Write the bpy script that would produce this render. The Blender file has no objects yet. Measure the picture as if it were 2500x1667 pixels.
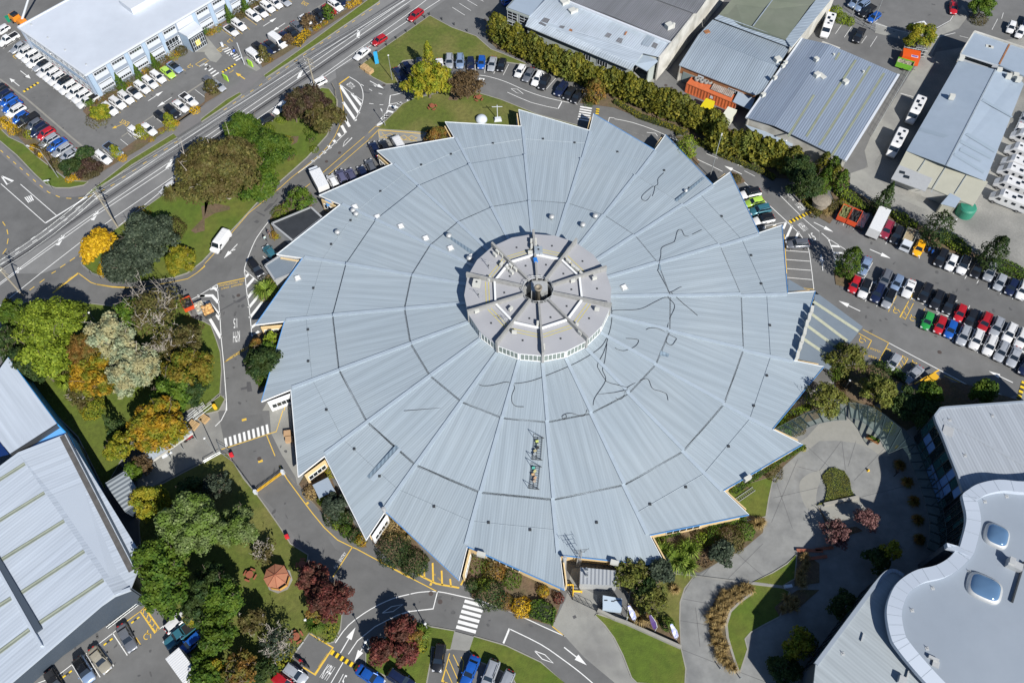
import bpy, bmesh, math, random
import numpy as np
from mathutils import Vector, Matrix
from mathutils.geometry import tessellate_polygon
random.seed(7); RNG = np.random.default_rng(7)
SC = bpy.context.scene; COL = SC.collection
PI = math.pi; R = math.radians
# ---------------------------------------------------------------- camera
FPX, PITCH, ROLL, CAMZ = 2059.3, 1.0197, -0.0244, 134.33   # focal length in photo pixels, pitch down, roll, height (m)
cp, sp = math.cos(PITCH), math.sin(PITCH); cr, sr = math.cos(ROLL), math.sin(ROLL)
FW = Vector((0, cp, -sp)); RT = Vector((1, 0, 0)); UP = Vector((0, sp, cp))
EX = RT*cr + UP*sr; EY = -RT*sr + UP*cr
cam_d = bpy.data.cameras.new('camera'); cam = bpy.data.objects.new('camera', cam_d); COL.objects.link(cam)
M = Matrix.Identity(4)
for i in range(3): M[i][0] = EX[i]; M[i][1] = EY[i]; M[i][2] = -FW[i]
M[2][3] = CAMZ; cam.matrix_world = M
cam_d.sensor_width = 36; cam_d.lens = 36*FPX/2500; cam_d.clip_start = 1; cam_d.clip_end = 6000
SC.camera = cam
# ---------------------------------------------------------------- light
W_ = bpy.data.worlds.new('World'); SC.world = W_; W_.use_nodes = True
nt = W_.node_tree; bg = nt.nodes['Background']; sky = nt.nodes.new('ShaderNodeTexSky'); sky.sky_type = 'NISHITA'
SUN_EL, SUN_AZ = 39.5, 300.0     # elevation and mathematical azimuth (from +X) of the sun
sky.sun_disc = False; sky.sun_elevation = R(SUN_EL); sky.sun_rotation = R(90-SUN_AZ)
nt.links.new(sky.outputs[0], bg.inputs[0]); bg.inputs[1].default_value = 0.068; sky.air_density = .9; sky.dust_density = .2; sky.ozone_density = 4.5
sd = bpy.data.lights.new('sun', 'SUN'); sd.energy = 5.0; sd.angle = R(0.55); sd.color = (1, 0.965, 0.905)
so = bpy.data.objects.new('sun', sd); COL.objects.link(so)
ld = Vector((-math.cos(R(SUN_AZ))*math.cos(R(SUN_EL)), -math.sin(R(SUN_AZ))*math.cos(R(SUN_EL)), -math.sin(R(SUN_EL))))
so.rotation_euler = ld.to_track_quat('-Z', 'Y').to_euler(); so.location = (60, -60, 200)
SC.view_settings.view_transform = 'Standard'; SC.view_settings.look = 'None'
SC.view_settings.exposure = 0.40; SC.view_settings.gamma = 1
# ---------------------------------------------------------------- survey: photo point -> world point on a level
def W(px, py, z=0.0):
    u, v = px-1250.0, py-833.5
    d = EX*u - EY*v + FW*FPX
    t = (z-CAMZ)/d.z
    return Vector((d.x*t, d.y*t, z))
def S(code, x, y):
    if code == 'D': return x*1.06293, y*1.06293
    if code[0] == 'P':
        if code == 'P': return x, y
        a, b, s = ZO[code]; return a+x/s, b+y/s
    c, r = int(code[0]), int(code[1])
    return c*500+x/4.694, (r*334 if r < 4 else 1333)+y/4.694
ZO = {'Pa': (800, 170, 13.067), 'Pb': (1880, 450, 13.067), 'Pc': (130, 665, 13.067), 'Pd': (480, 660, 13.067), 'Pe': (2080, 780, 7.467),
      'Pf': (740, 1540, 7.467), 'Pg': (1000, 1370, 7.467), 'Ph': (1480, 1440, 7.467), 'Pi': (1120, 570, 3.537), 'Pj': (1960, 930, 4.793),
      'Pk': (900, 240, 4.48), 'Pl': (420, 0, 4.48), 'Pm': (1380, 1350, 7.467), 'Pn': (330, 990, 5.843), 'Po': (2150, 0, 3.84), 'Pq': (1980, 470, 4.48)}
def G(spec, z=0.0):
    """'20 x,y x,y[,z] 10 x,y' -> world points; a bare token switches the survey sheet"""
    code = None; out = []
    for t in spec.split():
        if ',' in t:
            q = [float(k) for k in t.split(',')]
            px, py = S(code, q[0], q[1]); out.append(W(px, py, q[2] if len(q) > 2 else z))
        else: code = t
    return out
def mpp(v):   # metres per photo pixel at a world point
    return (v-Vector((0, 0, CAMZ))).dot(FW)/FPX
def smooth(p, n=4, closed=False):
    out = []; m = len(p); rng = range(m if closed else m-1)
    for i in rng:
        a = p[(i-1) % m] if closed or i > 0 else p[i]; b = p[i]; c = p[(i+1) % m]; d = p[(i+2) % m] if closed or i+2 < m else c
        for k in range(n):
            t = k/n
            out.append(0.5*((2*b)+(c-a)*t+(2*a-5*b+4*c-d)*t*t+(3*b-a-3*c+d)*t**3))
    if not closed: out.append(p[-1].copy())
    return out
# ---------------------------------------------------------------- materials
MATS = {}
def nd(t, ty, **k):
    n = t.nodes.new(ty)
    for a, b in k.items(): setattr(n, a, b)
    return n
def mat(name, col, rough=0.8, metal=0.0, var=0.0, scale=1.0, col2=None, spec=0.5, rib=0, ribs=0.25, patch=None, pscale=0.1, detail=4, bump=0, coord='Object', objvar=0, emit=None):
    """rib: strength of the bump of corrugation running along UV v with pitch ribs (m)"""
    if name in MATS: return MATS[name]
    m = bpy.data.materials.new(name); m.use_nodes = True; t = m.node_tree; b = t.nodes['Principled BSDF']; L = t.links
    b.inputs['Roughness'].default_value = rough; b.inputs['Metallic'].default_value = metal
    b.inputs['Specular IOR Level'].default_value = spec
    c4 = (*col, 1); out = None
    rgb = nd(t, 'ShaderNodeRGB'); rgb.outputs[0].default_value = c4; out = rgb.outputs[0]
    tc = nd(t, 'ShaderNodeTexCoord')
    def mixc(a, bcol, fac):
        x = nd(t, 'ShaderNodeMix', data_type='RGBA'); L.new(fac, x.inputs[0]); L.new(a, x.inputs[6])
        if isinstance(bcol, tuple): x.inputs[7].default_value = (*bcol, 1)
        else: L.new(bcol, x.inputs[7])
        return x.outputs[2]
    def ramp(o, lo, hi):
        x = nd(t, 'ShaderNodeMapRange'); L.new(o, x.inputs[0]); x.inputs[1].default_value = lo; x.inputs[2].default_value = hi; return x.outputs[0]
    if patch:
        n = nd(t, 'ShaderNodeTexNoise'); n.inputs['Scale'].default_value = pscale; n.inputs['Detail'].default_value = 5; L.new(tc.outputs[coord], n.inputs[0])
        out = mixc(out, patch, ramp(n.outputs[0], 0.42, 0.66))
    if var:
        n = nd(t, 'ShaderNodeTexNoise'); n.inputs['Scale'].default_value = scale; n.inputs['Detail'].default_value = detail; n.inputs['Roughness'].default_value = .65
        L.new(tc.outputs[coord], n.inputs[0])
        h = nd(t, 'ShaderNodeHueSaturation'); L.new(out, h.inputs['Color'])
        mr = nd(t, 'ShaderNodeMapRange'); L.new(n.outputs[0], mr.inputs[0]); mr.inputs[1].default_value = .25; mr.inputs[2].default_value = .75
        mr.inputs[3].default_value = 1-var; mr.inputs[4].default_value = 1+var; L.new(mr.outputs[0], h.inputs['Value']); out = h.outputs[0]
    if objvar:
        oi = nd(t, 'ShaderNodeObjectInfo'); h = nd(t, 'ShaderNodeHueSaturation'); L.new(out, h.inputs['Color'])
        mr = nd(t, 'ShaderNodeMapRange'); L.new(oi.outputs['Random'], mr.inputs[0]); mr.inputs[3].default_value = 1-objvar; mr.inputs[4].default_value = 1+objvar
        L.new(mr.outputs[0], h.inputs['Value']); out = h.outputs[0]
    if rib:
        uv = nd(t, 'ShaderNodeUVMap'); sx = nd(t, 'ShaderNodeSeparateXYZ'); L.new(uv.outputs[0], sx.inputs[0])
        mu = nd(t, 'ShaderNodeMath', operation='MULTIPLY'); L.new(sx.outputs[0], mu.inputs[0]); mu.inputs[1].default_value = 2*PI/ribs
        si = nd(t, 'ShaderNodeMath', operation='SINE'); L.new(mu.outputs[0], si.inputs[0])
        bp = nd(t, 'ShaderNodeBump'); bp.inputs['Strength'].default_value = min(1, rib); bp.inputs['Distance'].default_value = 0.05*rib; L.new(si.outputs[0], bp.inputs['Height']); L.new(bp.outputs[0], b.inputs['Normal'])
        # sheet-to-sheet tone, sheets 0.76 m wide, and faint streaks running down the fall
        mp = nd(t, 'ShaderNodeMapping'); L.new(uv.outputs[0], mp.inputs[0]); mp.inputs['Scale'].default_value = (1.3, 0.05, 1)
        n = nd(t, 'ShaderNodeTexNoise'); n.inputs['Scale'].default_value = 1; n.inputs['Detail'].default_value = 6; L.new(mp.outputs[0], n.inputs[0])
        h = nd(t, 'ShaderNodeHueSaturation'); L.new(out, h.inputs['Color']); mr = nd(t, 'ShaderNodeMapRange'); L.new(n.outputs[0], mr.inputs[0]); mr.inputs[1].default_value = .3; mr.inputs[2].default_value = .7
        mr.inputs[3].default_value = .88; mr.inputs[4].default_value = 1.12; L.new(mr.outputs[0], h.inputs['Value']); out = h.outputs[0]
    if bump and not rib:
        n = nd(t, 'ShaderNodeTexNoise'); n.inputs['Scale'].default_value = bump; n.inputs['Detail'].default_value = 3; L.new(tc.outputs[coord], n.inputs[0])
        bp = nd(t, 'ShaderNodeBump'); bp.inputs['Strength'].default_value = .6; bp.inputs['Distance'].default_value = .1; L.new(n.outputs[0], bp.inputs['Height']); L.new(bp.outputs[0], b.inputs['Normal'])
    L.new(out, b.inputs['Base Color'])
    MATS[name] = m; return m
def leafmat(name, col, col2, tip=None, big=None):
    if name in MATS: return MATS[name]
    m = bpy.data.materials.new(name); m.use_nodes = True; t = m.node_tree; b = t.nodes['Principled BSDF']; L = t.links
    b.inputs['Roughness'].default_value = .65; b.inputs['Specular IOR Level'].default_value = .25
    g = nd(t, 'ShaderNodeNewGeometry'); cr_ = nd(t, 'ShaderNodeValToRGB'); e = cr_.color_ramp
    e.elements[0].color = (*[c*.62 for c in col], 1); e.elements[0].position = 0
    e.elements[1].color = (*(tip or [c*1.3 for c in col2]), 1); e.elements[1].position = 1
    x = e.elements.new(.35); x.color = (*col, 1); x = e.elements.new(.8); x.color = (*col2, 1)
    L.new(g.outputs['Random Per Island'], cr_.inputs[0]); out = cr_.outputs[0]
    tc = nd(t, 'ShaderNodeTexCoord'); n = nd(t, 'ShaderNodeTexNoise'); n.inputs['Scale'].default_value = .55; n.inputs['Detail'].default_value = 2
    L.new(tc.outputs['Object'], n.inputs[0]); mr = nd(t, 'ShaderNodeMapRange'); L.new(n.outputs[0], mr.inputs[0]); mr.inputs[1].default_value = .42; mr.inputs[2].default_value = .6
    if big:
        mx = nd(t, 'ShaderNodeMix', data_type='RGBA'); L.new(mr.outputs[0], mx.inputs[0]); L.new(out, mx.inputs[6]); mx.inputs[7].default_value = (*big, 1); out = mx.outputs[2]
    oi = nd(t, 'ShaderNodeObjectInfo'); h = nd(t, 'ShaderNodeHueSaturation'); L.new(out, h.inputs['Color'])
    mr = nd(t, 'ShaderNodeMapRange'); L.new(oi.outputs['Random'], mr.inputs[0]); mr.inputs[3].default_value = .85; mr.inputs[4].default_value = 1.15
    L.new(mr.outputs[0], h.inputs['Value']); L.new(h.outputs[0], b.inputs['Base Color'])
    tr = nd(t, 'ShaderNodeBsdfTranslucent'); L.new(h.outputs[0], tr.inputs[0]); mx = nd(t, 'ShaderNodeMixShader'); mx.inputs[0].default_value = .3; L.new(b.outputs[0], mx.inputs[1]); L.new(tr.outputs[0], mx.inputs[2]); L.new(mx.outputs[0], t.nodes['Material Output'].inputs[0])
    MATS[name] = m; return m
def paint(name, col, rough=.3, metal=0.0):
    if name in MATS: return MATS[name]
    m = mat(name, col, rough, metal, objvar=.14); m.node_tree.nodes['Principled BSDF'].inputs['Coat Weight'].default_value = .5
    m.node_tree.nodes['Principled BSDF'].inputs['Coat Roughness'].default_value = .08
    return m
# ---------------------------------------------------------------- mesh building
class MB:
    def __init__(s): s.v = []; s.f = []; s.uv = {}; s.mi = []
    def face(s, pts, uv=None):
        n = len(s.v); s.v += [tuple(p) for p in pts]; s.f.append(tuple(range(n, n+len(pts))))
        if uv: s.uv[len(s.f)-1] = uv
    def box(s, c, d, rz=0, taper=1.0):
        """box with centre of its base c, size d"""
        ca, sa = math.cos(rz), math.sin(rz); p = []
        for z, k in ((0, 1), (d[2], taper)):
            for x, y in ((-1, -1), (1, -1), (1, 1), (-1, 1)):
                X, Y = x*d[0]/2*k, y*d[1]/2*k; p.append((c[0]+X*ca-Y*sa, c[1]+X*sa+Y*ca, c[2]+z))
        n = len(s.v); s.v += p
        for q in ((3, 2, 1, 0), (4, 5, 6, 7), (0, 1, 5, 4), (1, 2, 6, 5), (2, 3, 7, 6), (3, 0, 4, 7)): s.f.append(tuple(n+i for i in q))
        return s
    def tube(s, pts, r, k=6, r2=None, cap=True):
        pts = [Vector(p) for p in pts]; n0 = len(s.v); m = len(pts); r2 = r if r2 is None else r2
        for i, p in enumerate(pts):
            d = (pts[min(i+1, m-1)]-pts[max(i-1, 0)]).normalized()
            a = d.orthogonal().normalized() if abs(d.z) > .9 else d.cross(Vector((0, 0, 1))).normalized(); b = d.cross(a)
            q = r+(r2-r)*i/max(1, m-1)
            for j in range(k):
                w = 2*PI*j/k; s.v.append(tuple(p+a*math.cos(w)*q+b*math.sin(w)*q))
        for i in range(m-1):
            for j in range(k): s.f.append((n0+i*k+j, n0+i*k+(j+1) % k, n0+(i+1)*k+(j+1) % k, n0+(i+1)*k+j))
        if cap: s.f.append(tuple(n0+j for j in range(k))[::-1]); s.f.append(tuple(n0+(m-1)*k+j for j in range(k)))
        return s
    def lathe(s, c, prof, k=16):
        n0 = len(s.v)
        for r, z in prof:
            for j in range(k): s.v.append((c[0]+r*math.cos(2*PI*j/k), c[1]+r*math.sin(2*PI*j/k), c[2]+z))
        for i in range(len(prof)-1):
            for j in range(k): s.f.append((n0+i*k+j, n0+i*k+(j+1) % k, n0+(i+1)*k+(j+1) % k, n0+(i+1)*k+j))
        s.f.append(tuple(n0+j for j in range(k))[::-1]); s.f.append(tuple(n0+(len(prof)-1)*k+j for j in range(k)))
        return s
    def beam(s, a, b, w, h):
        """box beam from a to b (tops), width w, depth h below"""
        a = Vector(a); b = Vector(b); d = (b-a).normalized(); n = Vector((-d.y, d.x, 0)).normalized()*w/2; dn = Vector((0, 0, -h))
        p = [a-n, a+n, b+n, b-n]; n0 = len(s.v); s.v += [tuple(x+dn) for x in p]+[tuple(x) for x in p]
        for q in ((0, 1, 2, 3), (7, 6, 5, 4), (0, 4, 5, 1), (1, 5, 6, 2), (2, 6, 7, 3), (3, 7, 4, 0)): s.f.append(tuple(n0+i for i in q))
        return s
    def prism(s, pts, z0, z1):
        """pts polygon; z0/z1 floats or None to use the points' own z; handles concave outlines"""
        n0 = len(s.v); m = len(pts)
        lo = [Vector((p.x, p.y, z0)) for p in pts]; hi = [Vector((p.x, p.y, p.z if z1 is None else z1)) for p in pts]
        s.v += [tuple(x) for x in lo]+[tuple(x) for x in hi]
        tri = tessellate_polygon([[Vector((p.x, p.y, 0)) for p in pts]])
        for t in tri:
            a, b, c = [pts[i] for i in t]
            if (b.x-a.x)*(c.y-a.y)-(b.y-a.y)*(c.x-a.x) < 0: t = t[::-1]
            s.f.append(tuple(n0+m+i for i in t)); s.f.append(tuple(n0+i for i in t[::-1]))
        ar = sum(pts[i].x*pts[(i+1) % m].y-pts[(i+1) % m].x*pts[i].y for i in range(m))
        for i in range(m):
            j = (i+1) % m; q = (n0+i, n0+j, n0+m+j, n0+m+i); s.f.append(q if ar > 0 else q[::-1])
        return s
    def sheet(s, pts, z=None):
        n0 = len(s.v); s.v += [(p.x, p.y, p.z if z is None else z) for p in pts]
        for t in tessellate_polygon([[Vector((p.x, p.y, 0)) for p in pts]]):
            a, b, c = [pts[i] for i in t]
            if (b.x-a.x)*(c.y-a.y)-(b.y-a.y)*(c.x-a.x) < 0: t = t[::-1]
            s.f.append(tuple(n0+i for i in t))
        return s
    def strip(s, pts, w, z=None):
        """flat ribbon of width w along pts"""
        m = len(pts)
        if m < 2: return s
        L_, R_ = [], []
        for i, p in enumerate(pts):
            d = (pts[min(i+1, m-1)]-pts[max(i-1, 0)]); d.z = 0; d.normalize(); n = Vector((-d.y, d.x, 0))
            k = w/2
            if 0 < i < m-1:
                d1 = (pts[i+1]-p); d1.z = 0; d1.normalize(); k = min(w, k/max(.35, abs(d1.dot(d))))
            z_ = p.z if z is None else z
            L_.append((p.x+n.x*k, p.y+n.y*k, z_)); R_.append((p.x-n.x*k, p.y-n.y*k, z_))
        for i in range(m-1): s.face([R_[i], R_[i+1], L_[i+1], L_[i]])
        return s
    def mesh(s, name):
        me = bpy.data.meshes.new(name); me.from_pydata(s.v, [], s.f)
        if s.uv:
            ul = me.uv_layers.new(name='UVMap')
            for fi, uvs in s.uv.items():
                p = me.polygons[fi]
                for k, li in enumerate(p.loop_indices): ul.data[li].uv = uvs[k]
        return me
    def build(s, name, m, parent=None, smooth=False, **tags):
        me = s.mesh(name)
        if m: me.materials.append(m)
        if smooth:
            for p in me.polygons: p.use_smooth = True
        return obj(name, me, parent, **tags)
def obj(name, me, parent=None, **tags):
    o = bpy.data.objects.new(name, me); COL.objects.link(o)
    if parent: o.parent = parent
    tag(o, **tags); return o
def tag(o, label=None, cat=None, group=None, kind=None):
    if label: o['label'] = label
    if cat: o['category'] = cat
    if group: o['group'] = group
    if kind: o['kind'] = kind
    return o
def empty(name, loc=(0, 0, 0), rz=0, **tags):
    o = bpy.data.objects.new(name, None); COL.objects.link(o); o.location = loc; o.rotation_euler = (0, 0, rz); o.empty_display_size = .5
    return tag(o, **tags)
def copy_tree(o, parent=None):
    c = o.copy(); COL.objects.link(c); c.parent = parent
    for ch in o.children: copy_tree(ch, c)
    return c
def local(o, kids_bm=None): pass
ORD = ['first', 'second', 'third', 'fourth', 'fifth', 'sixth', 'seventh', 'eighth', 'ninth', 'tenth', 'eleventh', 'twelfth', 'thirteenth', 'fourteenth', 'fifteenth', 'sixteenth', 'seventeenth', 'eighteenth', 'nineteenth', 'twentieth',
       'twenty-first', 'twenty-second', 'twenty-third', 'twenty-fourth', 'twenty-fifth', 'twenty-sixth', 'twenty-seventh', 'twenty-eighth', 'twenty-ninth', 'thirtieth', 'thirty-first', 'thirty-second', 'thirty-third', 'thirty-fourth', 'thirty-fifth', 'thirty-sixth', 'thirty-seventh', 'thirty-eighth', 'thirty-ninth', 'fortieth',
       'forty-first', 'forty-second', 'forty-third', 'forty-fourth', 'forty-fifth', 'forty-sixth', 'forty-seventh', 'forty-eighth', 'forty-ninth', 'fiftieth', 'fifty-first', 'fifty-second', 'fifty-third', 'fifty-fourth', 'fifty-fifth', 'fifty-sixth', 'fifty-seventh', 'fifty-eighth', 'fifty-ninth', 'sixtieth']
# ================================================================ GROUND, ROADS, LAWNS, MARKINGS
M_asph = mat('asphalt', (.142, .142, .14), .92, var=.15, scale=.35, patch=(.112, .112, .111), pscale=.06, detail=8)
M_road = mat('road asphalt', (.185, .185, .182), .9, var=.14, scale=.25, patch=(.15, .15, .15), pscale=.08, detail=8)
M_dark = mat('dark asphalt', (.128, .128, .126), .92, var=.15, patch=(.108, .108, .107), pscale=.09, scale=.4, detail=8)
M_path = mat('footpath', (.155, .15, .15), .92, var=.08, scale=.5)
M_conc = mat('concrete', (.27, .268, .245), .9, var=.12, scale=.5, patch=(.19, .188, .178), pscale=.12, detail=7)
M_plaza = mat('plaza concrete', (.225, .228, .22), .88, var=.14, scale=.9, patch=(.165, .168, .165), pscale=.22, detail=8)
M_plaza2 = mat('pale plaza concrete', (.255, .252, .228), .88, var=.08, scale=.8)
M_grav = mat('gravel', (.26, .255, .235), .95, var=.2, scale=3, patch=(.16, .16, .15), pscale=.1, detail=9)
M_grass = mat('grass', (.085, .118, .012), .95, var=.3, scale=1.2, patch=(.095, .115, .016), pscale=.13, detail=8, bump=6)
M_dry = mat('dry grass', (.085, .11, .015), .95, var=.3, scale=1.2, patch=(.14, .135, .035), pscale=.13, detail=8, bump=6)
M_lush = mat('lush grass', (.075, .115, .01), .95, var=.28, scale=.8, patch=(.11, .125, .018), pscale=.14, detail=8, bump=6)
M_bark = mat('bark mulch', (.13, .088, .055), .98, var=.35, scale=2.5, patch=(.1, .085, .04), pscale=.3, detail=9, bump=5)
M_kerb = mat('kerb concrete', (.27, .26, .23), .9, var=.12, scale=.8)
M_wline = mat('white marking paint', (.72, .72, .7), .7, var=.12, scale=1.5)
M_yline = mat('yellow marking paint', (.66, .43, .06), .7, var=.14, scale=1.5)
M_tyre = mat('tyre mark', (.112, .112, .114), .9, var=.2, scale=.6)
g = MB(); g.face([(-1600, -1500, 0), (1600, -1500, 0), (1600, 2600, 0), (-1600, 2600, 0)]); g.build('ground', M_asph, kind='structure')
def area(name, spec, z, m, sm=0, kerb=0, raise_=0, kw=.16, kz=.12):
    p = G(spec) if isinstance(spec, str) else spec
    if sm: p = smooth(p, sm, True)
    b = MB(); b.sheet(p, z+raise_); o = b.build(name, m, kind='structure')
    if kerb:
        k = MB(); q = p+[p[0], p[1]]; pts = [x.copy() for x in q]
        n = len(p); cx = sum((x for x in p), Vector())/n
        ar = sum(p[i].x*p[(i+1) % n].y-p[(i+1) % n].x*p[i].y for i in range(n)); sg = 1 if ar > 0 else -1
        inn, outp = [], []
        for i in range(n):
            d = (p[(i+1) % n]-p[i-1]); d.z = 0; d.normalize(); nn = Vector((-d.y, d.x, 0))*sg
            inn.append(p[i]+nn*0.02); outp.append(p[i]-nn*kw)
        for i in range(n):
            j = (i+1) % n; a, c, d_, e = inn[i], inn[j], outp[j], outp[i]; f = lambda v, zz: (v.x, v.y, zz)
            k.face([f(e, kz), f(d_, kz), f(c, kz), f(a, kz)] if sg > 0 else [f(a, kz), f(c, kz), f(d_, kz), f(e, kz)])
            k.face([f(e, 0), f(d_, 0), f(d_, kz), f(e, kz)]); k.face([f(a, kz), f(c, kz), f(c, 0), f(a, 0)])
        k.build('kerb', M_kerb, kind='structure')
    return o
# main road with its kerb lines and tyre bands
area('main_road', '10 2100,-60 1300,450 650,945 0,1385 01 1900,110 1180,640 400,1150 -300,1620 -900,2080 -300,2600 -100,1568 600,1568 920,1340 1700,790 10 560,1470 1340,1010 2347,295 20 350,45 900,-330 -100,-500', .006, M_road)
area('side_road', '01 -400,-160 0,130 300,400 560,640 700,700 1100,645 400,1150 -300,1620 -900,1000', .004, M_dark)
for a, b_ in ((('10 2347,65 1600,570 0,1660'), .9), (('10 2347,95 1600,600 0,1690'), .8), (('10 2347,-90 1500,470 100,1395 01 1850,270 600,1110 0,1500'), .8), (('10 2347,-50 1500,520 130,1440 01 1850,300 600,1140 0,1530'), .7)):
    s_ = MB(); s_.strip(G(a), b_, .0105); s_.build('tyre_band', M_tyre, kind='structure')
area('footpath', '10 1900,-10 2000,0 650,890 420,1090 100,1300 0,1360 01 2020,0 1500,280 1010,660 850,690 650,680 560,640 640,592 800,590 1000,530 1330,310 1650,100 1850,0 10 0,1200 300,1020 600,790 880,640 1200,430 1800,30', .008, M_path)
area('footpath', '01 0,60 200,270 420,480 560,620 520,650 380,540 200,370 0,190', .008, M_path)
# loop road surface and service yards
area('loop_road', 'D 770,160 860,115 900,190 860,290 760,390 690,420 560,560 520,640 510,700 520,780 515,960 600,950 620,1000 640,1060 770,1260 940,1350 1100,1380 1300,1460 1420,1568 1560,1640 700,1640 770,1480 790,1400 640,1180 560,1100 520,1040 500,980 510,900 500,790 440,700 300,660 180,640 40,720 0,700 0,660 180,600 400,650 480,600 700,380 770,290 780,230', .010, M_dark)
area('concrete_path', '12 940,1390 720,1460 660,1568 13 740,0 760,260 880,500 1040,760 1060,850 1130,900 1130,760 1050,600 1000,300 990,0 12 980,1400', .016, M_conc)
area('concrete_path', '02 2200,1560 2347,1440 12 90,1430 220,1400 240,1568 13 150,0 215,330 225,430 0,560 03 2347,560 1990,740 1600,950 1560,800 1700,640 1950,400 2250,150', .016, M_conc)
area('concrete_path', '24 1640,905 1790,600 1830,380 1860,260 1950,240 2000,480 2150,560 2150,750 34 0,1070 90,1240 200,1500 260,1568 0,1600 24 2347,1560 2000,1270 1780,1030', .014, M_conc)
area('concrete_path', '24 520,975 735,1035 680,1200 470,1180', .13, M_conc)
area('plaza', 'D 1555,1640 1550,1500 1548,1400 1590,1330 1650,1290 1720,1230 1760,1150 1790,1060 1810,1010 1790,960 1860,900 1960,850 2010,830 2060,900 2200,960 2352,900 2500,1200 2400,1700 1800,1700', .012, M_plaza)
area('plaza', '43 -300,400 -150,310 0,150 150,110 330,95 450,120 600,230 750,420 810,520 700,520 580,430 420,370 200,345 0,350 33 2200,470 2160,420', .020, M_plaza2, sm=0)
area('plaza', '43 -230,860 -150,740 0,680 100,650 60,700 -20,900 -30,1080 60,1090 440,1000 510,1180 420,1260 330,1300 100,1250 -150,1110', .018, M_plaza2, sm=3)
area('paving_band', '34 700,270 900,330 1540,410 1920,455 1920,470 1540,432 900,350 690,290', .145, M_conc)
area('gravel_yard', 'D 1955,440 1990,380 2060,300 2150,120 2500,60 2500,700 2352,655 2250,590 2160,520 2080,480 2000,465', .008, M_grav)
area('concrete_path', '41 560,350 520,160 40 590,1568 1040,850 1240,560 1330,440 1400,400 1290,640 1330,670 900,1450 41 640,290 650,460 780,580 800,640 1000,680 1420,870 1380,900 850,680 350,560 360,420', .012, M_conc)
area('concrete_path', '40 650,250 850,340 1000,380 1330,350 1500,250 1640,60 1720,170 1600,330 1330,430 960,460 640,380', .014, M_conc)
area('concrete_path', '30 225,830 480,880 440,960 380,1020 180,940', .012, M_conc)
area('concrete_path', '10 0,395 200,640 130,720 60,700 0,620 00 2347,600 2200,600 2130,540 2347,380', .012, M_conc)
area('concrete_path', '10 440,660 500,640 640,790 590,820 450,740', .015, M_conc)
area('equipment_yard', '20 740,1285 1070,1300 1060,1430 1130,1440 1130,1380 1065,1375 1060,1440 715,1440', .012, M_conc)
area('delivery_apron', 'Pk 150,315 600,385 700,400 640,500 120,520 100,350', .014, M_conc)
for q in ('43 0,690 250,350', '43 330,640 420,350', '43 400,800 740,440', '43 440,1000 960,870', '43 300,680 260,350', '43 -20,700 -250,640', '33 1820,1000 2347,880', '34 780,600 1100,660', '34 750,850 1070,900', '34 770,1180 1200,1350 1750,1560', '34 1000,350 1250,60', '34 1300,370 1700,-30', '34 1700,340 1300,-10', '43 -130,420 120,650', '34 930,700 980,1150', '33 1800,1280 2100,560', '33 2040,1350 1850,800'): b = MB(); b.strip(G(q), .07, .0225); b.build('paving_joint', M_tyre, kind='structure')
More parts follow.
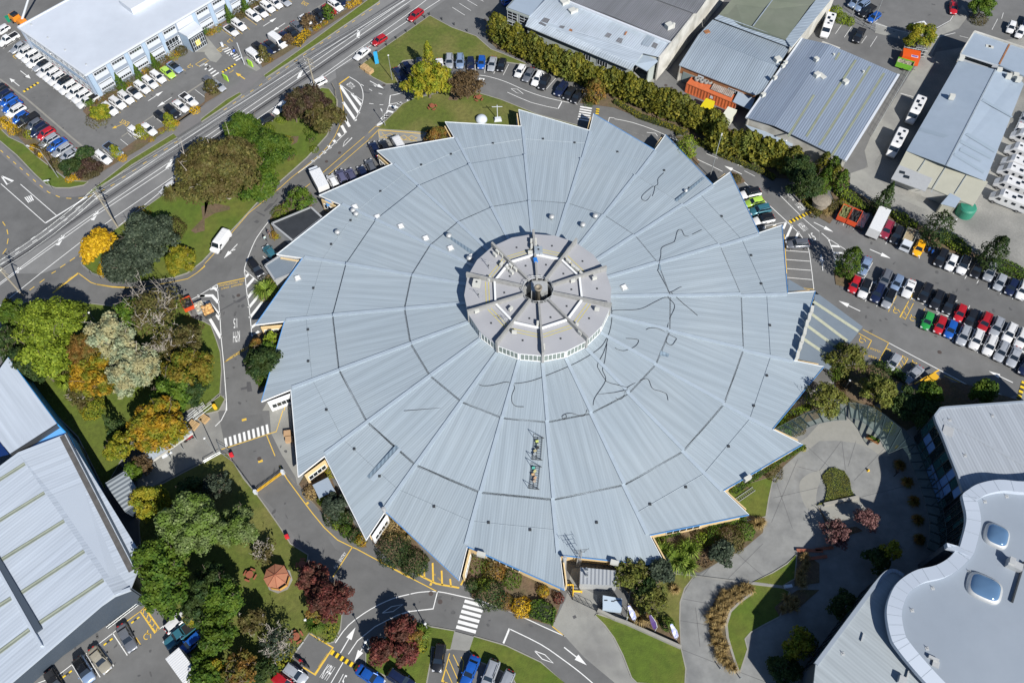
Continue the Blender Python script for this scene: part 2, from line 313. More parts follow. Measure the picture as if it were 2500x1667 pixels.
# lawns
LW = [('20 230,185 480,320 760,420 930,570 1060,620 1350,740 1280,740 1110,715 700,690 290,690 0,690 10 2270,700 2200,780 2150,820 2215,965 2080,965 1930,890 1760,775 2000,590 2347,350', M_dry, 0),
 ('D 868,297 890,275 925,240 950,228 1020,212 1090,212 1150,230 1235,264 1330,290 1420,330 1410,345 1190,330 960,303', M_dry, 0),
 ('D 755,205 775,232 772,270 750,312 705,362 660,402 600,455 550,510 500,562 465,600 430,627 400,637 330,647 250,641 213,627 188,606 205,570 265,528 341,473 420,416 480,368 591,289 640,270 690,238 739,203', M_lush, 0),
 ('10 680,870 700,893 1300,500 2000,20 1985,-10 1890,-10 1200,500', M_grass, 1), ('10 -40,1400 -40,1370 250,1150 400,1065 420,1085 200,1240', M_grass, 1), ('01 1990,-30 2030,10 1500,330 1050,650 1000,652 1060,610 1500,270', M_grass, 1),
 ('01 -500,-300 -10,-100 100,10 270,90 420,230 690,440 780,510 1010,520 960,555 800,585 640,585 530,545 400,425 200,215 0,45 -400,-200', M_lush, 1),
 ('02 0,480 300,330 500,290 900,330 1300,380 1900,330 2060,290 12 -150,500 0,560 70,600 130,760 175,900 190,1100 170,1400 30,1500 02 2200,1540 1900,1700 1550,1850 03 1200,900 900,300 500,-100 02 500,1500 350,1300 100,1150', M_grass, 0),
 ('03 1650,960 2000,770 2347,590 13 0,590 190,500 260,500 330,600 440,780 590,960 700,1110 860,1340 980,1530 14 1180,100 1150,300 1300,700 1570,780 1550,950 1480,1090 1420,1105 1200,985 1000,1270 880,1400 820,1568 0,1640 04 1980,720 1650,500 03 1600,1300', M_dry, 0),
 ('14 1850,1220 1950,1150 2347,830 24 240,925 515,972 468,1180 430,1178 250,1145 240,1300 190,1568 150,1640 14 2150,1520 1850,1370', M_lush, 1),
 ('24 737,1035 1100,1140 1500,1330 1780,1568 1250,1620 1180,1500 1050,1420 790,1310 682,1195', M_lush, 1),
 ('34 -200,780 130,890 760,1172 812,1400 800,1600 260,1560 200,1500 100,1240 0,1045 24 2240,900 2130,790 2160,770', M_lush, 1),
 ('33 1300,920 1500,850 1820,750 1765,1000 1730,1212 1520,1255 1400,1100', M_lush, 0),
 ('34 1545,436 1925,482 2000,520 1890,800 1700,900 1560,980 1490,1060 1520,1180 1430,1448 1380,1300 1300,1050 1285,900 1330,750 1440,650 1590,545', M_lush, 0),
 ('34 1590,408 1920,452 2060,370 2085,90 1980,205 1820,305', M_lush, 0),
 ('34 560,220 700,320 905,345 800,480 748,640 742,830 757,1140 140,850 180,540 330,250', M_dry, 0),
 ('12 -40,1560 30,1500 170,1380 230,1440 160,1568 13 0,40 ', M_dry, 0)]
for i, (s_, m_, k_) in enumerate(LW): area('lawn', s_, .1, m_, kerb=1)
area('ditch_bank', '03 790,0 880,0 1000,190 1300,570 1230,660 1000,380 830,130', .09, M_grass)
area('ditch', '02 190,1050 560,1180 620,1300 800,1568 03 930,60 1330,590 1420,660 1210,840 760,260 02 560,1568', .05, mat('ditch soil', (.05, .055, .03), .95, var=.3, scale=.8))
# planting beds
BD = ['01 180,-30 330,130 520,300 700,430 850,510 1000,512 1310,320 1620,140 1800,10 10 0,1170 250,1010 190,990 0,1080 00 2347,1200 1950,1420 1620,1568 01 1400,150 1270,300 1100,330 930,120 800,150 700,280 480,100 200,-150',
 '00 -60,1270 170,1480 400,1590 500,1700 300,1568 150,1430 -100,1330', '00 1140,1110 1450,1000 1800,770 2050,590 2140,580 1990,680 1700,900 1400,1060 1200,1190',
 '00 950,1280 1080,1150 1180,1200 1275,1350 1140,1415 1020,1350', '10 60,350 240,270 300,250 480,180 620,60 700,0 600,-60 400,100 200,250 40,330',
 '10 640,720 850,590 1000,510 1230,370 1400,250 1500,190 1800,0 1830,30 1400,310 900,640 660,780', '10 0,1190 250,1040 230,1020 0,1100', '01 2190,1080 2347,920 11 0,650 50,640 60,700 0,750 01 2347,1080 2240,1110',
 '11 840,20 900,0 1080,0 1060,70 960,115 870,70', '11 880,190 1000,180 1030,220 980,270 900,240', '11 1170,0 1270,0 1260,50 1200,70',
 '11 -40,800 120,770 290,800 290,840 120,880 -20,960', '11 740,960 830,800 950,720 1220,640 1230,800 1220,860 1350,900 900,1120 780,1185', '12 570,165 690,90 840,-50 900,0 700,290 620,230',
 '12 560,700 800,650 900,1000 620,1350 600,1200 450,1050', '13 1200,650 1380,560 1500,900 1860,1568 1790,1568 1560,1400 1420,1250 1200,1000 1080,850',
 '13 1900,1450 2100,1180 2347,1400 24 180,100 240,160 90,310 -100,290 13 1960,1560', '24 640,330 700,110 1000,200 1400,380 1760,560 1700,750 1640,910 1370,840 900,650 720,560 660,440',
 '20 440,1150 470,1090 550,1080 590,1110 540,1160', '20 1990,1110 2100,1080 2347,1160 2347,1240 2050,1200 1950,1190', '20 900,470 1000,560 1500,790 2000,990 2347,1170 30 0,1240 400,1400 820,1568 31 900,20 1200,170 1500,300 1700,400 1850,480 41 0,500 340,640 350,500 250,300 31 2200,180 1700,60 30 1100,1400 500,1080 0,860 20 2347,800 1700,520 1100,270 960,300 870,320',
 '31 1340,400 1400,560 1500,520 1440,440', '31 700,0 940,330 980,300 880,180 860,0', '31 2080,640 2180,760 2347,920 41 0,930 120,1000 170,930 190,800 130,700 0,600 31 2300,560',
 '41 130,640 340,590 560,720 900,880 1230,1050 1560,1190 1760,1330 2000,1420 2347,1540 42 2347,60 2050,-20 41 1880,1480 1300,1250 1240,1190 1140,1100 840,960 560,860 400,820 200,800', '41 250,1500 450,1550 42 300,160 190,130 170,0 41 230,1440',
 '42 110,1085 650,1040 700,1010 1000,1200 840,1290 800,1450 420,1568 250,1450 200,1200', '42 850,1400 1350,1220 1450,1180 1520,1250 1620,1250 2347,1470 2347,1560 1380,1560 1000,1800 700,1568',
 '33 1300,920 1640,590 2130,400 2180,430 1960,620 1850,740 1500,850 1560,900', '33 1850,200 2000,0 2347,-80 2347,90 1940,230', '33 450,1440 1060,1310 1540,1200 1720,1230 1700,1400 1500,1568 34 980,300 880,300 600,220 480,0',
 '34 -30,150 560,220 700,320 400,480 180,560 60,420', '34 180,560 330,700 420,760 750,1000 757,1130 160,850', '34 1590,540 1500,430 1200,530 1080,760 1090,1000 1200,1330 1400,1430 1380,1300 1290,1050 1270,880 1330,740',
 '43 -20,1090 100,1270 300,1350 420,1330 500,1380 360,1420 200,1568', '34 2085,90 2150,60 2347,200 2347,420 2060,460 2062,350', '34 1830,700 1960,590 2100,500 2347,500 2100,720 1890,800']
for i, s_ in enumerate(BD): area('planting_bed', s_, .115+.002*(i % 5), M_bark)
area('kerb_edge', '34 1590,545 1440,655 1340,755 1295,900 1310,1050 1385,1300 1440,1450 1405,1440 1360,1300 1280,1050 1262,895 1320,735 1430,630 1580,520', .2, M_kerb)
# patches in the asphalt
for i, s_ in enumerate(['11 675,850 740,770 790,760 830,705 840,715 770,800 690,860', '11 580,850 695,900 680,915 590,865', '11 560,975 595,955 630,970 600,995', '12 410,1310 480,1295 480,1240 525,1240 545,1345 490,1355 480,1320 415,1335',
                        '12 410,370 440,345 465,370 430,395', 'Pa 1145,690 1340,730 1340,770 1145,745', 'Pa 1300,520 1830,625 1810,660 1620,615 1300,545', 'Pd 1210,1010 1570,790 1580,880 1370,1020 1240,1045', 'Pd 735,1280 1210,1010 1230,1040 740,1310', '31 1685,590 1700,585 1770,640 1755,655', '31 1740,600 1785,575 1795,590 1755,615', '24 1865,800 1900,785 1915,815 1880,832']):
    area('asphalt_patch', s_, .017, mat('asphalt patch', (.08, .08, .084), .9, var=.15, scale=1))
Z = .024; M_gutk = mat('dish channel concrete', (.24, .23, .205), .9, var=.1)
MARK = {}
def mk(key, b):
    return MARK.setdefault((key, 1 if b else 0), MB())
def line(key, spec, w=.13, yel=0, sm=0, z=Z):
    p = G(spec); p = smooth(p, sm) if sm else p
    mk(key, yel).strip(p, w, z)
def lines(key, code, s_, w=.13, yel=0):
    for q in s_.split(';'): line(key, code+' '+q.strip().replace('-', ' '), w, yel)
def poly(key, spec, yel=0): mk(key, yel).sheet(G(spec), Z)
def dash(key, spec, on, off, w, yel=0):
    p = G(spec); acc = 0; out = []
    for a, b in zip(p, p[1:]):
        L_ = (b-a).length; d = (b-a)/L_; t = -acc
        while t < L_:
            s0, s1 = max(0, t), min(L_, t+on)
            if s1 > s0+.05: mk(key, yel).strip([a+d*s0, a+d*s1], w, Z)
            t += on+off
        acc = L_-(t-(on+off))
def arrow(spec, w=.16, head=2.2, hw=.95, yel=0, key='arrow_marking'):
    a, b = G(spec); d = (b-a).normalized(); n = Vector((-d.y, d.x, 0)); L_ = (b-a).length; head = min(head, L_*.45)
    c = b-d*head; m_ = mk(key, yel); m_.strip([a, c], w, Z); m_.sheet([c-n*hw*.5, b, c+n*hw*.5], Z)
def zebra(a_spec, b_spec, n, w):
    """n bars, each spanning from line a to line b"""
    a = G(a_spec); b = G(b_spec)
    for i in range(n):
        t = i/(n-1); mk('zebra_crossing', 0).strip([a[0].lerp(a[1], t), b[0].lerp(b[1], t)], w, Z)
FONT_CACHE = {}
def text(s, spec, yel=0, key='word_marking'):
    p0, p1, p2 = G(spec); cu = bpy.data.curves.new('lettering', 'FONT'); cu.body = s; cu.resolution_u = 2
    o = bpy.data.objects.new('lettering', cu); COL.objects.link(o); dg = bpy.context.evaluated_depsgraph_get(); dg.update()
    me = bpy.data.meshes.new_from_object(o.evaluated_get(dg)); bpy.data.objects.remove(o)
    co = np.zeros(len(me.vertices)*3); me.vertices.foreach_get('co', co); co = co.reshape(-1, 3)
    mn, mx = co.min(0), co.max(0); ex, ey = p1-p0, p2-p0; b = mk(key, yel); n0 = len(b.v)
    for c in co:
        q = p0+ex*((c[0]-mn[0])/(mx[0]-mn[0]))+ey*((c[1]-mn[1])/(mx[1]-mn[1])); b.v.append((q.x, q.y, Z+.002))
    up = ex.cross(ey).z > 0
    for f in me.polygons:
        t = tuple(n0+i for i in f.vertices); b.f.append(t if up else t[::-1])
    bpy.data.meshes.remove(me)
# main road
K = 'road_line'
line(K, '10 2290,0 200,1320 01 2030,95 1100,720', .14); line(K, '10 2440,-95 1780,355 390,1310 01 1985,265 1280,740 730,1130 220,1510 -100,1750', .14)
line(K, '10 2500,-85 1740,440 1080,900 350,1395 01 1985,320 1100,900 250,1510 -60,1740', .14)
line(K, '10 2700,-120 2347,150 1400,830 1130,1000 500,1435 01 2010,445 1310,925 980,1165 460,1568 02 0,370', .14); line(K, '10 2700,0 2347,230 1710,655 1340,905 1100,1080 580,1440 01 1820,650 1360,1025', .14)
line(K, '10 1700,0 1990,-200', .14)
for q in ('10 1765,352 1755,440', '10 1110,815 1072,902', '10 385,1310 350,1390', '01 1975,262 1912,368', '01 1115,857 1060,957', '01 725,1132 660,1243', '01 225,1500 190,1560'): line(K, q, .7)
line(K, '01 10,540 520,990', .14); line(K, '01 520,990 1000,690', .3); line(K, '01 235,545 650,905', .14); line(K, '01 15,450 148,512 82,548 15,450', .28)
lines(K, '01', '865,830-915,795; 900,855-950,820; 695,945-745,912; 735,970-775,938; 490,1085-537,1050; 557,1088-600,1060; 355,1175-402,1143; 370,1210-425,1175; 175,1300-225,1268; 175,1345-222,1312; 20,1405-60,1380; 0,1465-50,1435; 1075,690-1110,672')
for i in range(4): line(K, '01 %d,%d %d,%d' % (285+i*22, 695-i*8, 330+i*18, 755-i*8), .22)
YD = [(1990, 50), (1900, 120), (1815, 172), (1705, 250), (1615, 308), (1527, 372), (1428, 438), (1338, 497), (1240, 567), (1145, 628), (1045, 700), (943, 770), (840, 840), (742, 905), (640, 975), (540, 1045), (435, 1112), (340, 1180), (235, 1252)]
for x, y in YD: line('kerb_dash', '10 %d,%d %d,%d' % (x-18, y+12, x+18, y-12), .16, 1)
for q in '2020,65;1900,145;1780,220;1660,300;1540,385;1420,462;1290,555;1180,615;1030,680'.split(';'):
    x, y = map(int, q.split(',')); line('kerb_dash', '01 %d,%d %d,%d' % (x-22, y+13, x+22, y-13), .16, 1)
dash('kerb_dash', '01 960,700 850,712 700,700 560,640 430,535 260,382 60,205 -100,60', 1.1, 1.5, .16, 1)
dash('kerb_dash', '01 30,975 75,1040 98,1150 70,1290 0,1385', 1.4, 1.2, .16, 1); lines('kerb_dash', '01', '860,1385-800,1425;750,1460-690,1500;640,1540-590,1568;1710,795-1660,820;1590,880-1540,910;1470,960-1430,985', .18, 1)
lines('kerb_dash', '02', '510,65-455,105;395,150-340,190;95,385-65,405', .16, 1)
# loop entrance
K = 'loop_road_line'
line(K, 'Pa 360,470 685,235', .32, 1); line(K, 'Pa 685,235 980,420 1090,600 1130,800 1120,1000 1060,1200 980,1410 850,1640', .15, sm=3)
line(K, '10 1610,1530 11 1550,20 1430,130 1240,290 1070,415', .15)
line(K, 'Pa 370,480 430,750 490,1020 500,1300 480,1568 11 1490,0 1430,90 1330,200 980,480 870,580 500,880 290,1125', .13, 1); line(K, '11 120,1325 0,1455', .13, 1)
line(K, 'Pa 400,480 760,760 1110,1000', .12)
for q in ('Pa 395,510 1000,1410', 'Pa 770,770 1075,1150', 'Pa 490,1040 900,1640', 'Pa 495,1440 620,1640', '10 1590,1330 1660,1455', '10 1568,1440 1615,1525', '10 1530,1530 1555,1568', '11 1475,40 1505,75', '11 1415,100 1442,135', '11 1355,165 1382,190', '11 1293,222 1312,243', '11 1230,270 1250,290'): line('hatched_marking', q, .62)
line(K, 'Pa 2352,755 2120,815 2000,830 1960,1130', .2); line(K, 'Pa 2352,1040 1960,1115 1900,1300 1740,1568 Pk 150,240 80,300', .12)
for q in ('Pa 2220,1085 2352,1100', 'Pa 1960,1150 2310,1240', 'Pa 1850,1400 1930,1325 2150,1390', 'Pa 1760,1568 1870,1490 2010,1540', 'Pk 90,300 190,255', 'Pk 135,230 170,200 240,210', 'Pk 320,50 405,75', 'Pk 420,20 480,35'): line('hatched_marking', q, .5)
lines(K, 'Pa', '1065,475-1150,525;1320,630-1415,678;1625,760-1745,795;1320,1085-1460,1105;1655,1130-1775,1130', .14)
text('STOP', 'Pa 780,632 915,535 585,492')
arrow('Pa 1345,370 1790,615'); line('arrow_marking', 'Pa 1590,540 1450,480', .2); poly('arrow_marking', 'Pa 1440,470 1510,550 1590,545')
line('yellow_box_marking', 'Pk 0,380 75,310 155,315', .12, 1); line('yellow_box_marking', 'Pk 0,455 105,350 600,390', .2, 1); line('yellow_box_marking', 'Pk 105,350 120,430 280,445 530,470', .1, 1)
line('yellow_box_marking', 'Pk 145,375 205,440 305,395 385,460 470,410 530,440', .1, 1); line('yellow_box_marking', 'Pk 120,430 235,385 320,440 390,405 475,470 530,430', .1, 1); line('yellow_box_marking', 'Pk 545,345 540,375', .15, 1)
line('yellow_box_marking', '11 1920,0 1390,460', .13, 1); line('yellow_box_marking', '11 1830,0 1350,415', .13, 1); line('yellow_box_marking', '11 1205,540 1120,605', .13, 1)
line(K, '11 1165,350 1225,400', .15); line(K, '11 1583,118 1690,12 1640,20 1600,60 1583,118', .1)
arrow('11 375,1230 218,1395'); line('arrow_marking', '11 300,1310 350,1290', .2)
line(K, '11 740,960 600,1150 520,1320 460,1490 455,1568 12 460,0 480,200 510,400 530,600 540,720', .14, sm=3); line(K, '11 460,1525 510,1568', .12); line(K, '11 665,1370 800,1480', .12)
# freight lane
line(K, 'Pd 1540,0 2010,400', .14); line(K, 'Pd 655,450 0,850 02 2190,300', .14); line(K, 'Pd 655,450 750,1568 12 190,760 215,1010 248,1450 248,1568 13 245,0 190,110 120,180', .14); line(K, 'Pd 665,440 1545,250', .2, 1)
for q in ('Pd 1560,220 1670,110', 'Pd 1590,540 1830,260', 'Pd 1630,880 1840,610', 'Pd 1660,1200 2000,780', 'Pd 1690,1520 2170,920', '12 530,620 600,570', '12 550,720 620,660', 'Pd 430,590 580,570 670,650', 'Pd 20,820 500,805 700,1040', 'Pd 0,1025 390,1025 730,1420', 'Pd 430,1080 560,1290 740,1568', '12 60,520 185,740', '02 2200,335 2347,335', '02 2290,255 2347,258'): line('hatched_marking', q, .55)
text('NO  PEDESTRIANS', 'Pd 1510,305 700,475 1515,360', 1); text('FREIGHT  ONLY', 'Pd 1455,405 775,565 1462,462', 1)
text('15', '12 370,510 328,515 372,620'); text('KPH', '12 402,655 325,668 402,778')
line('yellow_box_marking', '12 230,1012 290,960 490,835', .12, 1); line('yellow_box_marking', '12 225,1015 495,855', .12, 1); lines('yellow_box_marking', '12', '290,965-335,950;335,925-400,920;400,890-460,875', .1, 1)
line(K, '12 910,1568 930,1470', .12, 1); line(K, '13 895,0 820,240 190,445', .15, 1); line(K, '13 710,285 805,520', .15, 1); line(K, '13 855,630 1700,1568 14 1690,10', .01, 1)
line(K, '13 855,630 940,780 1110,1010 1230,1170 1370,1340 1520,1480 1700,1568 14 1740,30 2000,170 2347,355 24 0,355 320,520', .15, 1)
zebra('13 235,315 710,160', '13 250,415 725,265', 10, .42)
for q in ('13 425,112 478,98', '13 612,588 665,572', '14 2005,158 2025,168', '24 232,428 255,438', '13 1170,1050 1185,1070'): line('walker_marking', q, .45, 1)
text('ENTRY', '14 1562,178 1628,82 1533,158'); text('NO', '14 1500,262 1530,218 1478,246')
line(K, '14 1690,10 1520,270 1470,350', .16, 1)
line(K, '14 1495,1105 1650,900 1900,720 2150,600 2347,548 24 0,548 120,525 320,518 560,565 900,650 1230,780 1500,905 1780,1030', .14, sm=3)
line(K, '14 1645,1235 1750,1080 1950,920 2200,790 2347,745 24 0,745 270,715 320,520', .14, sm=0)
arrow('14 1555,1220 1728,925'); arrow('14 1870,1060 1715,1320'); line(K, '14 1590,1320 1445,1568', .13)
text('KPH', 'Pf 300,838 430,900 458,595'); text('15', 'Pf 610,1010 690,1045 730,775')
line('yellow_box_marking', 'Pf 0,160 110,30 545,300 215,790 0,655', .2, 1); text('MOTORCYCLES', 'Pf 290,655 455,412 272,636', 1)
zebra('24 630,625 535,920', '24 855,685 760,980', 6, .5)
line(K, '24 1075,1110 1145,940', .28); line(K, '24 1145,945 1500,1120 1750,1290 1950,1440 2100,1568', .14, sm=3); line(K, '24 1430,1195 1550,1240 1645,1335 1520,1290 1430,1195', .12); arrow('24 1770,1155 2030,1360')
line('yellow_box_marking', '24 1635,915 1775,1030', .14, 1); line(K, '14 2030,765 2140,690 2270,665 2160,745 2030,765', .12)
line('yellow_box_marking', 'Pg 135,230 480,400 590,425 770,455 905,480', .28, 1)
for q in ('Pg 270,130 270,290', 'Pg 420,25 430,365', 'Pg 583,165 595,430', 'Pg 738,315 755,450', 'Pg 935,430 1030,260'): line('yellow_box_marking', q, .28, 1)
text('KEEP', 'Pg 402,215 460,262 418,192', 1); text('CLEAR', 'Pg 505,305 588,380 522,284', 1)
line('parking_bay_line', '24 458,1225 415,1390 372,1545 440,1568', .14, 1); line('parking_bay_line', '24 590,1265 620,1320 600,1480 545,1568', .14, 1); lines('parking_bay_line', '24', '450,1290-555,1530;500,1240-580,1410;415,1400-490,1568;385,1530-410,1568', .12, 1)
# north loop
K = 'loop_road_line'
line(K, '20 -60,895 380,865 480,850', .12); line(K, '20 750,860 900,880 1100,940 1350,1050 1600,1130 1925,1198', .13, sm=3); line(K, '20 1120,1060 1400,1180 1705,1250', .12, sm=2); line(K, '20 1700,1252 1750,1160', .22); line(K, '20 1162,1020 1235,1025 1302,1078 1228,1068 1162,1020', .1); poly(K, '20 800,895 860,905 850,942 785,925')
line(K, '20 2275,1400 2290,1350 2347,1355', .12); line(K, '20 1560,1000 1540,1000', .1)
lines('parking_bay_line', '20', '425,800-420,835;530,730-530,800;640,690-640,760;755,700-750,830;875,700-860,840;985,780-965,850;1135,740-1072,865;1190,870-1180,888;1290,895-1284,905;1380,950-1375,955;1675,900-1548,1045;1655,1070-1635,1093;1755,1105-1725,1135;1840,1150-1815,1170;300,745-300,800', .1)
line('parking_bay_line', '20 0,850 0,850', .1); zebra('20 1955,1225 1925,1365', '20 2090,1248 2060,1388', 6, .42)
lines('parking_bay_line', '20', '490,88-632,178;570,42-702,125;655,0-775,72;810,0-848,20;900,265-930,240', .1)
line(K, '30 0,1365 200,1405 450,1490 620,1568', .13, sm=2); line(K, '31 610,0 740,50', .13); line(K, '31 895,235 1100,330 1240,400', .13)
line(K, '30 -10,1448 370,1568', .0101); line(K, '30 370,1520 470,1530 495,1565', .1)
line(K, '31 1055,195 1185,250', .1); line(K, '31 1490,392 1612,455', .1); line(K, '31 1470,505 1990,985 2120,1110 2200,1220', .14); line(K, '31 1640,650 1660,665', .1)
arrow('31 1310,260 1515,357'); arrow('31 1460,430 1260,335')
line(K, 'Pb 260,295 970,1000 1300,1300 1640,1560', .13, sm=2); line(K, '31 2210,1110 2347,1190 41 0,1090 90,1160', .0101); line(K, '41 0,1087 90,1160 150,1290 180,1420 182,1545', .14, sm=2); line(K, '41 95,1160 310,1300', .13)
for q in ('41 140,1252 240,1258', '41 160,1330 275,1335', '41 178,1405 240,1408', '41 182,1480 235,1480', '31 1955,1195 2035,1015', '31 2080,1165 2110,1090', '31 1935,1055 1965,985', '31 1710,1060 1725,1030', '31 1825,1030 1845,1005', '41 100,1170 130,1190'): line('hatched_marking', q, .45)
line(K, '31 1640,1040 1990,975', .12); text('15', 'Pb 592,275 530,312 792,495'); text('KPH', 'Pb 925,568 778,632 1128,795'); text('KPH', 'Pb 1082,1512 1218,1440 865,1282'); text('15', '31 2270,1202 2318,1182 2222,1118')
arrow('Pb 1395,1215 2020,1525'); arrow('41 580,1290 820,1395'); arrow('41 43,1535 20,1345'); arrow('42 470,430 222,312'); arrow('42 2220,1248 1940,1115')
line(K, '42 500,640 800,795', .13, 1); line(K, '42 800,795 1765,1310 1900,1380', .14); line(K, '42 1840,1275 1765,1235', .01); line('yellow_box_marking', '42 1425,1165 1625,1250', .14, 1); lines(K, '42', '1640,1258-1760,1312;2020,1355-2130,1410', .12)
line('parking_bay_line', 'Pe 120,250 355,385 285,525', .13, 1); line('parking_bay_line', 'Pe 668,425 465,805', .13, 1); line('parking_bay_line', 'Pe 620,520 700,560 685,600', .12, 1)
lines('parking_bay_line', 'Pe', '625,525-655,590;585,585-610,635;550,650-572,690;515,712-550,785;480,785-500,825;905,740-945,820;860,800-915,896;935,665-985,755', .1, 1)
line('parking_bay_line', 'Pe 800,890 925,660 1020,710 920,890', .13, 1); line('parking_bay_line', 'Pe 200,690 235,600', .12, 1)
text('CLEAR', 'Pe 525,578 335,505 508,606', 1); text('KEEP', 'Pe 447,690 305,638 432,722', 1)
for c, x, y in (('42', 487, 765), ('42', 877, 430), ('42', 1068, 517), ('42', 1085, 1040), ('04', 1682, 1030), ('00', 2175, 765), ('10', 283, 475)):
    q = G('%s %d,%d' % (c, x, y))[0]; b_ = mk('wheelchair_marking', 1)
    b_.strip([q+Vector((math.cos(a)*.45, math.sin(a)*.45, 0)) for a in np.linspace(.5, 5.2, 10)], .13, Z); b_.strip([q+Vector((-.05, .4, 0)), q+Vector((0, .95, 0))], .16, Z); b_.strip([q+Vector((0, .35, 0)), q+Vector((.55, .3, 0)), q+Vector((.7, -.3, 0))], .13, Z)
lines('parking_bay_line', '42', '550,0-512,55;655,80-640,112;780,150-765,175;910,205-895,235;1600,0-1590,10;1690,20-1668,60;1825,80-1805,115;1960,140-1938,178;2095,195-2075,235;2235,240-2213,292;415,225-400,258;560,255-528,318;680,330-655,378;1240,350-1220,385;1380,400-1350,440;1585,305-1340,475;1725,365-1700,420;1858,430-1845,455;1265,620-1252,652;1405,680-1390,715;1540,740-1528,775;1680,800-1668,840;1825,870-1810,905;1965,930-1955,970;2105,1000-2095,1035;2250,1080-2243,1100', .1)
lines('parking_bay_line', '42', '885,255-792,437;1040,300-1075,230;1160,590-1190,540;1210,400-1195,430;1115,590-1125,575', .12, 1)
line('parking_bay_line', '42 1025,315 925,500 985,525 1080,340', .13, 1); lines('parking_bay_line', '42', '1000,360-1035,425;965,420-1005,490;940,480-985,520;1060,265-1090,315;1075,200-1040,290', .1, 1)
line(K, '42 420,30 600,90 1100,300 1800,650 2347,900', .3); 
lines('parking_bay_line', '41', '295,970-272,1018;410,1030-390,1070;795,1170-760,1230;900,1270-888,1283;1035,1310-1016,1340;1220,1230-1143,1397;1420,1490-1408,1508;1560,1520-1535,1568;613,1443-540,1568', .1)
line('parking_bay_line', '31 1945,1120 1975,1568', .14, 1); line('parking_bay_line', '31 2210,1225 2235,1330 2265,1568 32 2285,180', .12); lines('parking_bay_line', '31', '1955,1302-2235,1325;1965,1407-2245,1428;1970,1510-2260,1532', .12); line('parking_bay_line', '32 1980,45 2265,70', .12); line('parking_bay_line', '32 2150,165 2285,182', .12, 1)
lines('parking_bay_line', '31', '1670,700-1700,702;1640,1035-1700,1028', .12)
# office car park
arrow('00 235,815 352,905', head=1.6); arrow('00 222,990 110,900', head=1.6); arrow('00 1697,1160 1870,1048', head=1.8); arrow('00 1970,1118 1800,1230', head=1.8); arrow('10 670,305 822,208', head=1.8); arrow('10 920,268 772,367', head=1.8); arrow('10 460,910 352,835', yel=1, head=1.6, w=.25)
line('car_park_gutter', '00 0,910 300,1130 810,1568 01 950,115', .4); line('car_park_gutter', '00 1395,1568 2347,935 10 0,930 130,890', .3); line('car_park_gutter', '10 480,620 730,450 1400,20 1450,-20', .3)
line('car_park_gutter', '10 80,410 190,340 450,180 600,90', .25)
lines('parking_bay_line', '00', '115,355-5,400;232,438-35,560;170,560-90,605;270,700-245,722;325,755-300,772;385,800-360,820;440,850-420,862;500,905-485,915;570,955-555,965;640,1000-610,1022;700,1050-680,1068;765,1105-745,1118;840,1150-805,1172;920,1200-875,1225', .09)
line('parking_bay_line', '00 225,600 148,648 180,675 230,640', .12, 1); lines('parking_bay_line', '00', '1350,1270-1380,1297;1420,1190-1475,1232;1520,1130-1570,1170;1600,1060-1668,1112;1700,1005-1758,1050;1800,950-1850,990;1860,870-1946,933;1990,840-2032,872;2070,780-2126,812', .09, 1)
lines('parking_bay_line', '10', '200,345-345,445;380,350-430,395;450,187-597,292;480,310-515,343;640,205-678,237;730,160-760,185;805,110-838,132;880,50-918,80;960,0-998,27', .09, 1)
lines('parking_bay_line', '00', '1765,1340-1900,1440;1740,1480-1815,1515;2235,1030-2347,1115;1470,1530-1510,1568;2060,1280-2085,1305;2150,1230-2180,1245;2000,1350-2030,1375', .09)
lines('parking_bay_line', '10', '0,985-90,1050;0,1105-30,1130;730,640-780,655;820,540-870,570;1240,270-1275,298;1310,210-1360,245;960,500-975,530', .09)
lines('parking_bay_line', '01', '1380,30-1512,135;1530,0-1612,68;1180,150-1300,262', .09)
lines('parking_bay_line', '00', '10,1010-70,1060;145,1105-110,1120;330,1262-285,1290;415,1340-400,1350;480,1400-470,1408;560,1450-545,1462', .08)
zebra('10 200,580 355,700', '10 272,548 428,660', 7, .4); zebra('10 0,755 90,880', '10 30,735 160,835', 5, .4); zebra('00 2290,765 2347,800', '00 2347,730 2400,765', 2, .4)
line('yellow_box_marking', '10 140,572 232,515 265,545 180,597 140,572', .1, 1); line('yellow_box_marking', '10 160,580 245,545', .1, 1); line('yellow_box_marking', '00 2240,740 2347,675 2390,700 2290,768 2240,740', .1, 1)
text('EXIT', '00 1488,1408 1400,1362 1455,1452', 1); text('EXIT', '10 1105,45 1168,82 1132,12', 1); text('KPH', '10 280,828 322,800 290,842', 1); arrow('00 1395,1430 1285,1475', yel=1, head=.9)
lines('parking_bay_line', '40', '262,280-185,392;372,310-287,432;545,415-485,500;663,418-585,540;700,208-630,262;2045,220-1980,345;2110,150-2090,220;1610,415-1710,440', .09)
lines('parking_bay_line', '40', '635,268-900,350;900,350-1100,395;1310,345-1500,240;1500,240-1590,100;1310,440-1560,380;930,1072-1075,1112', .12)
lines('parking_bay_line', '04', '1130,1105-1305,1372;1290,990-1460,1248;825,1350-960,1568;980,1230-1148,1498;670,1485-720,1568;1880,905-1830,945;1955,1040-1910,1080;2070,1150-1995,1205', .13); line('parking_bay_line', '04 430,1568 660,1480 1330,965', .12)
line('parking_bay_line', '04 1450,860 1608,745 1780,990 1830,945 1655,700 1608,745', .17, 1); lines('parking_bay_line', '04', '1655,705-1640,775;1700,770-1680,835;1735,820-1710,885;1770,880-1745,930;1805,925-1785,980;1560,1045-1610,1122', .13, 1)
line(K, '14 2170,1568 2130,1640', .12); line(K, '10 270,1568 230,1500', .01)
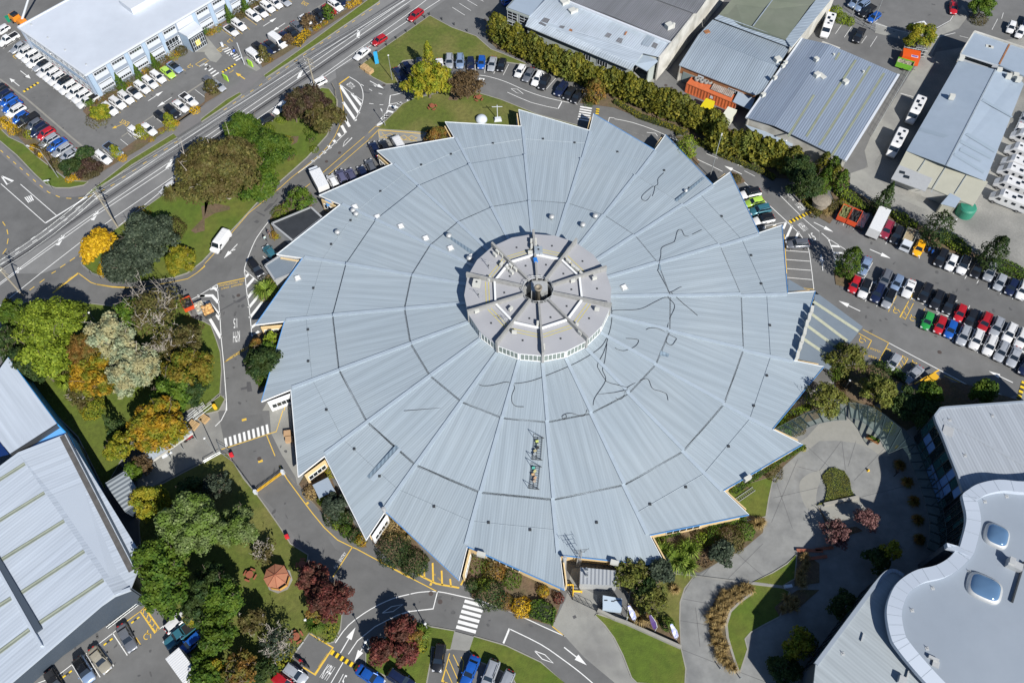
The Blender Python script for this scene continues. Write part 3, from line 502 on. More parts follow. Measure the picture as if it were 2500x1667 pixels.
line('yellow_edge_line', 'Pc 800,25 190,500 -20,660', .34, 1); line('yellow_edge_line', 'Pc 800,25 1200,320 1400,390 1900,475 2352,495', .14, 1); line('yellow_edge_line', '02 1100,120 1280,148 1480,160 1640,155 1930,105 2150,60 2260,-10 2347,-85 11 -10,1470', .14, 1); text('NO', 'Pc 585,125 455,215 610,165', 1); text('ENTRY', 'Pc 325,325 85,505 350,370', 1)
b = MB(); rs = random.Random(3)
for code, x0, y0, x1, y1, n in (('42', 200, 100, 2300, 900, 45), ('41', 300, 1100, 1500, 1560, 12), ('00', 100, 700, 2300, 1500, 40), ('10', 300, 100, 1300, 600, 14), ('11', 300, 300, 1900, 1500, 22), ('12', 200, 100, 480, 1500, 14), ('04', 700, 900, 1900, 1560, 18), ('24', 0, 500, 1400, 1000, 14), ('13', 300, 300, 1200, 1400, 16), ('31', 900, 100, 2100, 1100, 14), ('40', 500, 50, 1500, 600, 14)):
    for _ in range(n):
        c = G('%s %f,%f' % (code, rs.uniform(x0, x1), rs.uniform(y0, y1)))[0]; r1, r2, a0 = rs.uniform(.12, .6), rs.uniform(.1, .3), rs.uniform(0, 3); P = []
        for k in range(9): t = 2*PI*k/9; q = rs.uniform(.7, 1.2); x, y = math.cos(t)*r1*q, math.sin(t)*r2*q; P.append(Vector((c.x+x*math.cos(a0)-y*math.sin(a0), c.y+x*math.sin(a0)+y*math.cos(a0), 0)))
        b.sheet(P, .0215)
b.build('asphalt_stain', mat('oil stained asphalt', (.085, .085, .086), .85, var=.3, scale=2), kind='structure')
for q in ('11 1545,185', '11 1395,285', '24 245,540', '24 350,635', '10 2052,980', '30 590,980', '30 655,1010', '20 865,228', '42 1380,900', '13 625,552', '12 385,250'): b = MB(); c = G(q)[0]; b.lathe((c.x, c.y, .018), [(.38, 0), (.38, .008), (.02, .009)], 14); b.build('manhole_cover', mat('iron cover', (.07, .055, .05), .7), kind='structure')
for (key, y_), b_ in MARK.items():
    b_.build(key, M_gutk if 'gutter' in key else M_yline if y_ else M_wline, kind='structure')
# ================================================================ THE ROUND EXHIBITION BUILDING
C0 = Vector((4.91, 87.57, 0)); R1, R2, RT_, RN_ = 37.57, 24.16, 52.34, 46.96; ZR1 = 4.33; SL = .0557; RD = 13.35
A0 = 1.5989
M_roof = mat('blue grey corrugated roofing', (.335, .393, .435), .45, .15, rib=.35, ribs=.42, patch=(.365, .42, .455), pscale=.06, objvar=.05)
M_cap = mat('pale ridge flashing', (.42, .49, .55), .45, .25, var=.06, scale=.8)
M_gut = mat('grey gutter flashing', (.29, .335, .375), .6, .1, var=.2, scale=2)
M_cream = mat('cream painted wall', (.62, .46, .24), .8, var=.06, scale=1)
M_white = mat('white paint', (.72, .73, .73), .6, var=.04, scale=1)
M_bluef = mat('blue fascia', (.10, .27, .55), .5)
M_glass = mat('dark window glass', (.02, .026, .03), .08, spec=.8)
M_alum = mat('pale grey steel', (.45, .46, .46), .5, .3, var=.08, scale=2)
M_steel = mat('dark steel', (.06, .065, .07), .5, .4)
M_memb = mat('lilac grey roof membrane', (.335, .34, .36), .85, var=.05, scale=.6, patch=(.31, .315, .335), pscale=.3)
M_cb = mat('weathered concrete beam', (.27, .27, .26), .9, var=.18, scale=1.6)
M_green = mat('grey green glazing', (.16, .19, .17), .25, var=.25, scale=1.3)
HALL = empty('exhibition_hall', (0, 0, 0), label='huge round exhibition hall with saw-toothed blue grey corrugated roof and glazed drum on top', cat='building')
def rad(k, r, tw=0.0): a = A0+tw-k*PI/10; return C0+Vector((math.cos(a)*r, math.sin(a)*r, 0))
def zr(P, k):
    a = A0-(k+.5)*PI/10; m = Vector((math.cos(a), math.sin(a), 0)); return ZR1-SL*((P-C0).dot(m)-R1*math.cos(PI/20))
def roofsheet(pts, k, top, th=.12):
    """sloping corrugated slab; ribs run along the sector's centre line"""
    a = A0-(k+.5)*PI/10; m = Vector((math.cos(a), math.sin(a), 0)); n = Vector((-m.y, m.x, 0)); b = MB()
    P = [Vector((p.x, p.y, zr(p, k)+top)) for p in pts]
    uv = [((p-C0).dot(n), (p-C0).dot(m)) for p in P]
    ar = sum(P[i].x*P[(i+1) % len(P)].y-P[(i+1) % len(P)].x*P[i].y for i in range(len(P)))
    if ar < 0: P = P[::-1]; uv = uv[::-1]
    b.face(P, uv); L_ = len(P); dn = Vector((0, 0, -th))
    for i in range(L_):
        j = (i+1) % L_; b.face([P[i]+dn, P[j]+dn, P[j], P[i]], [(0, 0), (0, 0), (0, 0), (0, 0)])
    b.face([p+dn for p in P[::-1]], [(0, 0)]*L_)
    return b
ST1, ST2 = .34, .22
tips = [rad(k, RT_, .0145) for k in range(20)]; nots = [rad(k, RN_, .0105) for k in range(20)]
for k in range(20):
    j = (k+1) % 20; a1, b1, a2, b2 = rad(k, R1), rad(j, R1), rad(k, R2), rad(j, R2); a3, b3 = rad(k, RD-.4), rad(j, RD-.4)
    o = roofsheet([a1, tips[k], nots[j], b1], k, 0).build('roof_panel', M_roof, HALL)
    ov = .25
    a1o, b1o = rad(k, R1+ov), rad(j, R1+ov); a2o, b2o = rad(k, R2+ov), rad(j, R2+ov)
    roofsheet([a2, a1o, b1o, b2], k, ST1).build('roof_panel', M_roof, HALL)
    roofsheet([a3, a2o, b2o, b3], k, ST1+ST2).build('roof_panel', M_roof, HALL)
    # risers between the three roof levels
    for (p, q, t, h) in ((a1, b1, 0, ST1), (a2, b2, ST1, ST2)):
        g = MB(); P, Q = [Vector((x.x, x.y, zr(x, k)+t+.02)) for x in (p, q)]; up = Vector((0, 0, h-.14)); g.face([Q, P, P+up, Q+up]); g.build('roof_step', M_gut, HALL)
        g = MB(); d = (p+q)/2-C0; d.z = 0; d.normalize(); P2, Q2 = P+d*.55, Q+d*.55
        f_ = lambda v: Vector((v.x, v.y, zr(v, k)+t+.03)); g.face([f_(P2), f_(Q2), f_(Q), f_(P)][::-1]); g.face([f_(P2), f_(Q2), f_(Q), f_(P)]); g.build('gutter_tray', M_gut, HALL)
    # ridge capping along each radial, a raised flat rib
    for ra, rb, t in ((RN_-.3, R1+.1, 0), (R1+.3, R2, ST1), (R2+.2, RD, ST1+ST2)):
        g = MB(); p, q = rad(k, ra, .004), rad(k, rb); p = Vector((p.x, p.y, zr(p, k)+t+.17)); q = Vector((q.x, q.y, zr(q, k)+t+.17)); g.beam(p, q, .62, .12); g.build('ridge_cap', M_cap, HALL)
    # sheet-end parapet trims: saw edge and long eave
    g = MB(); p, q = tips[k].copy(), nots[j].copy(); p.z = zr(p, k)+.1; q.z = zr(q, k)+.1
    g.beam(p, q, .1, .32); g.build('eave_fascia', M_white if k in (18, 19, 0, 16, 17, 13, 12) else M_bluef, HALL)
    g = MB(); p, q = tips[k].copy(), nots[k].copy(); p.z = zr(p, k)+.09; q.z = zr(q, k)+.09; g.beam(q, p, .1, .3); g.build('eave_fascia', M_white, HALL)
    # walls below
    def inset(p, q, d): 
        e = (q-p); e.z = 0; e.normalize(); n = Vector((-e.y, e.x, 0)); c = (p+q)/2-C0; n = n if n.dot(c) < 0 else -n; return p+n*d, q+n*d
    wall_m = M_cream
    wi = .55 if k in (6, 7, 8, 9, 10, 11) else .9
    p, q = inset(tips[k], nots[j], wi); e = (q-p).normalized(); p = p+e*.9; hgt = min(zr(p, k), zr(q, k))-.14
    g = MB(); g.beam((p.x, p.y, hgt), (q.x, q.y, hgt), .25, hgt); g.build('wall', wall_m, HALL)
    n = Vector((-e.y, e.x, 0)); n = n if n.dot((p+q)/2-C0) > 0 else -n; Lw = (q-p).length; ang = math.atan2(e.y, e.x)
    if k in (7, 10, 11, 13, 14, 8):
        w = MB(); fr = MB(); c = p+e*(Lw*.62)+n*.14; w.box((c.x, c.y, 1.1), (Lw*.36, .06, 1.2), ang); wo = w.build('window', M_glass, HALL)
        for t in np.linspace(-.5, .5, 6):
            c2 = c+e*(Lw*.36*t)+n*.03; fr.box((c2.x, c2.y, 1.05), (.09, .1, 1.3), ang)
        fr.build('window_frame', M_white, wo)
    p, q = inset(tips[k], nots[k], .45); hgt = min(zr(tips[k], k), zr(nots[k], k))-.16; q = q+(p-q)*.05; p = p+(q-p)*.18
    g = MB(); g.beam((p.x, p.y, hgt), (q.x, q.y, hgt), .22, hgt); g.build('wall', M_white if k in (12, 14) else wall_m, HALL)
    e = (q-p).normalized(); n = Vector((-e.y, e.x, 0)); c0_ = (p+q)/2; n = n if n.dot(c0_-(tips[k]+(nots[j]-tips[k])*.3)) > 0 else -n
    Lw = (q-p).length; ang = math.atan2(e.y, e.x); w = MB(); c = c0_+n*.13; w.box((c.x, c.y, 1.0), (Lw*.8, .05, 1.3), ang); wo = w.build('window', M_glass, HALL); fr = MB()
    for t in np.linspace(-.5, .5, 5):
        c2 = c+e*(Lw*.8*t)+n*.03; fr.box((c2.x, c2.y, .95), (.1, .1, 1.4), ang)
    for zz in (.95, 2.3): fr.box((c.x+n.x*.03, c.y+n.y*.03, zz), (Lw*.82, .1, .1), ang)
    fr.build('window_frame', M_white, wo)
    # little safety anchors on the outer sheet, a line of them
    for t in ((.5,) if k % 2 else (.3, .8)):
        c = rad(k, 43.6).lerp(rad(j, 42.6), t); z = zr(c, k); g = MB(); g.box((c.x, c.y, z), (.42, .42, .16)); g.build('roof_anchor', M_steel, HALL)
    if k not in (2, 9):
        g = MB(); c, d = rad(k, 42.9), rad(j, 42.9); g.tube([Vector((c.x, c.y, zr(c, k)+.06)), Vector((d.x, d.y, zr(d, k)+.06))], .035, 4); g.build('safety_line', M_gut, HALL)
# translucent / darker sheets and skylights lying in the roof
def onroof(spec, dz):
    out = []
    for p in G(spec, 4.5):
        k = int((A0-math.atan2(p.y-C0.y, p.x-C0.x))/(PI/10) % 20); r = (p-C0).xy.length
        t = 0 if r > R1 else (ST1 if r > R2 else ST1+ST2)
        out.append(Vector((p.x, p.y, zr(p, k)+t+dz)))
    return out
M_sheet = mat('darker roof sheet', (.22, .29, .35), .45, .25, rib=.8, ribs=.62)
M_wet = mat('stained roof sheet', (.42, .47, .45), .5, .1, rib=.8, ribs=.62, var=.1, scale=.5)
for s_, m_ in (('31 685,740 1020,435 1045,450 715,752', M_sheet), ('31 480,1470 515,1470 530,1568 500,1568', M_sheet), ('32 520,920 620,945 610,985 510,965', M_sheet), ('13 1850,740 2190,400 2225,425 1880,765', M_sheet), ('13 1885,770 2225,430 2260,450 1935,800', M_cap),
               ('21 390,1160 440,1165 770,1390 735,1420', M_sheet), ('23 1622,1010 1655,1010 1672,1240 1640,1245', M_sheet)):
    b = MB(); P = onroof(s_, .05); b.face(P if (P[1]-P[0]).cross(P[2]-P[1]).z > 0 else P[::-1], [(p.x, p.y) for p in (P if (P[1]-P[0]).cross(P[2]-P[1]).z > 0 else P[::-1])]); b.build('replaced_sheet', m_, HALL)
for s_ in ('11 1715,785', '11 1978,912', '11 2250,1043', '21 190,1192', '21 475,1325', '12 1055,28', '21 700,1435', '32 100,215'):
    c = onroof(s_, 0)[0]; b = MB(); b.box(c, (1.0, 1.0, .3), .4, .85); sk = b.build('skylight', M_white, HALL); b = MB(); b.box((c.x, c.y, c.z-.02), (1.25, 1.25, .14), .4); b.build('upstand', M_alum, sk)
for s_ in ('11 1735,890', '11 1520,1098', '11 1700,848', '21 457,1200', '21 1625,993', '21 1978,1083', '21 2120,975', '21 690,1470'):
    c = onroof(s_, 0)[0]; b = MB(); b.lathe(c, [(.3, 0), (.28, .45), (.5, .5), (.55, .85), (.3, 1.05), (.02, 1.1)], 12); b.build('roof_vent', M_alum, HALL, smooth=True)
c = onroof('31 820,620', 0)[0]; b = MB(); b.lathe(c, [(.25, 0), (.25, .5), (.4, .55), (.02, .8)], 10); b.build('roof_vent', M_alum, HALL)
# ---- drum
ZD = 8.8; D10 = 9.0
DR = empty('roof_drum', (0, 0, 0)); DR.parent = HALL
for k in range(20):
    j = (k+1) % 20; p, q = rad(k, RD-.25), rad(j, RD-.25); base = 5.3; ang = math.atan2((q-p).y, (q-p).x); c = (p+q)/2; L_ = (q-p).length
    b = MB(); b.beam((p.x, p.y, ZD-.05), (q.x, q.y, ZD-.05), .2, 3.4); wl = b.build('clerestory_wall', M_white, DR)
    d = (c-C0); d.z = 0; d.normalize(); cc = c+d*.11; b = MB(); b.box((cc.x, cc.y, 6.5), (L_-.5, .06, 1.85), ang); b.build('clerestory_glazing', M_green, wl)
    b = MB()
    for t in np.linspace(-.5, .5, 6): b.box((cc.x+math.cos(ang)*(L_-.4)*t+d.x*.04, cc.y+math.sin(ang)*(L_-.4)*t+d.y*.04, 6.4), (.1, .1, 2.05), ang)
    for zz in (6.38, 8.35): b.box((cc.x+d.x*.05, cc.y+d.y*.05, zz), (L_-.2, .14, .14), ang)
    b.build('window_frame', M_white, wl)
    # roof of the drum, 20 wedges falling gently outwards
    b = MB(); pi_, qi = rad(k, 2.8), rad(j, 2.8); po, qo = rad(k, RD), rad(j, RD)
    P = [Vector((pi_.x, pi_.y, ZD+.28)), Vector((qi.x, qi.y, ZD+.28)), Vector((qo.x, qo.y, ZD)), Vector((po.x, po.y, ZD))]; b.face(P if (P[1]-P[0]).cross(P[2]-P[1]).z > 0 else P[::-1]); dn = Vector((0, 0, -.18)); b.face([P[3]+dn, P[2]+dn, P[2], P[3]])
    b.build('membrane_roof', M_memb, DR)
for k in range(0, 20, 2):
    p, q = rad(k, RD+.1), rad(k, 2.6); b = MB(); b.beam((p.x, p.y, 9.95), (q.x, q.y, 9.8), .36, 1.4); fin = b.build('radial_beam', M_cb, DR)
    b = MB(); d = (p-C0).normalized(); b.beam((p.x+d.x*.05, p.y+d.y*.05, 9.99), (p.x-d.x*1.2, p.y-d.y*1.2, 9.96), .42, 4.3); b.build('beam_end_pier', M_cb, fin)
    j = k+2; u, v = rad(k, 8.15), rad(j, 8.15); u = u.lerp(v, .03); v = v.lerp(u, .03); b = MB(); b.beam((u.x, u.y, 9.45), (v.x, v.y, 9.45), .36, .28); b.beam((u.x, u.y, 9.17), (v.x, v.y, 9.17), .12, .3); b.build('cable_tray', M_white, DR)
    for rr, rb in ((9.3, .09), (9.9, .09)):
        if k in (4,): continue
        u, v = rad(k, rr), rad(j, rr); u2, v2 = u.lerp(v, .06), v.lerp(u, .06); b = MB(); zt = ZD+.28*(1-(rr-2.8)/(RD-2.8))
        b.strip([Vector((u2.x, u2.y, zt+.03)), Vector((v2.x, v2.y, zt+.03))], .13); b.build('yellow_walk_line', mat('faded yellow line', (.5, .43, .1), .8), DR)
    for rr in (6.4, 11.3):
        c = rad(k, rr).lerp(rad(j, rr), .5); b = MB(); zt = ZD+.28*(1-(rr-2.8)/(RD-2.8)); b.box((c.x, c.y, zt-.02), (.3, .3, .12)); b.build('roof_anchor', M_steel, DR)
# centre well: octagonal deck, rails and flue
b = MB(); b.lathe((C0.x, C0.y, 5.6), [(2.75, 0), (2.75, .12)], 20); b.build('well_floor', M_steel, DR)
b = MB(); b.lathe((C0.x, C0.y, 5.7), [(2.8, 0), (2.8, 3.0), (2.65, 3.0), (2.65, 0)], 10); b.build('well_wall', M_alum, DR)
b = MB(); c = C0+Vector((.3, 1.2, 0)); b.box((c.x, c.y, 5.7), (3.0, 2.2, 3.2)); b.build('plant_housing', M_alum, DR)
b = MB()
for i in range(10):
    a, c = 2*PI*i/10, 2*PI*(i+1)/10; p, q = C0+Vector((math.cos(a)*2.9, math.sin(a)*2.9, 0)), C0+Vector((math.cos(c)*2.9, math.sin(c)*2.9, 0))
    for zz in (9.4, 9.9): b.tube([(p.x, p.y, zz), (q.x, q.y, zz)], .04, 4)
    b.tube([(p.x, p.y, 8.5), (p.x, p.y, 9.9)], .04, 4)
b.build('guard_rail', M_alum, DR)
b = MB(); b.lathe((C0.x+.0, C0.y-.9, 5.7), [(.42, 0), (.42, 5.4), (.72, 5.5), (.72, 5.75), (.5, 5.75), (.3, 5.5)], 20); b.build('flue', mat('rusty galvanised flue', (.30, .26, .2), .6, .5, var=.25, scale=2), DR, smooth=True)
M_ac = mat('off-white casing', (.5, .5, .46), .6)
def ac_unit(spec, z, rz, d=(1.1, .5, .8), fan=1, name='air_conditioner', m=None, parent=DR):
    c = G(spec, z)[0]; b = MB(); b.box((c.x, c.y, z-.45), d, rz); u = b.build(name, m or M_ac, parent)
    if fan: b = MB(); b.lathe((c.x, c.y, z-.45+d[2]), [(.2, 0), (.2, .04)], 12); b.build('fan_grille', M_steel, u)
    return u
for s_, rz in (('Pi 335,155', -.9), ('Pi 312,180', -.9), ('Pi 372,180', -.9), ('Pi 368,262', 1.0), ('Pi 418,295', -.9), ('Pi 455,330', -.9), ('Pi 487,305', -.9), ('Pi 448,275', -.9), ('Pi 628,65', 1.5), ('Pi 665,60', 1.5), ('Pi 665,105', 1.5), ('Pi 630,110', 1.5), ('Pi 618,160', 0),
               ('Pi 945,140', 1.0), ('Pi 945,235', -.8), ('Pi 990,285', -.8), ('Pi 1022,310', -.8), ('Pi 1060,345', -.8), ('Pi 985,405', .3), ('Pi 1172,382', .3), ('Pi 1195,650', -.2), ('Pi 265,390', 1.0), ('Pi 155,668', .4), ('Pi 448,648', .8), ('Pi 682,775', 1.5), ('Pi 480,848', -.1), ('22 1540,830', 1.5), ('22 1910,590', .9), ('22 1955,670', -.9)):
    ac_unit(s_, 9.6, rz, (.85, .4, .7), fan=0)
ac_unit('Pi 155,430', 9.6, -.2, (1.4, 1.3, .9)); ac_unit('Pi 688,150', 9.6, 0, (1.5, 1.5, .9), m=M_gut)
b = MB(); c = G('Pi 662,240', 9.3)[0]; b.box((c.x, c.y, 9.6), (.8, 1.1, .3), .2, .8); b.build('blue_cover', mat('blue tarpaulin', (.02, .17, .55), .5), DR)
for s_, h in (('Pi 405,770', 1.6), ('Pi 700,205', 1.2), ('Pi 265,310', 2.6), ('Pi 395,800', 2.2), ('Pi 180,560', 2.0)):
    c = G(s_, 8.8)[0]; b = MB(); b.tube([c, c+Vector((0, 0, h))], .05, 5); b.tube([c+Vector((-.8, .3, h*.9)), c+Vector((.8, -.3, h*.9))], .03, 4); b.tube([c+Vector((-.5, .2, h*.7)), c+Vector((.5, -.2, h*.7))], .03, 4); b.build('aerial', M_alum, DR)
# eave air handlers on the east edge and other boxes that hang over the eaves
for i, (x, y) in enumerate(((2262, 412), (2232, 500), (2203, 580), (2180, 670), (2150, 765), (2130, 830), (2098, 935))):
    c = G('32 %d,%d' % (x, y), 4.6)[0]; b = MB(); b.box((c.x, c.y, 3.9), (.55, 1.35, 1.1), -.33); b.build('eave_fan_box', M_ac, HALL)
for s_ in ('33 1525,775', '24 820,90', 'Pm 900,170'):
    c = G(s_, 4.2)[0]; b = MB(); b.box((c.x, c.y, 3.6), (1.3, .6, 1.0), .5 if '33' in s_ else -.3); b.build('eave_fan_box', M_ac, HALL)
for s_ in ('13 2065,1165', '24 1775,170'):
    c = G(s_, 3.4)[0]; b = MB(); b.lathe((c.x, c.y, 0), [(.28, 0), (.28, 5.0), (.35, 5.0), (.35, 5.15), (.02, 5.2)], 12); b.build('round_duct', M_alum, HALL)
# entrance canopy on the east side
M_slate = mat('slate blue canopy', (.165, .20, .235), .6, var=.06, scale=.6); M_trans = mat('pale translucent strip', (.42, .43, .32), .5, var=.12, scale=1.5)
CP = G('32 1985,60 2200,185 42 500,607 110,1100 32 2290,1010 2100,975 2300,200 2000,190', 3.4)
b = MB(); b.prism(G('32 1990,60 2210,190 42 0,240 500,607 110,1100 32 2290,1015 2095,975 2290,390 2300,200 1990,200', 3.2), 3.05, 3.2); b.build('entrance_canopy', M_slate, HALL)
for q in ('32 2280,320 42 450,660', '32 2265,465 42 270,735 320,770', '32 2215,600 42 250,880', '32 2165,745 42 180,990'):
    p = G(q, 3.24); b = MB(); b.strip([p[0], p[-1]], .62); b.build('translucent_strip', M_trans, HALL)
# dark flat-roofed annexes on the west edge
for s_, z_, m_ in (('11 765,990 1215,805 1345,925 1010,1190', 3.3, mat('black flat roof', (.035, .038, .042), .5, var=.25, scale=.6)), ('11 690,1470 845,1370 1075,1400 980,1568 800,1640', 3.2, M_slate)):
    P = G(s_, z_); b = MB(); b.prism(P, 0, z_-.3); an = b.build('annex', M_alum, HALL); b = MB(); b.sheet(P, z_-.12); b.build('annex_roof', m_, an); b = MB()
    for i in range(len(P)): b.beam(P[i], P[(i+1) % len(P)], .35, .5)
    b.build('annex_parapet', M_alum, an)
b = MB(); P = G('11 1375,725 1430,735 1470,775 1405,810', 2.9); b.sheet(P, 3.05); b.build('blue_wall_band', M_bluef, HALL)
# service pipes between eaves on the south side: low link roof
for s_, z_ in (('24 1780,215 1860,190 1930,240 1870,270 1800,270', 2.2), ):
    pass
# ---- loose things on the roof
M_cable = mat('black cable', (.03, .03, .035), .6)
def roofcable(spec, lab):
    P = smooth([p+Vector((0, 0, .1)) for p in onroof(spec, 0)], 5); b = MB(); b.tube(P, .042, 5); b.build('cable', M_cable, None, label=lab, cat='cable', group='black cables trailing over the hall roof')
roofcable('31 570,400 505,470 500,540 465,570 380,740 320,740 320,690 440,580 460,600 450,650 435,695', 'black cable knotted in loops on the upper right of the round roof')
roofcable('31 1000,1075 890,1135', 'short black cable end by the outer gutter, right side of the round roof')
roofcable('31 848,1158 800,1150 765,1085 720,1100 690,1210 660,1240 540,1300 525,1400 490,1568 32 495,20 560,140 610,230 640,245 740,190 765,185', 'long black cable wandering down the right of the round roof')
roofcable('32 640,245 780,370 870,440 948,505', 'straight black cable running down-right from the inner gutter on the right')
roofcable('32 635,245 612,270 610,320 670,370 680,430 620,560 600,650 590,740 590,820 650,848 690,800 700,770 620,730 500,675 400,670 355,690', 'black cable hooked around the inner gutter on the right of the drum')
roofcable('32 610,320 560,320 440,380 320,445 200,470 0,480 22 2310,495', 'black cable running from the drum edge to the inner gutter on the right')
roofcable('22 2300,390 2310,560 2290,700 2250,800 2160,920 1900,1080 1530,1235 1350,1290 1190,1308 1110,1290 950,1325 850,1330 800,1315', 'longest black cable sweeping across the lower roof below the drum')
roofcable('22 1190,1308 1205,1360 1175,1440 1180,1520 1225,1560 1310,1565', 'black cable tail dropping below the lower left of the drum')
roofcable('22 2265,800 2220,950 2150,1090 2170,1160 2250,1280 2347,1400 23 -60,20', 'black cable looping down below the right of the drum')
roofcable('22 2255,860 2230,1050 2205,1150 2240,1270 2120,1460 2100,1545', 'black cable in a pinched loop below the right of the drum')
roofcable('32 125,795 200,797 268,812 230,880 110,932 30,920 0,900', 'black cable curled in a hook left of the inner gutter')
roofcable('32 610,1470 590,1400 520,1370 430,1340 380,1240 300,1250 140,1345 100,1440 50,1470 10,1460', 'black cable ending in a hook at the lower right inner gutter')
roofcable('23 2030,30 1985,92 1860,70 1790,75 1745,105 1770,130 1795,105 1780,75', 'black cable with a small coil on the inner gutter below the drum')
def rack(spec, lab, ln, gear):
    P = onroof(spec, .1); r = empty('roof_access_rack', P[0], label=lab, cat='rack', group='steel frames standing on the lower roof'); a, c = P[0], P[1]; e = (c-a).normalized(); n = Vector((-e.y, e.x, 0)); L_ = (c-a).length
    for t, nm in ((0, 'end_frame'), (L_, 'end_frame')):
        b = MB(); o = e*t; b.tube([o-n*.9, o+n*.9], .05, 5); b.tube([o-n*.9, o-n*.9+Vector((0, 0, 1.5))], .05, 5); b.tube([o+n*.9, o-n*.9+Vector((0, 0, 1.5))], .05, 5); b.build(nm, M_steel, r)
    b = MB()
    for s_ in (-.75, -.1, .6): b.tube([n*s_+Vector((0, 0, .12)), e*L_+n*s_+Vector((0, 0, .12))], .045, 5)
    for t in np.linspace(.1, .95, 9): b.tube([e*L_*t-n*.75+Vector((0, 0, .12)), e*L_*t+n*.6+Vector((0, 0, .12))], .03, 4)
    b.build('rail', M_steel, r)
    for i, (t, col) in enumerate(gear):
        b = MB(); c = e*L_*t+n*random.uniform(-.5, .3); b.box((c.x, c.y, .15), (.5, .35, .2), random.random()); b.build('stored_gear', mat('gear %s' % (col,), col, .7), r)
rack('23 1480,335 1460,580', 'upper of two black steel racks with stored gear lying on the lower roof', 0, [(.2, (.5, .55, .15)), (.35, (.3, .33, .33)), (.5, (.03, .03, .03)), (.65, (.4, .35, .2)), (.8, (.3, .33, .35))])
rack('23 1452,655 1425,905', 'lower of two black steel racks with orange gear lying on the lower roof', 0, [(.1, (.1, .4, .33)), (.25, (.5, .45, .2)), (.4, (.5, .33, .18)), (.55, (.48, .3, .18)), (.7, (.4, .32, .25))])
# lattice antenna tower standing off the south edge
c = G('24 1930,210')[0]; T_ = empty('lattice_mast', c, label='thin galvanised lattice mast with aerials beside the southern eave', cat='mast'); b = MB()
for x, y in ((-.35, -.3), (.35, -.3), (0, .35)): b.tube([(x, y, 0), (x*.6, y*.6, 7.5)], .05, 4)
for i in range(14):
    z = i*.53
    for (x, y), (x2, y2) in (((-.35, -.3), (.35, -.3)), ((.35, -.3), (0, .35)), ((0, .35), (-.35, -.3))):
        k1, k2 = 1-.4*z/7.5, 1-.4*(z+.53)/7.5; b.tube([(x*k1, y*k1, z), (x2*k2, y2*k2, z+.53)], .025, 3)
b.build('lattice', M_alum, T_); b = MB()
for z, w in ((7.3, 1.2), (6.6, .9), (5.9, .7)): b.tube([(-w, 0, z), (w, .2, z)], .035, 4); b.tube([(-w, 0, z-.4), (-w, 0, z+.5)], .03, 4); b.tube([(w, .2, z-.4), (w, .2, z+.5)], .03, 4)
b.build('aerial', M_steel, T_)
# ================================================================ THE OTHER BUILDINGS
def deep(name, P, th, m, parent, rdir=None, sub=None):
    """thick roof plane from world points; rdir = (i, j): ribs run along the edge i->j"""
    b = MB(); ar = sum(P[i].x*P[(i+1) % len(P)].y-P[(i+1) % len(P)].x*P[i].y for i in range(len(P)))
    e = Vector((1, 0, 0))
    if rdir: e = P[rdir[1]]-P[rdir[0]]; e.z = 0; e.normalize()
    n = Vector((-e.y, e.x, 0)); Q = P if ar > 0 else P[::-1]
    b.face(Q, [(p.dot(n), p.dot(e)) for p in Q]); dn = Vector((0, 0, -th)); L_ = len(Q)
    for i in range(L_): j = (i+1) % L_; b.face([Q[i]+dn, Q[j]+dn, Q[j], Q[i]], [(0, 0)]*4)
    b.face([p+dn for p in Q[::-1]], [(0, 0)]*L_)
    return b.build(name, m, parent)
def wall(P, i, j, m, parent, inset=0, drop=.1, name='wall', z0=0, z1=None, out=0):
    a, b_ = P[i].copy(), P[j].copy(); za, zb = (z1, z1) if z1 else (a.z-drop, b_.z-drop); g = MB()
    cen = sum(P, Vector())/len(P); e = (b_-a); e.z = 0; L_ = e.length; e.normalize(); n = Vector((-e.y, e.x, 0)); n = n if n.dot((a+b_)/2-cen) > 0 else -n
    a, b_ = a-n*inset, b_-n*inset; t = n*-.25
    f = lambda p, z: Vector((p.x, p.y, z)); A = [f(a, z0), f(b_, z0), f(b_, zb), f(a, za)]; B = [p+t for p in A]
    if (A[1]-A[0]).cross(A[2]-A[1]).dot(n) < 0: A = A[::-1]; B = B[::-1]
    g.face(A, [(0, 0), (L_, 0), (L_, za), (0, za)]); g.face(B[::-1])
    for k in range(4): g.face([A[(k+1) % 4], A[k], B[k], B[(k+1) % 4]])
    return g.build(name, m, parent), (a, b_, e, n, L_, math.atan2(e.y, e.x))
def panel(fr, s, z, w, h, m, parent, name='window', th=.1, off=.0, panes=0, frame=None, fw=.07, rows=1):
    """window or panel on a wall frame fr at distance s along it"""
    a, b_, e, n, L_, ang = fr; c = a+e*s+n*(off+th/2-.03); g = MB(); g.box((c.x, c.y, z), (w, th, h), ang); o = g.build(name, m, parent)
    if frame:
        g = MB(); c2 = c+n*(th/2+.02)
        for t in np.linspace(-.5, .5, panes+1): q = c2+e*w*t; g.box((q.x, q.y, z), (fw, .06, h), ang)
        for t in range(rows+1): g.box((c2.x+n.x*.01, c2.y+n.y*.01, z+h*t/rows-fw/2), (w+fw, .06, fw), ang)
        g.build('window_frame', frame, o)
    return o
M_offroof = mat('white roof membrane', (.53, .57, .635), .6, var=.04, scale=.3, patch=(.47, .51, .57), pscale=.05)
M_offgrey = mat('grey facade cladding', (.24, .28, .345), .6, var=.04, scale=.5); M_offblue = mat('pale blue facade pier', (.34, .44, .56), .6)
M_wp = mat('white facade panel', (.55, .58, .62), .5); M_lt = mat('pale corrugated iron', (.47, .53, .59), .45, .2, rib=.7, ribs=.5, patch=(.37, .42, .47), pscale=.12)
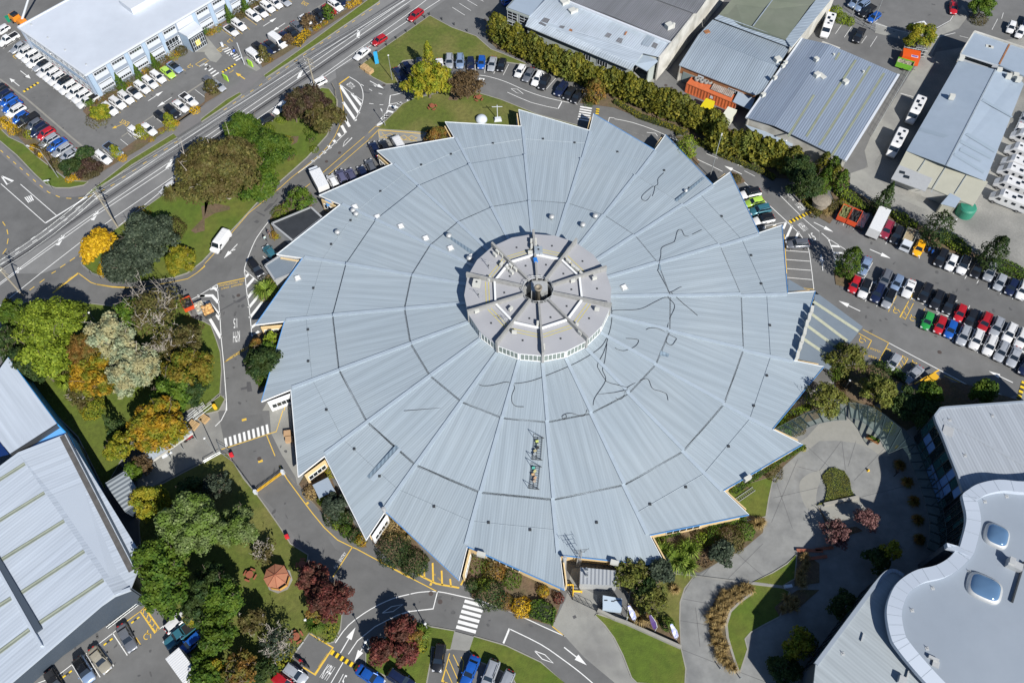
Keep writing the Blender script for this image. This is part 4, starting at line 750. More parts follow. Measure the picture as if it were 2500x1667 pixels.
M_old = mat('weathered corrugated iron', (.175, .18, .195), .7, .1, rib=.8, ribs=.45, patch=(.14, .145, .155), pscale=.15, var=.1, scale=.3)
M_bl = mat('mid blue corrugated iron', (.31, .365, .42), .45, .2, rib=.7, ribs=.5, patch=(.27, .32, .37), pscale=.1)
M_str = mat('deep ribbed blue steel', (.275, .325, .40), .4, .3, rib=.7, ribs=.5); M_cw = mat('stained concrete wall', (.50, .49, .45), .85, var=.2, scale=.35, patch=(.36, .35, .31), pscale=.3)
M_gw = mat('grey green wall', (.36, .40, .38), .8, var=.05, scale=.7); M_olive = mat('olive roof membrane', (.125, .145, .105), .8, var=.08, scale=.4, patch=(.16, .175, .135), pscale=.08)
M_tank = mat('green tank plastic', (.03, .20, .13), .5); M_rust = mat('rusty iron', (.26, .115, .05), .85, var=.3, scale=1.5); M_rustr = mat('rust mottled corrugated iron', (.25, .20, .17), .85, rib=.7, ribs=.4, patch=(.36, .32, .29), pscale=.8, var=.2, scale=2)
M_plain = mat('smooth pale blue roof', (.32, .38, .45), .5, .1, var=.04, scale=.5, patch=(.29, .35, .42), pscale=.08); M_creamr = mat('cream grey cladding', (.36, .355, .29), .7, var=.05, scale=.5)
# --- white office block, top left
OF = empty('office_building', (0, 0, 0), label='long two-storey office with a white flat roof and blue grey facade, top left', cat='building')
P = G('00 203,318,7.2 975,865,7.2'); P3 = G('00 2347,52,7.2')[0]; d = (P3-P[1]); P.append(P[1]+d*1.9); P.append(P[0]+d*1.9)
deep('roof', P, .35, M_offroof, OF)
b = MB()
for i in range(4): b.beam(P[i]+Vector((0, 0, .22)), P[(i+1) % 4]+Vector((0, 0, .22)), .3, .5)
b.build('parapet', M_wp, OF)
wo, fr = wall(P, 1, 2, M_offgrey, OF, .7, .3); a, b_, e, n, L_, ang = fr
def s_at(spec, z): q = G(spec, z)[0]; return (q-a).dot(e)
xs = [s_at('00 %d,%d' % q, 5.6) for q in ((1085, 880), (1285, 765), (1490, 645), (1688, 520), (1880, 398))]; step = (xs[3]-xs[0])/3
k = 0
while xs[0]+k*step < L_-4:
    s = xs[0]+k*step; wdt = step*.74; c = s+wdt/2
    if k not in (5,):
        panel(fr, c, 4.1, wdt, 2.3, M_wp, OF, 'window_bay', .12); panel(fr, c, 5.35, wdt-.3, .72, M_glass, OF, 'window', .1, .1, 5, M_wp); panel(fr, c, 6.25, wdt-.3, .12, M_glass, OF, 'window_slot', .1, .1)
        panel(fr, c, .9, wdt, 2.3, M_wp, OF, 'window_bay', .12); panel(fr, c, 1.25, wdt-.3, .62, M_glass, OF, 'window', .1, .1, 6, M_wp); panel(fr, c, 2.95, wdt-.3, .12, M_glass, OF, 'window_slot', .1, .1)
        panel(fr, s-step*.13, .05, step*.2, 6.7, M_offblue, OF, 'facade_pier', .16)
    else: panel(fr, c, 4.4, wdt+1.5, 1.9, M_wp, OF, 'sign_panel', .12)
    k += 1
panel(fr, xs[4]+1.2, 1.0, 3.4, 2.6, M_glass, OF, 'window', .1, .1, 4, M_wp, rows=2)
wall(P, 2, 3, M_offgrey, OF, .7, .3); wall(P, 3, 0, M_offgrey, OF, .7, .3)
wo, fr = wall(P, 0, 1, M_offblue, OF, .5, .3)
for k in range(11): panel(fr, 2.2+k*(fr[4]-3)/11, 4.2, 2.3, 1.5, M_glass, OF, 'window', .1, 0, 3, M_wp); panel(fr, 2.2+k*(fr[4]-3)/11, 1.0, 2.3, 1.6, M_glass, OF, 'window', .1, 0, 3, M_wp)
PP = G('Pl 65,345,4.6 245,232,4.6 322,300,4.6 165,400,4.6'); deep('porch_roof', PP, .3, M_wp, OF)
for i, j in ((2, 3), (3, 0), (1, 2)): wall(PP, i, j, M_offblue if i != 2 else M_wp, OF, .0, .25, 'porch_wall')
w_, fr2 = wall(PP, 2, 3, M_glass, OF, -.06, .9, 'porch_glazing'); panel(fr2, fr2[4]/2, .1, fr2[4]-.8, 3.4, M_glass, OF, 'glass_door', .08, .05, 6, M_wp, rows=3)
panel(fr2, fr2[4]*.55, 1.0, 1.2, 1.5, mat('yellow and white poster', (.75, .6, .12), .6), OF, 'poster', .05, .12)
for s_ in ('20 -800,-40', '00 1500,-8', '00 1640,10'):
    pass
c = G('00 1640,8', 7.3)[0]; b = MB(); b.box((c.x, c.y, 7.2), (9, 5, 1.5), ang); b.build('roof_plant_room', M_wp, OF)
for q in ('00 360,290', '00 990,745', '00 750,580', '00 550,440'): c = G(q, 7.2)[0]; b = MB(); b.lathe((c.x, c.y, 7.2), [(.18, 0), (.18, .3), (.02, .35)], 8); b.build('roof_vent', M_alum, OF)
# --- long warehouse, top middle
WA = empty('warehouse', (0, 0, 0), label='long pale corrugated warehouse with rust-streaked sheets behind the tall hedge, top middle', cat='building')
PB = G('20 1112,92,6.8 1372,188,6.8 1560,-10,6.8 1700,-160,6.8 1400,-230,6.8'); deep('flat_roof', PB, .3, M_plain, WA); b = MB(); b.beam(PB[0], PB[1], .25, .5); b.beam(PB[4], PB[0], .25, .5); b.build('parapet', M_gw, WA)
w_, fr = wall(PB, 0, 1, M_gw, WA, .05); w2, f2 = wall(PB, 4, 0, M_gw, WA, .05)
for t in (.25, .78):
    for z in (1.0, 3.9): panel(fr, fr[4]*t, z, 2.6, 2.3, M_glass, WA, 'window', .1, 0, 2, M_wp, rows=3)
A = G('20 1370,195,7.2 1560,-10,7.4 1760,-10,7.4 2347,240,7.4 30 0,240,7.4 650,487,7.4 512,660,6.0'); 
q = G('20 1370,192,7.0 30 510,640,6.2'); r = G('20 1560,-10,7.4 30 650,487,7.4'); e1 = G('20 1325,300,5.2 30 190,805,5.2')
top = G('20 1765,-5,7.4 30 650,487,7.4'); mid0, mid1 = G('20 1372,190,6.6 30 512,655,6.6')
up0 = G('20 1560,-12,7.4')[0]
deep('corrugated_roof', [mid0, mid1, top[1], top[0], up0], .15, M_lt, WA, (1, 2))
mid1b = G('30 235,742,6.4')[0]
deep('corrugated_roof', [e1[0], e1[1], mid1b, mid0], .15, M_lt, WA, (1, 2)); deep('corrugated_roof', [mid1b, G('30 330,610,6.5')[0], mid1, mid0], .13, M_lt, WA, (1, 2))
w_, fr = wall([e1[0], e1[1], mid1, mid0], 0, 1, M_gw, WA, .9, .1)
for k in range(14):
    s = 16+k*4.4
    if s < fr[4]-1.5: panel(fr, s, 2.2, 2.7, 1.4, M_glass, WA, 'window', .1, 0, 4, M_wp)
for s_, m_ in (('20 1545,195 1610,215 1560,280 1480,245', M_old), ('20 1730,280 1785,290 1730,345 1680,320', M_old), ('20 2115,440 2185,470 2150,530 2060,490', M_old), ('20 2270,375 2320,395 2290,430 2230,410', M_old), ('30 375,420 465,455 390,540 305,510', M_bl), ('30 450,495 500,515 475,560 420,535', M_old), ('30 50,430 100,445 80,490 15,465', M_old), ('20 1840,315 1870,330 1850,385 1800,360', M_rust), ('30 130,375 150,380 125,415 110,405', M_rust)):
    P_ = G(s_, 0); pn = []; nrm = (mid1-mid0).cross(top[1]-mid0)
    for c in G(s_, 7.0): z = mid0.z-(nrm.x*(c.x-mid0.x)+nrm.y*(c.y-mid0.y))/nrm.z; pn.append(Vector((c.x, c.y, z+.05)))
    b = MB(); pn = pn if (pn[1]-pn[0]).cross(pn[2]-pn[1]).z > 0 else pn[::-1]; e_ = (top[1]-mid1); e_.z = 0; e_.normalize(); b.face(pn, [(p.dot(Vector((-e_.y, e_.x, 0))), p.dot(e_)) for p in pn]); b.build('patched_sheet', m_, WA)
D2 = G('20 1790,-10,7.5 30 0,200,7.5 655,472,7.5 905,165,7.9 20 2350,-330,7.9'); deep('weathered_roof', D2, .2, M_old, WA, (2, 3))
D3 = G('30 455,-15,8.2 910,152,8.2 945,150,8.2 1060,-10,8.2 1300,-330,8.2 500,-500,8.2'); deep('weathered_roof', D3, .2, M_old, WA, (2, 3))
b = MB(); b.beam(G('20 1760,-10', 7.75)[0], G('30 652,487', 7.75)[0], .5, .6); b.build('party_wall', M_wp, WA)
WL = G('30 512,660,6.6 655,487,7.9 905,172,8.0 1055,-10,8.2 1330,-340,8.4')
for i in range(4):
    g = MB(); g.beam(WL[i], WL[i+1], .35, WL[i].z-.02*i); g.build('concrete_wall', M_cw, WA)
P_ = G('30 330,612,5.6 512,690,5.6 372,815,4.0 232,738,4.6'); deep('porch_roof', P_, .2, M_plain, WA); b = MB(); b.beam(P_[0]+Vector((0, 0, .3)), P_[1]+Vector((0, 0, .3)), .2, .6); b.beam(P_[0]+Vector((0, 0, .3)), P_[3]+Vector((0, 0, .3)), .2, .6); b.build('porch_trim', mat('cream trim', (.62, .6, .5), .7), WA)
w_, fr3 = wall(G('30 372,790,4 512,670,4 700,600,4'), 0, 1, M_gw, WA, .3, .1, 'back_wall')
for q, z in (('20 1770,45', 7.2), ('20 1865,145', 7.0), ('30 625,310', 7.9)):
    c = G(q, z)[0]; b = MB(); b.box((c.x, c.y, z-.3), (1.6, 1.4, 1.1), .5); b.lathe((c.x+1, c.y, z-.3), [(.35, 0), (.35, 1.2), (.02, 1.3)], 10); b.build('roof_plant', M_ac, WA)
# --- olive-roofed building
OL = empty('olive_roofed_shed', (0, 0, 0), label='big shed with an olive green membrane roof at the top centre-right', cat='building')
P = G('30 1195,175,5.6 1375,-40,6.4 2340,-40,6.4 2240,60,6.4 1965,455,6.4 1480,290,6.4'); deep('roof', P, .3, M_olive, OL)
P2 = G('30 2345,-45,6.4 2560,-100,6 2030,545,6 1962,452,6.4'); deep('edge_roof', P2, .2, M_bl, OL); P3_ = G('30 1200,172,6.2 1965,452,6.2 2022,545,5.5 1150,215,5.5'); deep('edge_roof', P3_, .15, M_bl, OL)
b = MB(); b.strip(G('30 1820,-10,6.43 1590,300,6.43'), .25); b.build('roof_joint', M_gut, OL)
for pts, i, j in ((P2, 1, 2), (P, 0, 1)): wall(pts, i, j, M_cw, OL, .2)
# --- blue-grey shed with rust-brown front
BS = empty('workshop', (0, 0, 0), label='blue grey corrugated workshop with a rust-brown front and an orange container in front', cat='building')
A1 = G('30 740,748,4.4 958,408,5.6 1700,700,5.6 1880,760,5.4 1700,1050,4.4 1615,1092,4.2 1130,905,4.4'); deep('corrugated_roof', A1, .15, M_bl, BS, (0, 1))
A2 = G('30 958,408,5.63 1128,228,5.0 2005,555,5.0 1880,760,5.5 1700,700,5.63'); deep('corrugated_roof', A2, .13, M_bl, BS, (0, 1))
w_, fr = wall([A1[0], A1[5], A1[3], A1[1]], 0, 1, M_rust, BS, .25, .1, 'brown_wall', 2.2); wall([A1[0], A1[5], A1[3], A1[1]], 0, 1, M_cw, BS, .27, .1, 'wall', 0, 2.2); panel(fr, 3.0, .1, 3.6, 2.8, mat('grey roller door', (.2, .25, .25), .6), BS, 'roller_door', .12)
panel(fr, 5.5, 3.2, 1.4, .4, M_wp, BS, 'sign_panel'); panel(fr, 14, 2.0, 3.4, 1.3, M_glass, BS, 'window', .1, 0, 6, M_wp); wall([A1[0], A1[1], A1[3]], 0, 1, M_cw, BS, .2); wall([A1[4], A1[3], A1[0]], 0, 1, M_cw, BS, .2)
LT = G('30 1432,1030,3.2 1622,1098,3.2 1560,1262,2.8 1358,1168,2.8'); deep('lean_to_roof', LT, .12, M_plain, BS)
for i in (2, 3): q = LT[i]; b = MB(); b.tube([(q.x, q.y+.3, 0), (q.x, q.y+.3, 2.7)], .07, 6); b.build('post', M_wp, BS)
LR = G('30 1165,912,3.0 1402,1008,3.0 1342,1118,2.75 1102,1022,2.75'); deep('rusty_canopy', LR, .1, M_rustr, BS, (1, 2))
b = MB(); q = G('30 1548,775', 5.3)[0]; b.sheet(G('30 1565,690,5.62 1660,740,5.55 1600,775,5.4 1440,990,4.86 1420,985,4.86 1540,770,5.42')); 
c = G('30 1870,690', 5.7)[0]; b2 = MB(); b2.box((c.x, c.y, 5.4), (1.4, 1.2, .9), .4); b2.build('roof_plant', M_ac, BS); c = G('30 1060,368', 5.5)[0]; b2 = MB(); b2.box((c.x, c.y, 5.3), (1.3, 1.0, .35), .4); b2.build('rusty_hatch', M_rust, BS)
# container
cp_ = G('30 805,1058,0 1312,1272,0'); d = (cp_[1]-cp_[0]).normalized(); n = Vector((-d.y, d.x, 0)); M_cont = mat('orange container steel', (.52, .13, .045), .6, var=.15, scale=1.2); CL = 12.19; ang = math.atan2(d.y, d.x)
CT = empty('shipping_container', cp_[0]+d*CL/2+n*1.22, ang, label='long orange shipping container in front of the blue grey workshop', cat='container'); b = MB(); b.box((0, 0, .12), (CL-.1, 2.3, 2.35)); b.build('inner_shell', M_cont, CT)
b = MB(); nn = 64
for s in (-1, 1):
    pr = []
    for i in range(nn+1): x = -CL/2+.12+(CL-.24)*i/nn; pr.append((x, s*(1.22 if i % 4 in (0, 1) else 1.16)))
    for i in range(nn): (x0, y0), (x1, y1) = pr[i], pr[i+1]; q = [(x0, y0, .15), (x1, y1, .15), (x1, y1, 2.5), (x0, y0, 2.5)]; b.face(q if s < 0 else q[::-1])
    b.build('corrugated_side', M_cont, CT); b = MB()
for z in (.0, 2.45): b.box((0, -1.2, z), (CL, .14, .14)); b.box((0, 1.2, z), (CL, .14, .14)); b.box((-CL/2+.07, 0, z), (.14, 2.4, .14)); b.box((CL/2-.07, 0, z), (.14, 2.4, .14))
for x in (-1, 1):
    for y in (-1, 1): b.box((x*(CL/2-.07), y*1.19, 0), (.16, .16, 2.6))
b.build('frame', mat('dark orange steel', (.42, .11, .04), .6), CT); b = MB()
for x in (-.9, -.3, .3, .9): b.tube([(CL/2+.03, x, .2), (CL/2+.03, x, 2.4)], .03, 5)
b.build('door_bar', M_alum, CT)
b = MB(); b.box((.3, -1.25, 1.3), (.7, .03, .7)); b.build('emblem_plate', M_wp, CT)
# stack of old tyres and drums on it
for i, q in enumerate(('30 945,915', '30 1048,945', '30 1092,950', '30 1000,935')):
    c = G(q, 2.7)[0]; b = MB(); b.lathe((c.x, c.y, 2.6), [(.55, 0), (.6, .1), (.6, .5), (.5, .6), (.3, .55), (.3, .1)], 14); b.build('pipe_coil', mat('grey coil', (.25, .25, .24), .8), None, label='%s grey coil from the left lying on the orange container' % ORD[(0, 2, 3, 1)[i]], cat='coil', group='coils on the container roof')
# --- striped long shed
ST = empty('striped_shed', (0, 0, 0), label='long deep-ribbed blue steel shed with yellowed translucent strips, right of the workshop', cat='building')
Sa = G('30 1512,1348,4.6 2150,440,4.6 40 910,855,4.6 41 300,275,4.6'); rm0, rm1 = Sa[1].lerp(Sa[2], .28), Sa[0].lerp(Sa[3], .28); rm0.z = rm1.z = 5.6
deep('ribbed_roof', [Sa[0], rm1, rm0, Sa[1]], .15, M_str, ST, (1, 2)); deep('ribbed_roof', [rm1, Sa[3], Sa[2], rm0], .15, M_str, ST, (0, 3)); M_yst = mat('yellowed translucent sheet', (.25, .27, .19), .5, rib=.6, ribs=.5, var=.15, scale=.6)
def onpl(spec, a, b_, c_, z, dz=.06):
    n = (b_-a).cross(c_-a); out = []
    for q in G(spec, z): out.append(Vector((q.x, q.y, a.z-(n.x*(q.x-a.x)+n.y*(q.y-a.y))/n.z+dz)))
    return out
for s_ in ('40 230,620 180,700', '30 2285,1100 1985,1580', '40 420,690 0,1330 30 2200,1568', '40 588,755 65,1568 41 0,90', '40 752,825 280,1568 41 150,205'):
    P_ = onpl(s_, rm1, Sa[3], Sa[2], 5.2); b = MB(); b.strip(P_, .5)
    for fi in range(len(b.f)): b.uv[fi] = [(0, 0), (0, 1), (.7, 1), (.7, 0)]
    b.build('translucent_strip', M_yst, ST)
for i, j in ((3, 0), (2, 3), (0, 1)): wall(Sa, i, j, M_cw, ST, .35)
b = MB(); b.beam(Sa[2]+Vector((0, 0, .1)), Sa[3]+Vector((0, 0, .1)), .5, .4); b.build('gutter', M_wp, ST); b = MB(); b.beam(Sa[0]+Vector((0, 0, .1)), Sa[1]+Vector((0, 0, .1)), .4, .4); b.build('gutter', M_wp, ST)
for q, d_ in (('30 2310,890', (1.3, 1, .9)), ('40 295,955', (1.2, 1, .8)), ('40 25,885', (1.2, 1.8, .2)), ('40 505,825', (.4, .4, .5)), ('30 2303,712', (.9, .9, .7)), ('30 1945,765', (.9, .6, .7)), ('30 1918,805', (.9, .6, .7)), ('30 1825,940', (.9, .6, .8)), ('30 1690,1135', (1, .7, .8)), ('40 160,645', (.4, .4, .4))):
    c = onpl(q, rm1, Sa[3], Sa[2], 5.2, 0)[0]; b = MB(); b.box(c, d_, .55); b.build('roof_plant', M_ac, ST)
EX_ = G('30 1495,1425,2.6 2300,1568,2.6 31 2060,60,2.6 2030,110,2.6 1640,20,2.6'); deep('lean_to_roof', G('30 1500,1430,2.8 31 2065,55,2.8 2035,112,2.6 1640,0,2.6'), .12, M_plain, ST)
EXT = G('40 40,472,4.2 242,548,4.2 205,590,4.2 0,530,4.2'); deep('annex_roof', EXT, 4.2, M_cw, ST)
# yellow truck canopy and white one peeping over the hedge
for q, m_, L_, lab in (('30 1045,1255', mat('yellow box body', (.62, .5, .01), .5), 4.4, 'yellow box body on a small truck behind the tall hedge'), ('30 1305,1340', mat('off white box body', (.62, .62, .52), .5), 3.6, 'off-white box body on a small truck behind the tall hedge')):
    c = G(q, 1.6)[0]; T_ = empty('box_truck', (c.x, c.y, 0), 1.0, label=lab, cat='truck'); b = MB(); b.box((0, 0, .7), (L_, 2.2, 2.0), 0, .97); b.build('box_body', m_, T_); b = MB(); b.box((-L_/2-.8, 0, .5), (1.5, 1.9, 1.5), 0, .85); b.build('cab', M_wp, T_)
    for x in (-L_/2-.6, L_/2-.8):
        for y in (-.9, .9): b = MB(); b.tube([(x, y-.12, .38), (x, y+.12, .38)], .38, 12); b.build('wheel', M_steel, T_)
# --- building group at the right edge
RB = empty('depot_building', (0, 0, 0), label='long smooth pale blue roofed depot on the right with a cream lean-to in front', cat='building')
F0 = G('40 1775,368,5.6 2600,640,5.6 2600,980,5.6 2058,745,5.6 1622,612,5.4'); deep('flat_roof', F0, .3, M_plain, RB); wall(F0, 0, 4, M_cw, RB, .1); w_, fr = wall(F0, 3, 4, M_wp, RB, -.05, .1, 'clerestory_wall', 3.6); 
for s in np.linspace(1.5, fr[4]-1.5, 12): panel(fr, s, 4.35, .8, .75, M_glass, RB, 'window', .08)
b = MB(); b.beam(F0[0]+Vector((0, 0, .25)), F0[1]+Vector((0, 0, .25)), .5, .5); b.beam(F0[0]+Vector((0, 0, .25)), F0[4]+Vector((0, 0, .25)), .25, .5); b.build('parapet', M_cw, RB); b = MB(); b.beam(G('40 2182,510', 5.7)[0], G('40 2065,738', 5.7)[0], .35, .25); b.build('rusty_joint', M_rust, RB)
f1 = G('40 1598,690,4.1 41 1000,160,4.1 1460,330,5.2 1905,505,4.1 2140,-5,4.1 40 2347,965,4.1 2260,860,4.3 2022,800,5.2')
deep('sloping_roof', [f1[0], f1[1], f1[2], f1[7]], .15, M_plain, RB, (0, 1)); deep('sloping_roof', [f1[7], f1[2], f1[3], f1[5], f1[6]], .15, M_plain, RB, (0, 1)); b = MB(); b.beam(f1[7]+Vector((0, 0, .1)), f1[2]+Vector((0, 0, .1)), .3, .15); b.build('ridge_cap', M_gut, RB)
wall([f1[0], f1[1], f1[3], f1[5]], 0, 1, M_cw, RB, .15); wall([f1[0], f1[1], f1[3], f1[5]], 2, 3, M_wp, RB, .15)
for s_ in ('41 1700,-20 2045,140 2020,170 1655,0', '41 1620,60 2000,215 1975,245 1590,90', '41 1610,150 1870,265 1850,285 1590,180', '41 1545,210 1905,385 1890,410 1520,235', '40 1870,1155 2230,1320 2215,1335 1845,1180', '40 1180,1450 1480,1568 1420,1590 1150,1480'):
    P_ = []
    for c in G(s_, 4.6):
        a0, a1, a2 = (f1[7], f1[2], f1[3]) if (f1[2]-f1[7]).cross(c-f1[7]).z > 0 else (f1[0], f1[1], f1[2])
        n = (a1-a0).cross(a2-a0); P_.append(Vector((c.x, c.y, a0.z-(n.x*(c.x-a0.x)+n.y*(c.y-a0.y))/n.z+.05)))
    b = MB(); b.face(P_ if (P_[1]-P_[0]).cross(P_[2]-P_[1]).z > 0 else P_[::-1]); b.build('replaced_sheet', mat('duller roof sheet', (.28, .34, .40), .5, .1), RB)
AN = G('41 1000,162,3.95 1460,332,3.95 1908,508,3.95 1935,518,3.9 1765,790,2.9 1230,600,2.9 868,420,2.9'); deep('lean_to_roof', [AN[0], AN[3], AN[4], AN[6]], .15, M_creamr, RB, (0, 3)); wall([AN[0], AN[3], AN[4], AN[6]], 2, 3, M_cw, RB, .1); wall([AN[0], AN[3], AN[4], AN[6]], 1, 2, M_cw, RB, .1); wall([AN[0], AN[3], AN[4], AN[6]], 3, 0, M_cw, RB, .1)
for q in ('41 1225,248,3.95 1135,400,3.5', '41 1455,338,3.98 1280,640,2.95', '41 1695,432,3.98 1550,655,3.1'): b = MB(); p = G(q); b.beam(p[0]+Vector((0, 0, .08)), p[1]+Vector((0, 0, .08)), .1, .08); b.build('seam', M_gut, RB)
deep('canopy_roof', G('41 917,322,3.3 1300,478,3.3 1215,628,2.9 825,482,2.9'), .15, M_alum, RB)
for q in ('41 952,408', '41 1003,458'): c = G(q, 3.2)[0]; b = MB(); b.box((c.x, c.y, 3.02), (1.1, .7, .2), -.4); b.build('skylight', M_glass, RB)
SHD = G('41 1500,648,3.0 1638,690,3.0 1560,812,2.8 1395,768,2.8'); c = sum(SHD, Vector())/4; SH = empty('garden_shed', (0, 0, 0), label='small pale grey shed in front of the cream lean-to by the green tank', cat='shed'); deep('roof', SHD, .1, M_plain, SH)
for i in range(4): wall(SHD, i, (i+1) % 4, M_creamr, SH, .1)
for q in ('40 1930,545', '40 1960,555', '40 1635,660', '40 1525,1105', '40 2065,800', '40 2175,870', '40 2290,905', '40 2255,860'):
    c = G(q, 5.3)[0]; b = MB(); b.box((c.x, c.y, 4.6), (1.1, .8, 1.1), -.3); b.build('roof_plant', M_ac, RB)
c = G('41 1655,880')[0]; TK = empty('water_tank', c, label='round dark green water tank beside the small shed', cat='tank'); b = MB(); b.lathe((0, 0, 0), [(1.75, 0), (1.78, .9), (1.75, 2.0), (1.5, 2.35), (.4, 2.6), (.02, 2.62)], 28); b.build('tank_shell', M_tank, TK); b = MB(); b.lathe((0, .3, 2.5), [(.3, 0), (.3, .14), (.02, .16)], 12); b.build('lid', mat('dark green plastic', (.02, .13, .09), .5), TK)
c = G('41 -5,800')[0]; RK = empty('round_hut', c, label='round grey domed concrete-like hut roof among shrubs beside the right car park', cat='hut'); b = MB(); b.lathe((0, 0, 0), [(1.6, 0), (1.6, 1.9), (1.9, 2.0), (1.95, 2.15), (1.1, 2.55), (.02, 2.7)], 24); b.build('domed_roof', mat('rough grey brown concrete', (.22, .19, .15), .95, var=.25, scale=2, bump=8), RK)
# --- big hall, bottom left
GL = empty('sports_hall', (0, 0, 0), label='large hall at the bottom left with pale ribbed roof, translucent strips and slate end wall', cat='building')
M_gr = mat('pale lilac ribbed roof', (.44, .49, .555), .45, .12, rib=.3, ribs=.55, patch=(.47, .52, .58), pscale=.05); M_gsl = mat('smooth slate cladding and wall shade', (.05, .066, .088), .55, var=.05, scale=.4); M_gts = mat('aged translucent sheet', (.26, .285, .225), .5, rib=.7, ribs=.5, var=.15, scale=.6)
M_bw = mat('bright blue wall', (.015, .22, .52), .5)
rp = G('03 205,478,7.4 940,1568,7.4 04 1312,556,7.4'); rr = G('03 762,262,6.6 04 1500,482,6.6 04 1312,556,6.9'); bt = G('04 480,1132,7.0 -60,1590,7.0')
Wst = G('03 -400,790,7.0')[0]; 
deep('ribbed_roof', [rp[0], rr[0], G('04 1640,130,6.6')[0], rr[1], rp[2]], .2, M_gr, GL, (0, 1))
e_l = rp[2]-rp[0]; far = Vector((-75, 8, 0)); far = (bt[1]-bt[0]).normalized(); far.z = 0
L0, L1 = rp[0]+far*70, rp[2]+far*70; L0.z = L1.z = 7.2
deep('ribbed_roof', [L1, rp[2], rp[0], L0], .2, M_gr, GL, (1, 0))
for q in ('03 285,608 0,790 -300,980', '03 510,940 0,1255 -300,1440', '03 735,1262 300,1540 04 0,160 -300,350', '04 965,55 230,540 ', '04 1185,385 440,885', '04 125,595 -200,800', '04 335,955 -100,1280'):
    p = G(q, 7.42); b = MB(); b.strip([p[0], p[-1]], .7)
    for fi in range(len(b.f)): b.uv[fi] = [(0, 0), (0, 1), (.7, 1), (.7, 0)]
    b.build('translucent_strip', M_gts, GL)
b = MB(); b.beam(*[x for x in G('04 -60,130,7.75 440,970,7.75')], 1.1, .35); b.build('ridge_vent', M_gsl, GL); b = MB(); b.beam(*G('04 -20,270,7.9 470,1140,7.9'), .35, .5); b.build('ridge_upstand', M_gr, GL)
wallP = G('04 1500,490,6.6 1312,560,6.8 478,1136,6.8 -200,1740,6.8'); b = MB()
for i in range(3): b.beam(wallP[i]+Vector((0, 0, .35)), wallP[i+1]+Vector((0, 0, .35)), .5, .55)
b.build('parapet', M_gr, GL); b = MB()
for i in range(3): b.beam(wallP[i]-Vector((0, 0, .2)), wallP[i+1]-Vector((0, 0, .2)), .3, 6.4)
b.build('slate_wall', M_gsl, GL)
p0, p1 = rr[0], G('04 1560,250,6.6')[0]; b = MB(); b.beam(p0+Vector((0, 0, .25)), p1+Vector((0, 0, .25)), .3, .5); b.beam(p0+Vector((0, 0, -.1)), rr[1]+Vector((0, 0, -.1)), .25, 6.5); b.build('shade_toned_side_wall', M_gsl, GL)  # dark slate colour stands in for shade on the blue wall's lower part
b = MB(); ee = (p1-p0).normalized(); nn = Vector((-ee.y, ee.x, 0)); nn = nn if nn.x > 0 else -nn; b.beam(p0+nn*.16+Vector((0, 0, -.2)), p1+nn*.16+Vector((0, 0, -.2)), .12, 3.2); b.build('blue_band', M_bw, GL)
b = MB(); b.beam(p0-nn*.75+Vector((0, 0, .12)), p1-nn*.75+Vector((0, 0, .12)), .8, .1); b.build('box_gutter', mat('dirty gutter', (.09, .085, .08), .8, var=.3, scale=1), GL)
up = G('02 90,958,7.4 03 655,155,7.4 120,500,7.4 0,350,7.4 -200,60,7.4 02 -300,1330,7.4'); deep('ribbed_roof', [up[0], up[1], up[2], up[3], G('02 -300,1500,7.4')[0]], .2, M_gr, GL, (0, 1))
b = MB(); q = [up[0], up[1]]; b.beam(up[0]-Vector((0, 0, .1)), up[1]-Vector((0, 0, .1)), .2, 7.2); b.beam(up[1]-Vector((0, 0, .1)), rr[0]-Vector((0, 0, .1)), .2, 6.6); b.build('blue_wall', M_bw, GL)
deep('blue_valley_roof', [Vector((p.x, p.y, 6.2)) for p in G('03 665,160 762,262 210,480 120,505', 6.2)], .15, mat('bright blue roof sheet', (.12, .36, .75), .5), GL); b = MB(); b.beam(up[1]+Vector((0, 0, .05)), up[2]+Vector((0, 0, .05)), .2, 1.2); b.build('roof_edge', M_steel, GL)
deep('solar_roof', G('03 -10,345,7.42 102,497,7.42 -20,530,7.42 -200,500,7.42'), .1, mat('dark blue panel', (.01, .03, .12), .2), GL)
LS = G('03 1200,832,3.4 1438,685,3.4 1640,1010,3.4 1432,1160,3.4'); SHB = empty('storage_shed', (0, 0, 0), label='low dark-ribbed corrugated store against the side of the bottom left hall', cat='shed'); deep('corrugated_roof', LS, .15, mat('dark grey ribbed iron', (.27, .30, .32), .5, .2, rib=1, ribs=.8), SHB, (0, 1))
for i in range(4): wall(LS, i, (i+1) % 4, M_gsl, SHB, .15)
# --- modern building, bottom right
NB = empty('campus_building', (0, 0, 0), label='modern building at the lower right with a curving white parapet and glass facade', cat='building')
M_nr = mat('warm white standing seam roof', (.33, .36, .395), .5, .1, rib=.6, ribs=.5); M_nm = mat('light grey membrane', (.225, .262, .31), .6, var=.03, scale=.3, patch=(.255, .292, .34), pscale=.05)
M_np = mat('white parapet panel', (.46, .51, .58), .4); M_fg1 = mat('pale blue facade glass', (.13, .25, .52), .08, spec=.9); M_fg2 = mat('teal facade glass', (.02, .07, .08), .06, spec=.9); M_fg3 = mat('dark facade glass', (.006, .014, .016), .06, spec=.9); M_mull = mat('dark mullion', (.03, .035, .04), .4)
Z1, Z2 = 8.6, 10.6
h1 = G('42 1365,1568 1400,1555 2347,1480 2900,1440 43 2900,1200 2347,800 1670,900 1585,730 1500,520 1400,260 1330,110 1325,60', Z1)
h1 = G('42 1385,1545 1440,1535 2347,1468 2900,1420 43 2900,1300 1900,1000 1650,940 1585,730 1500,520 1400,260 1345,140 1322,60', Z1)
b = MB(); n0 = [p for p in h1]
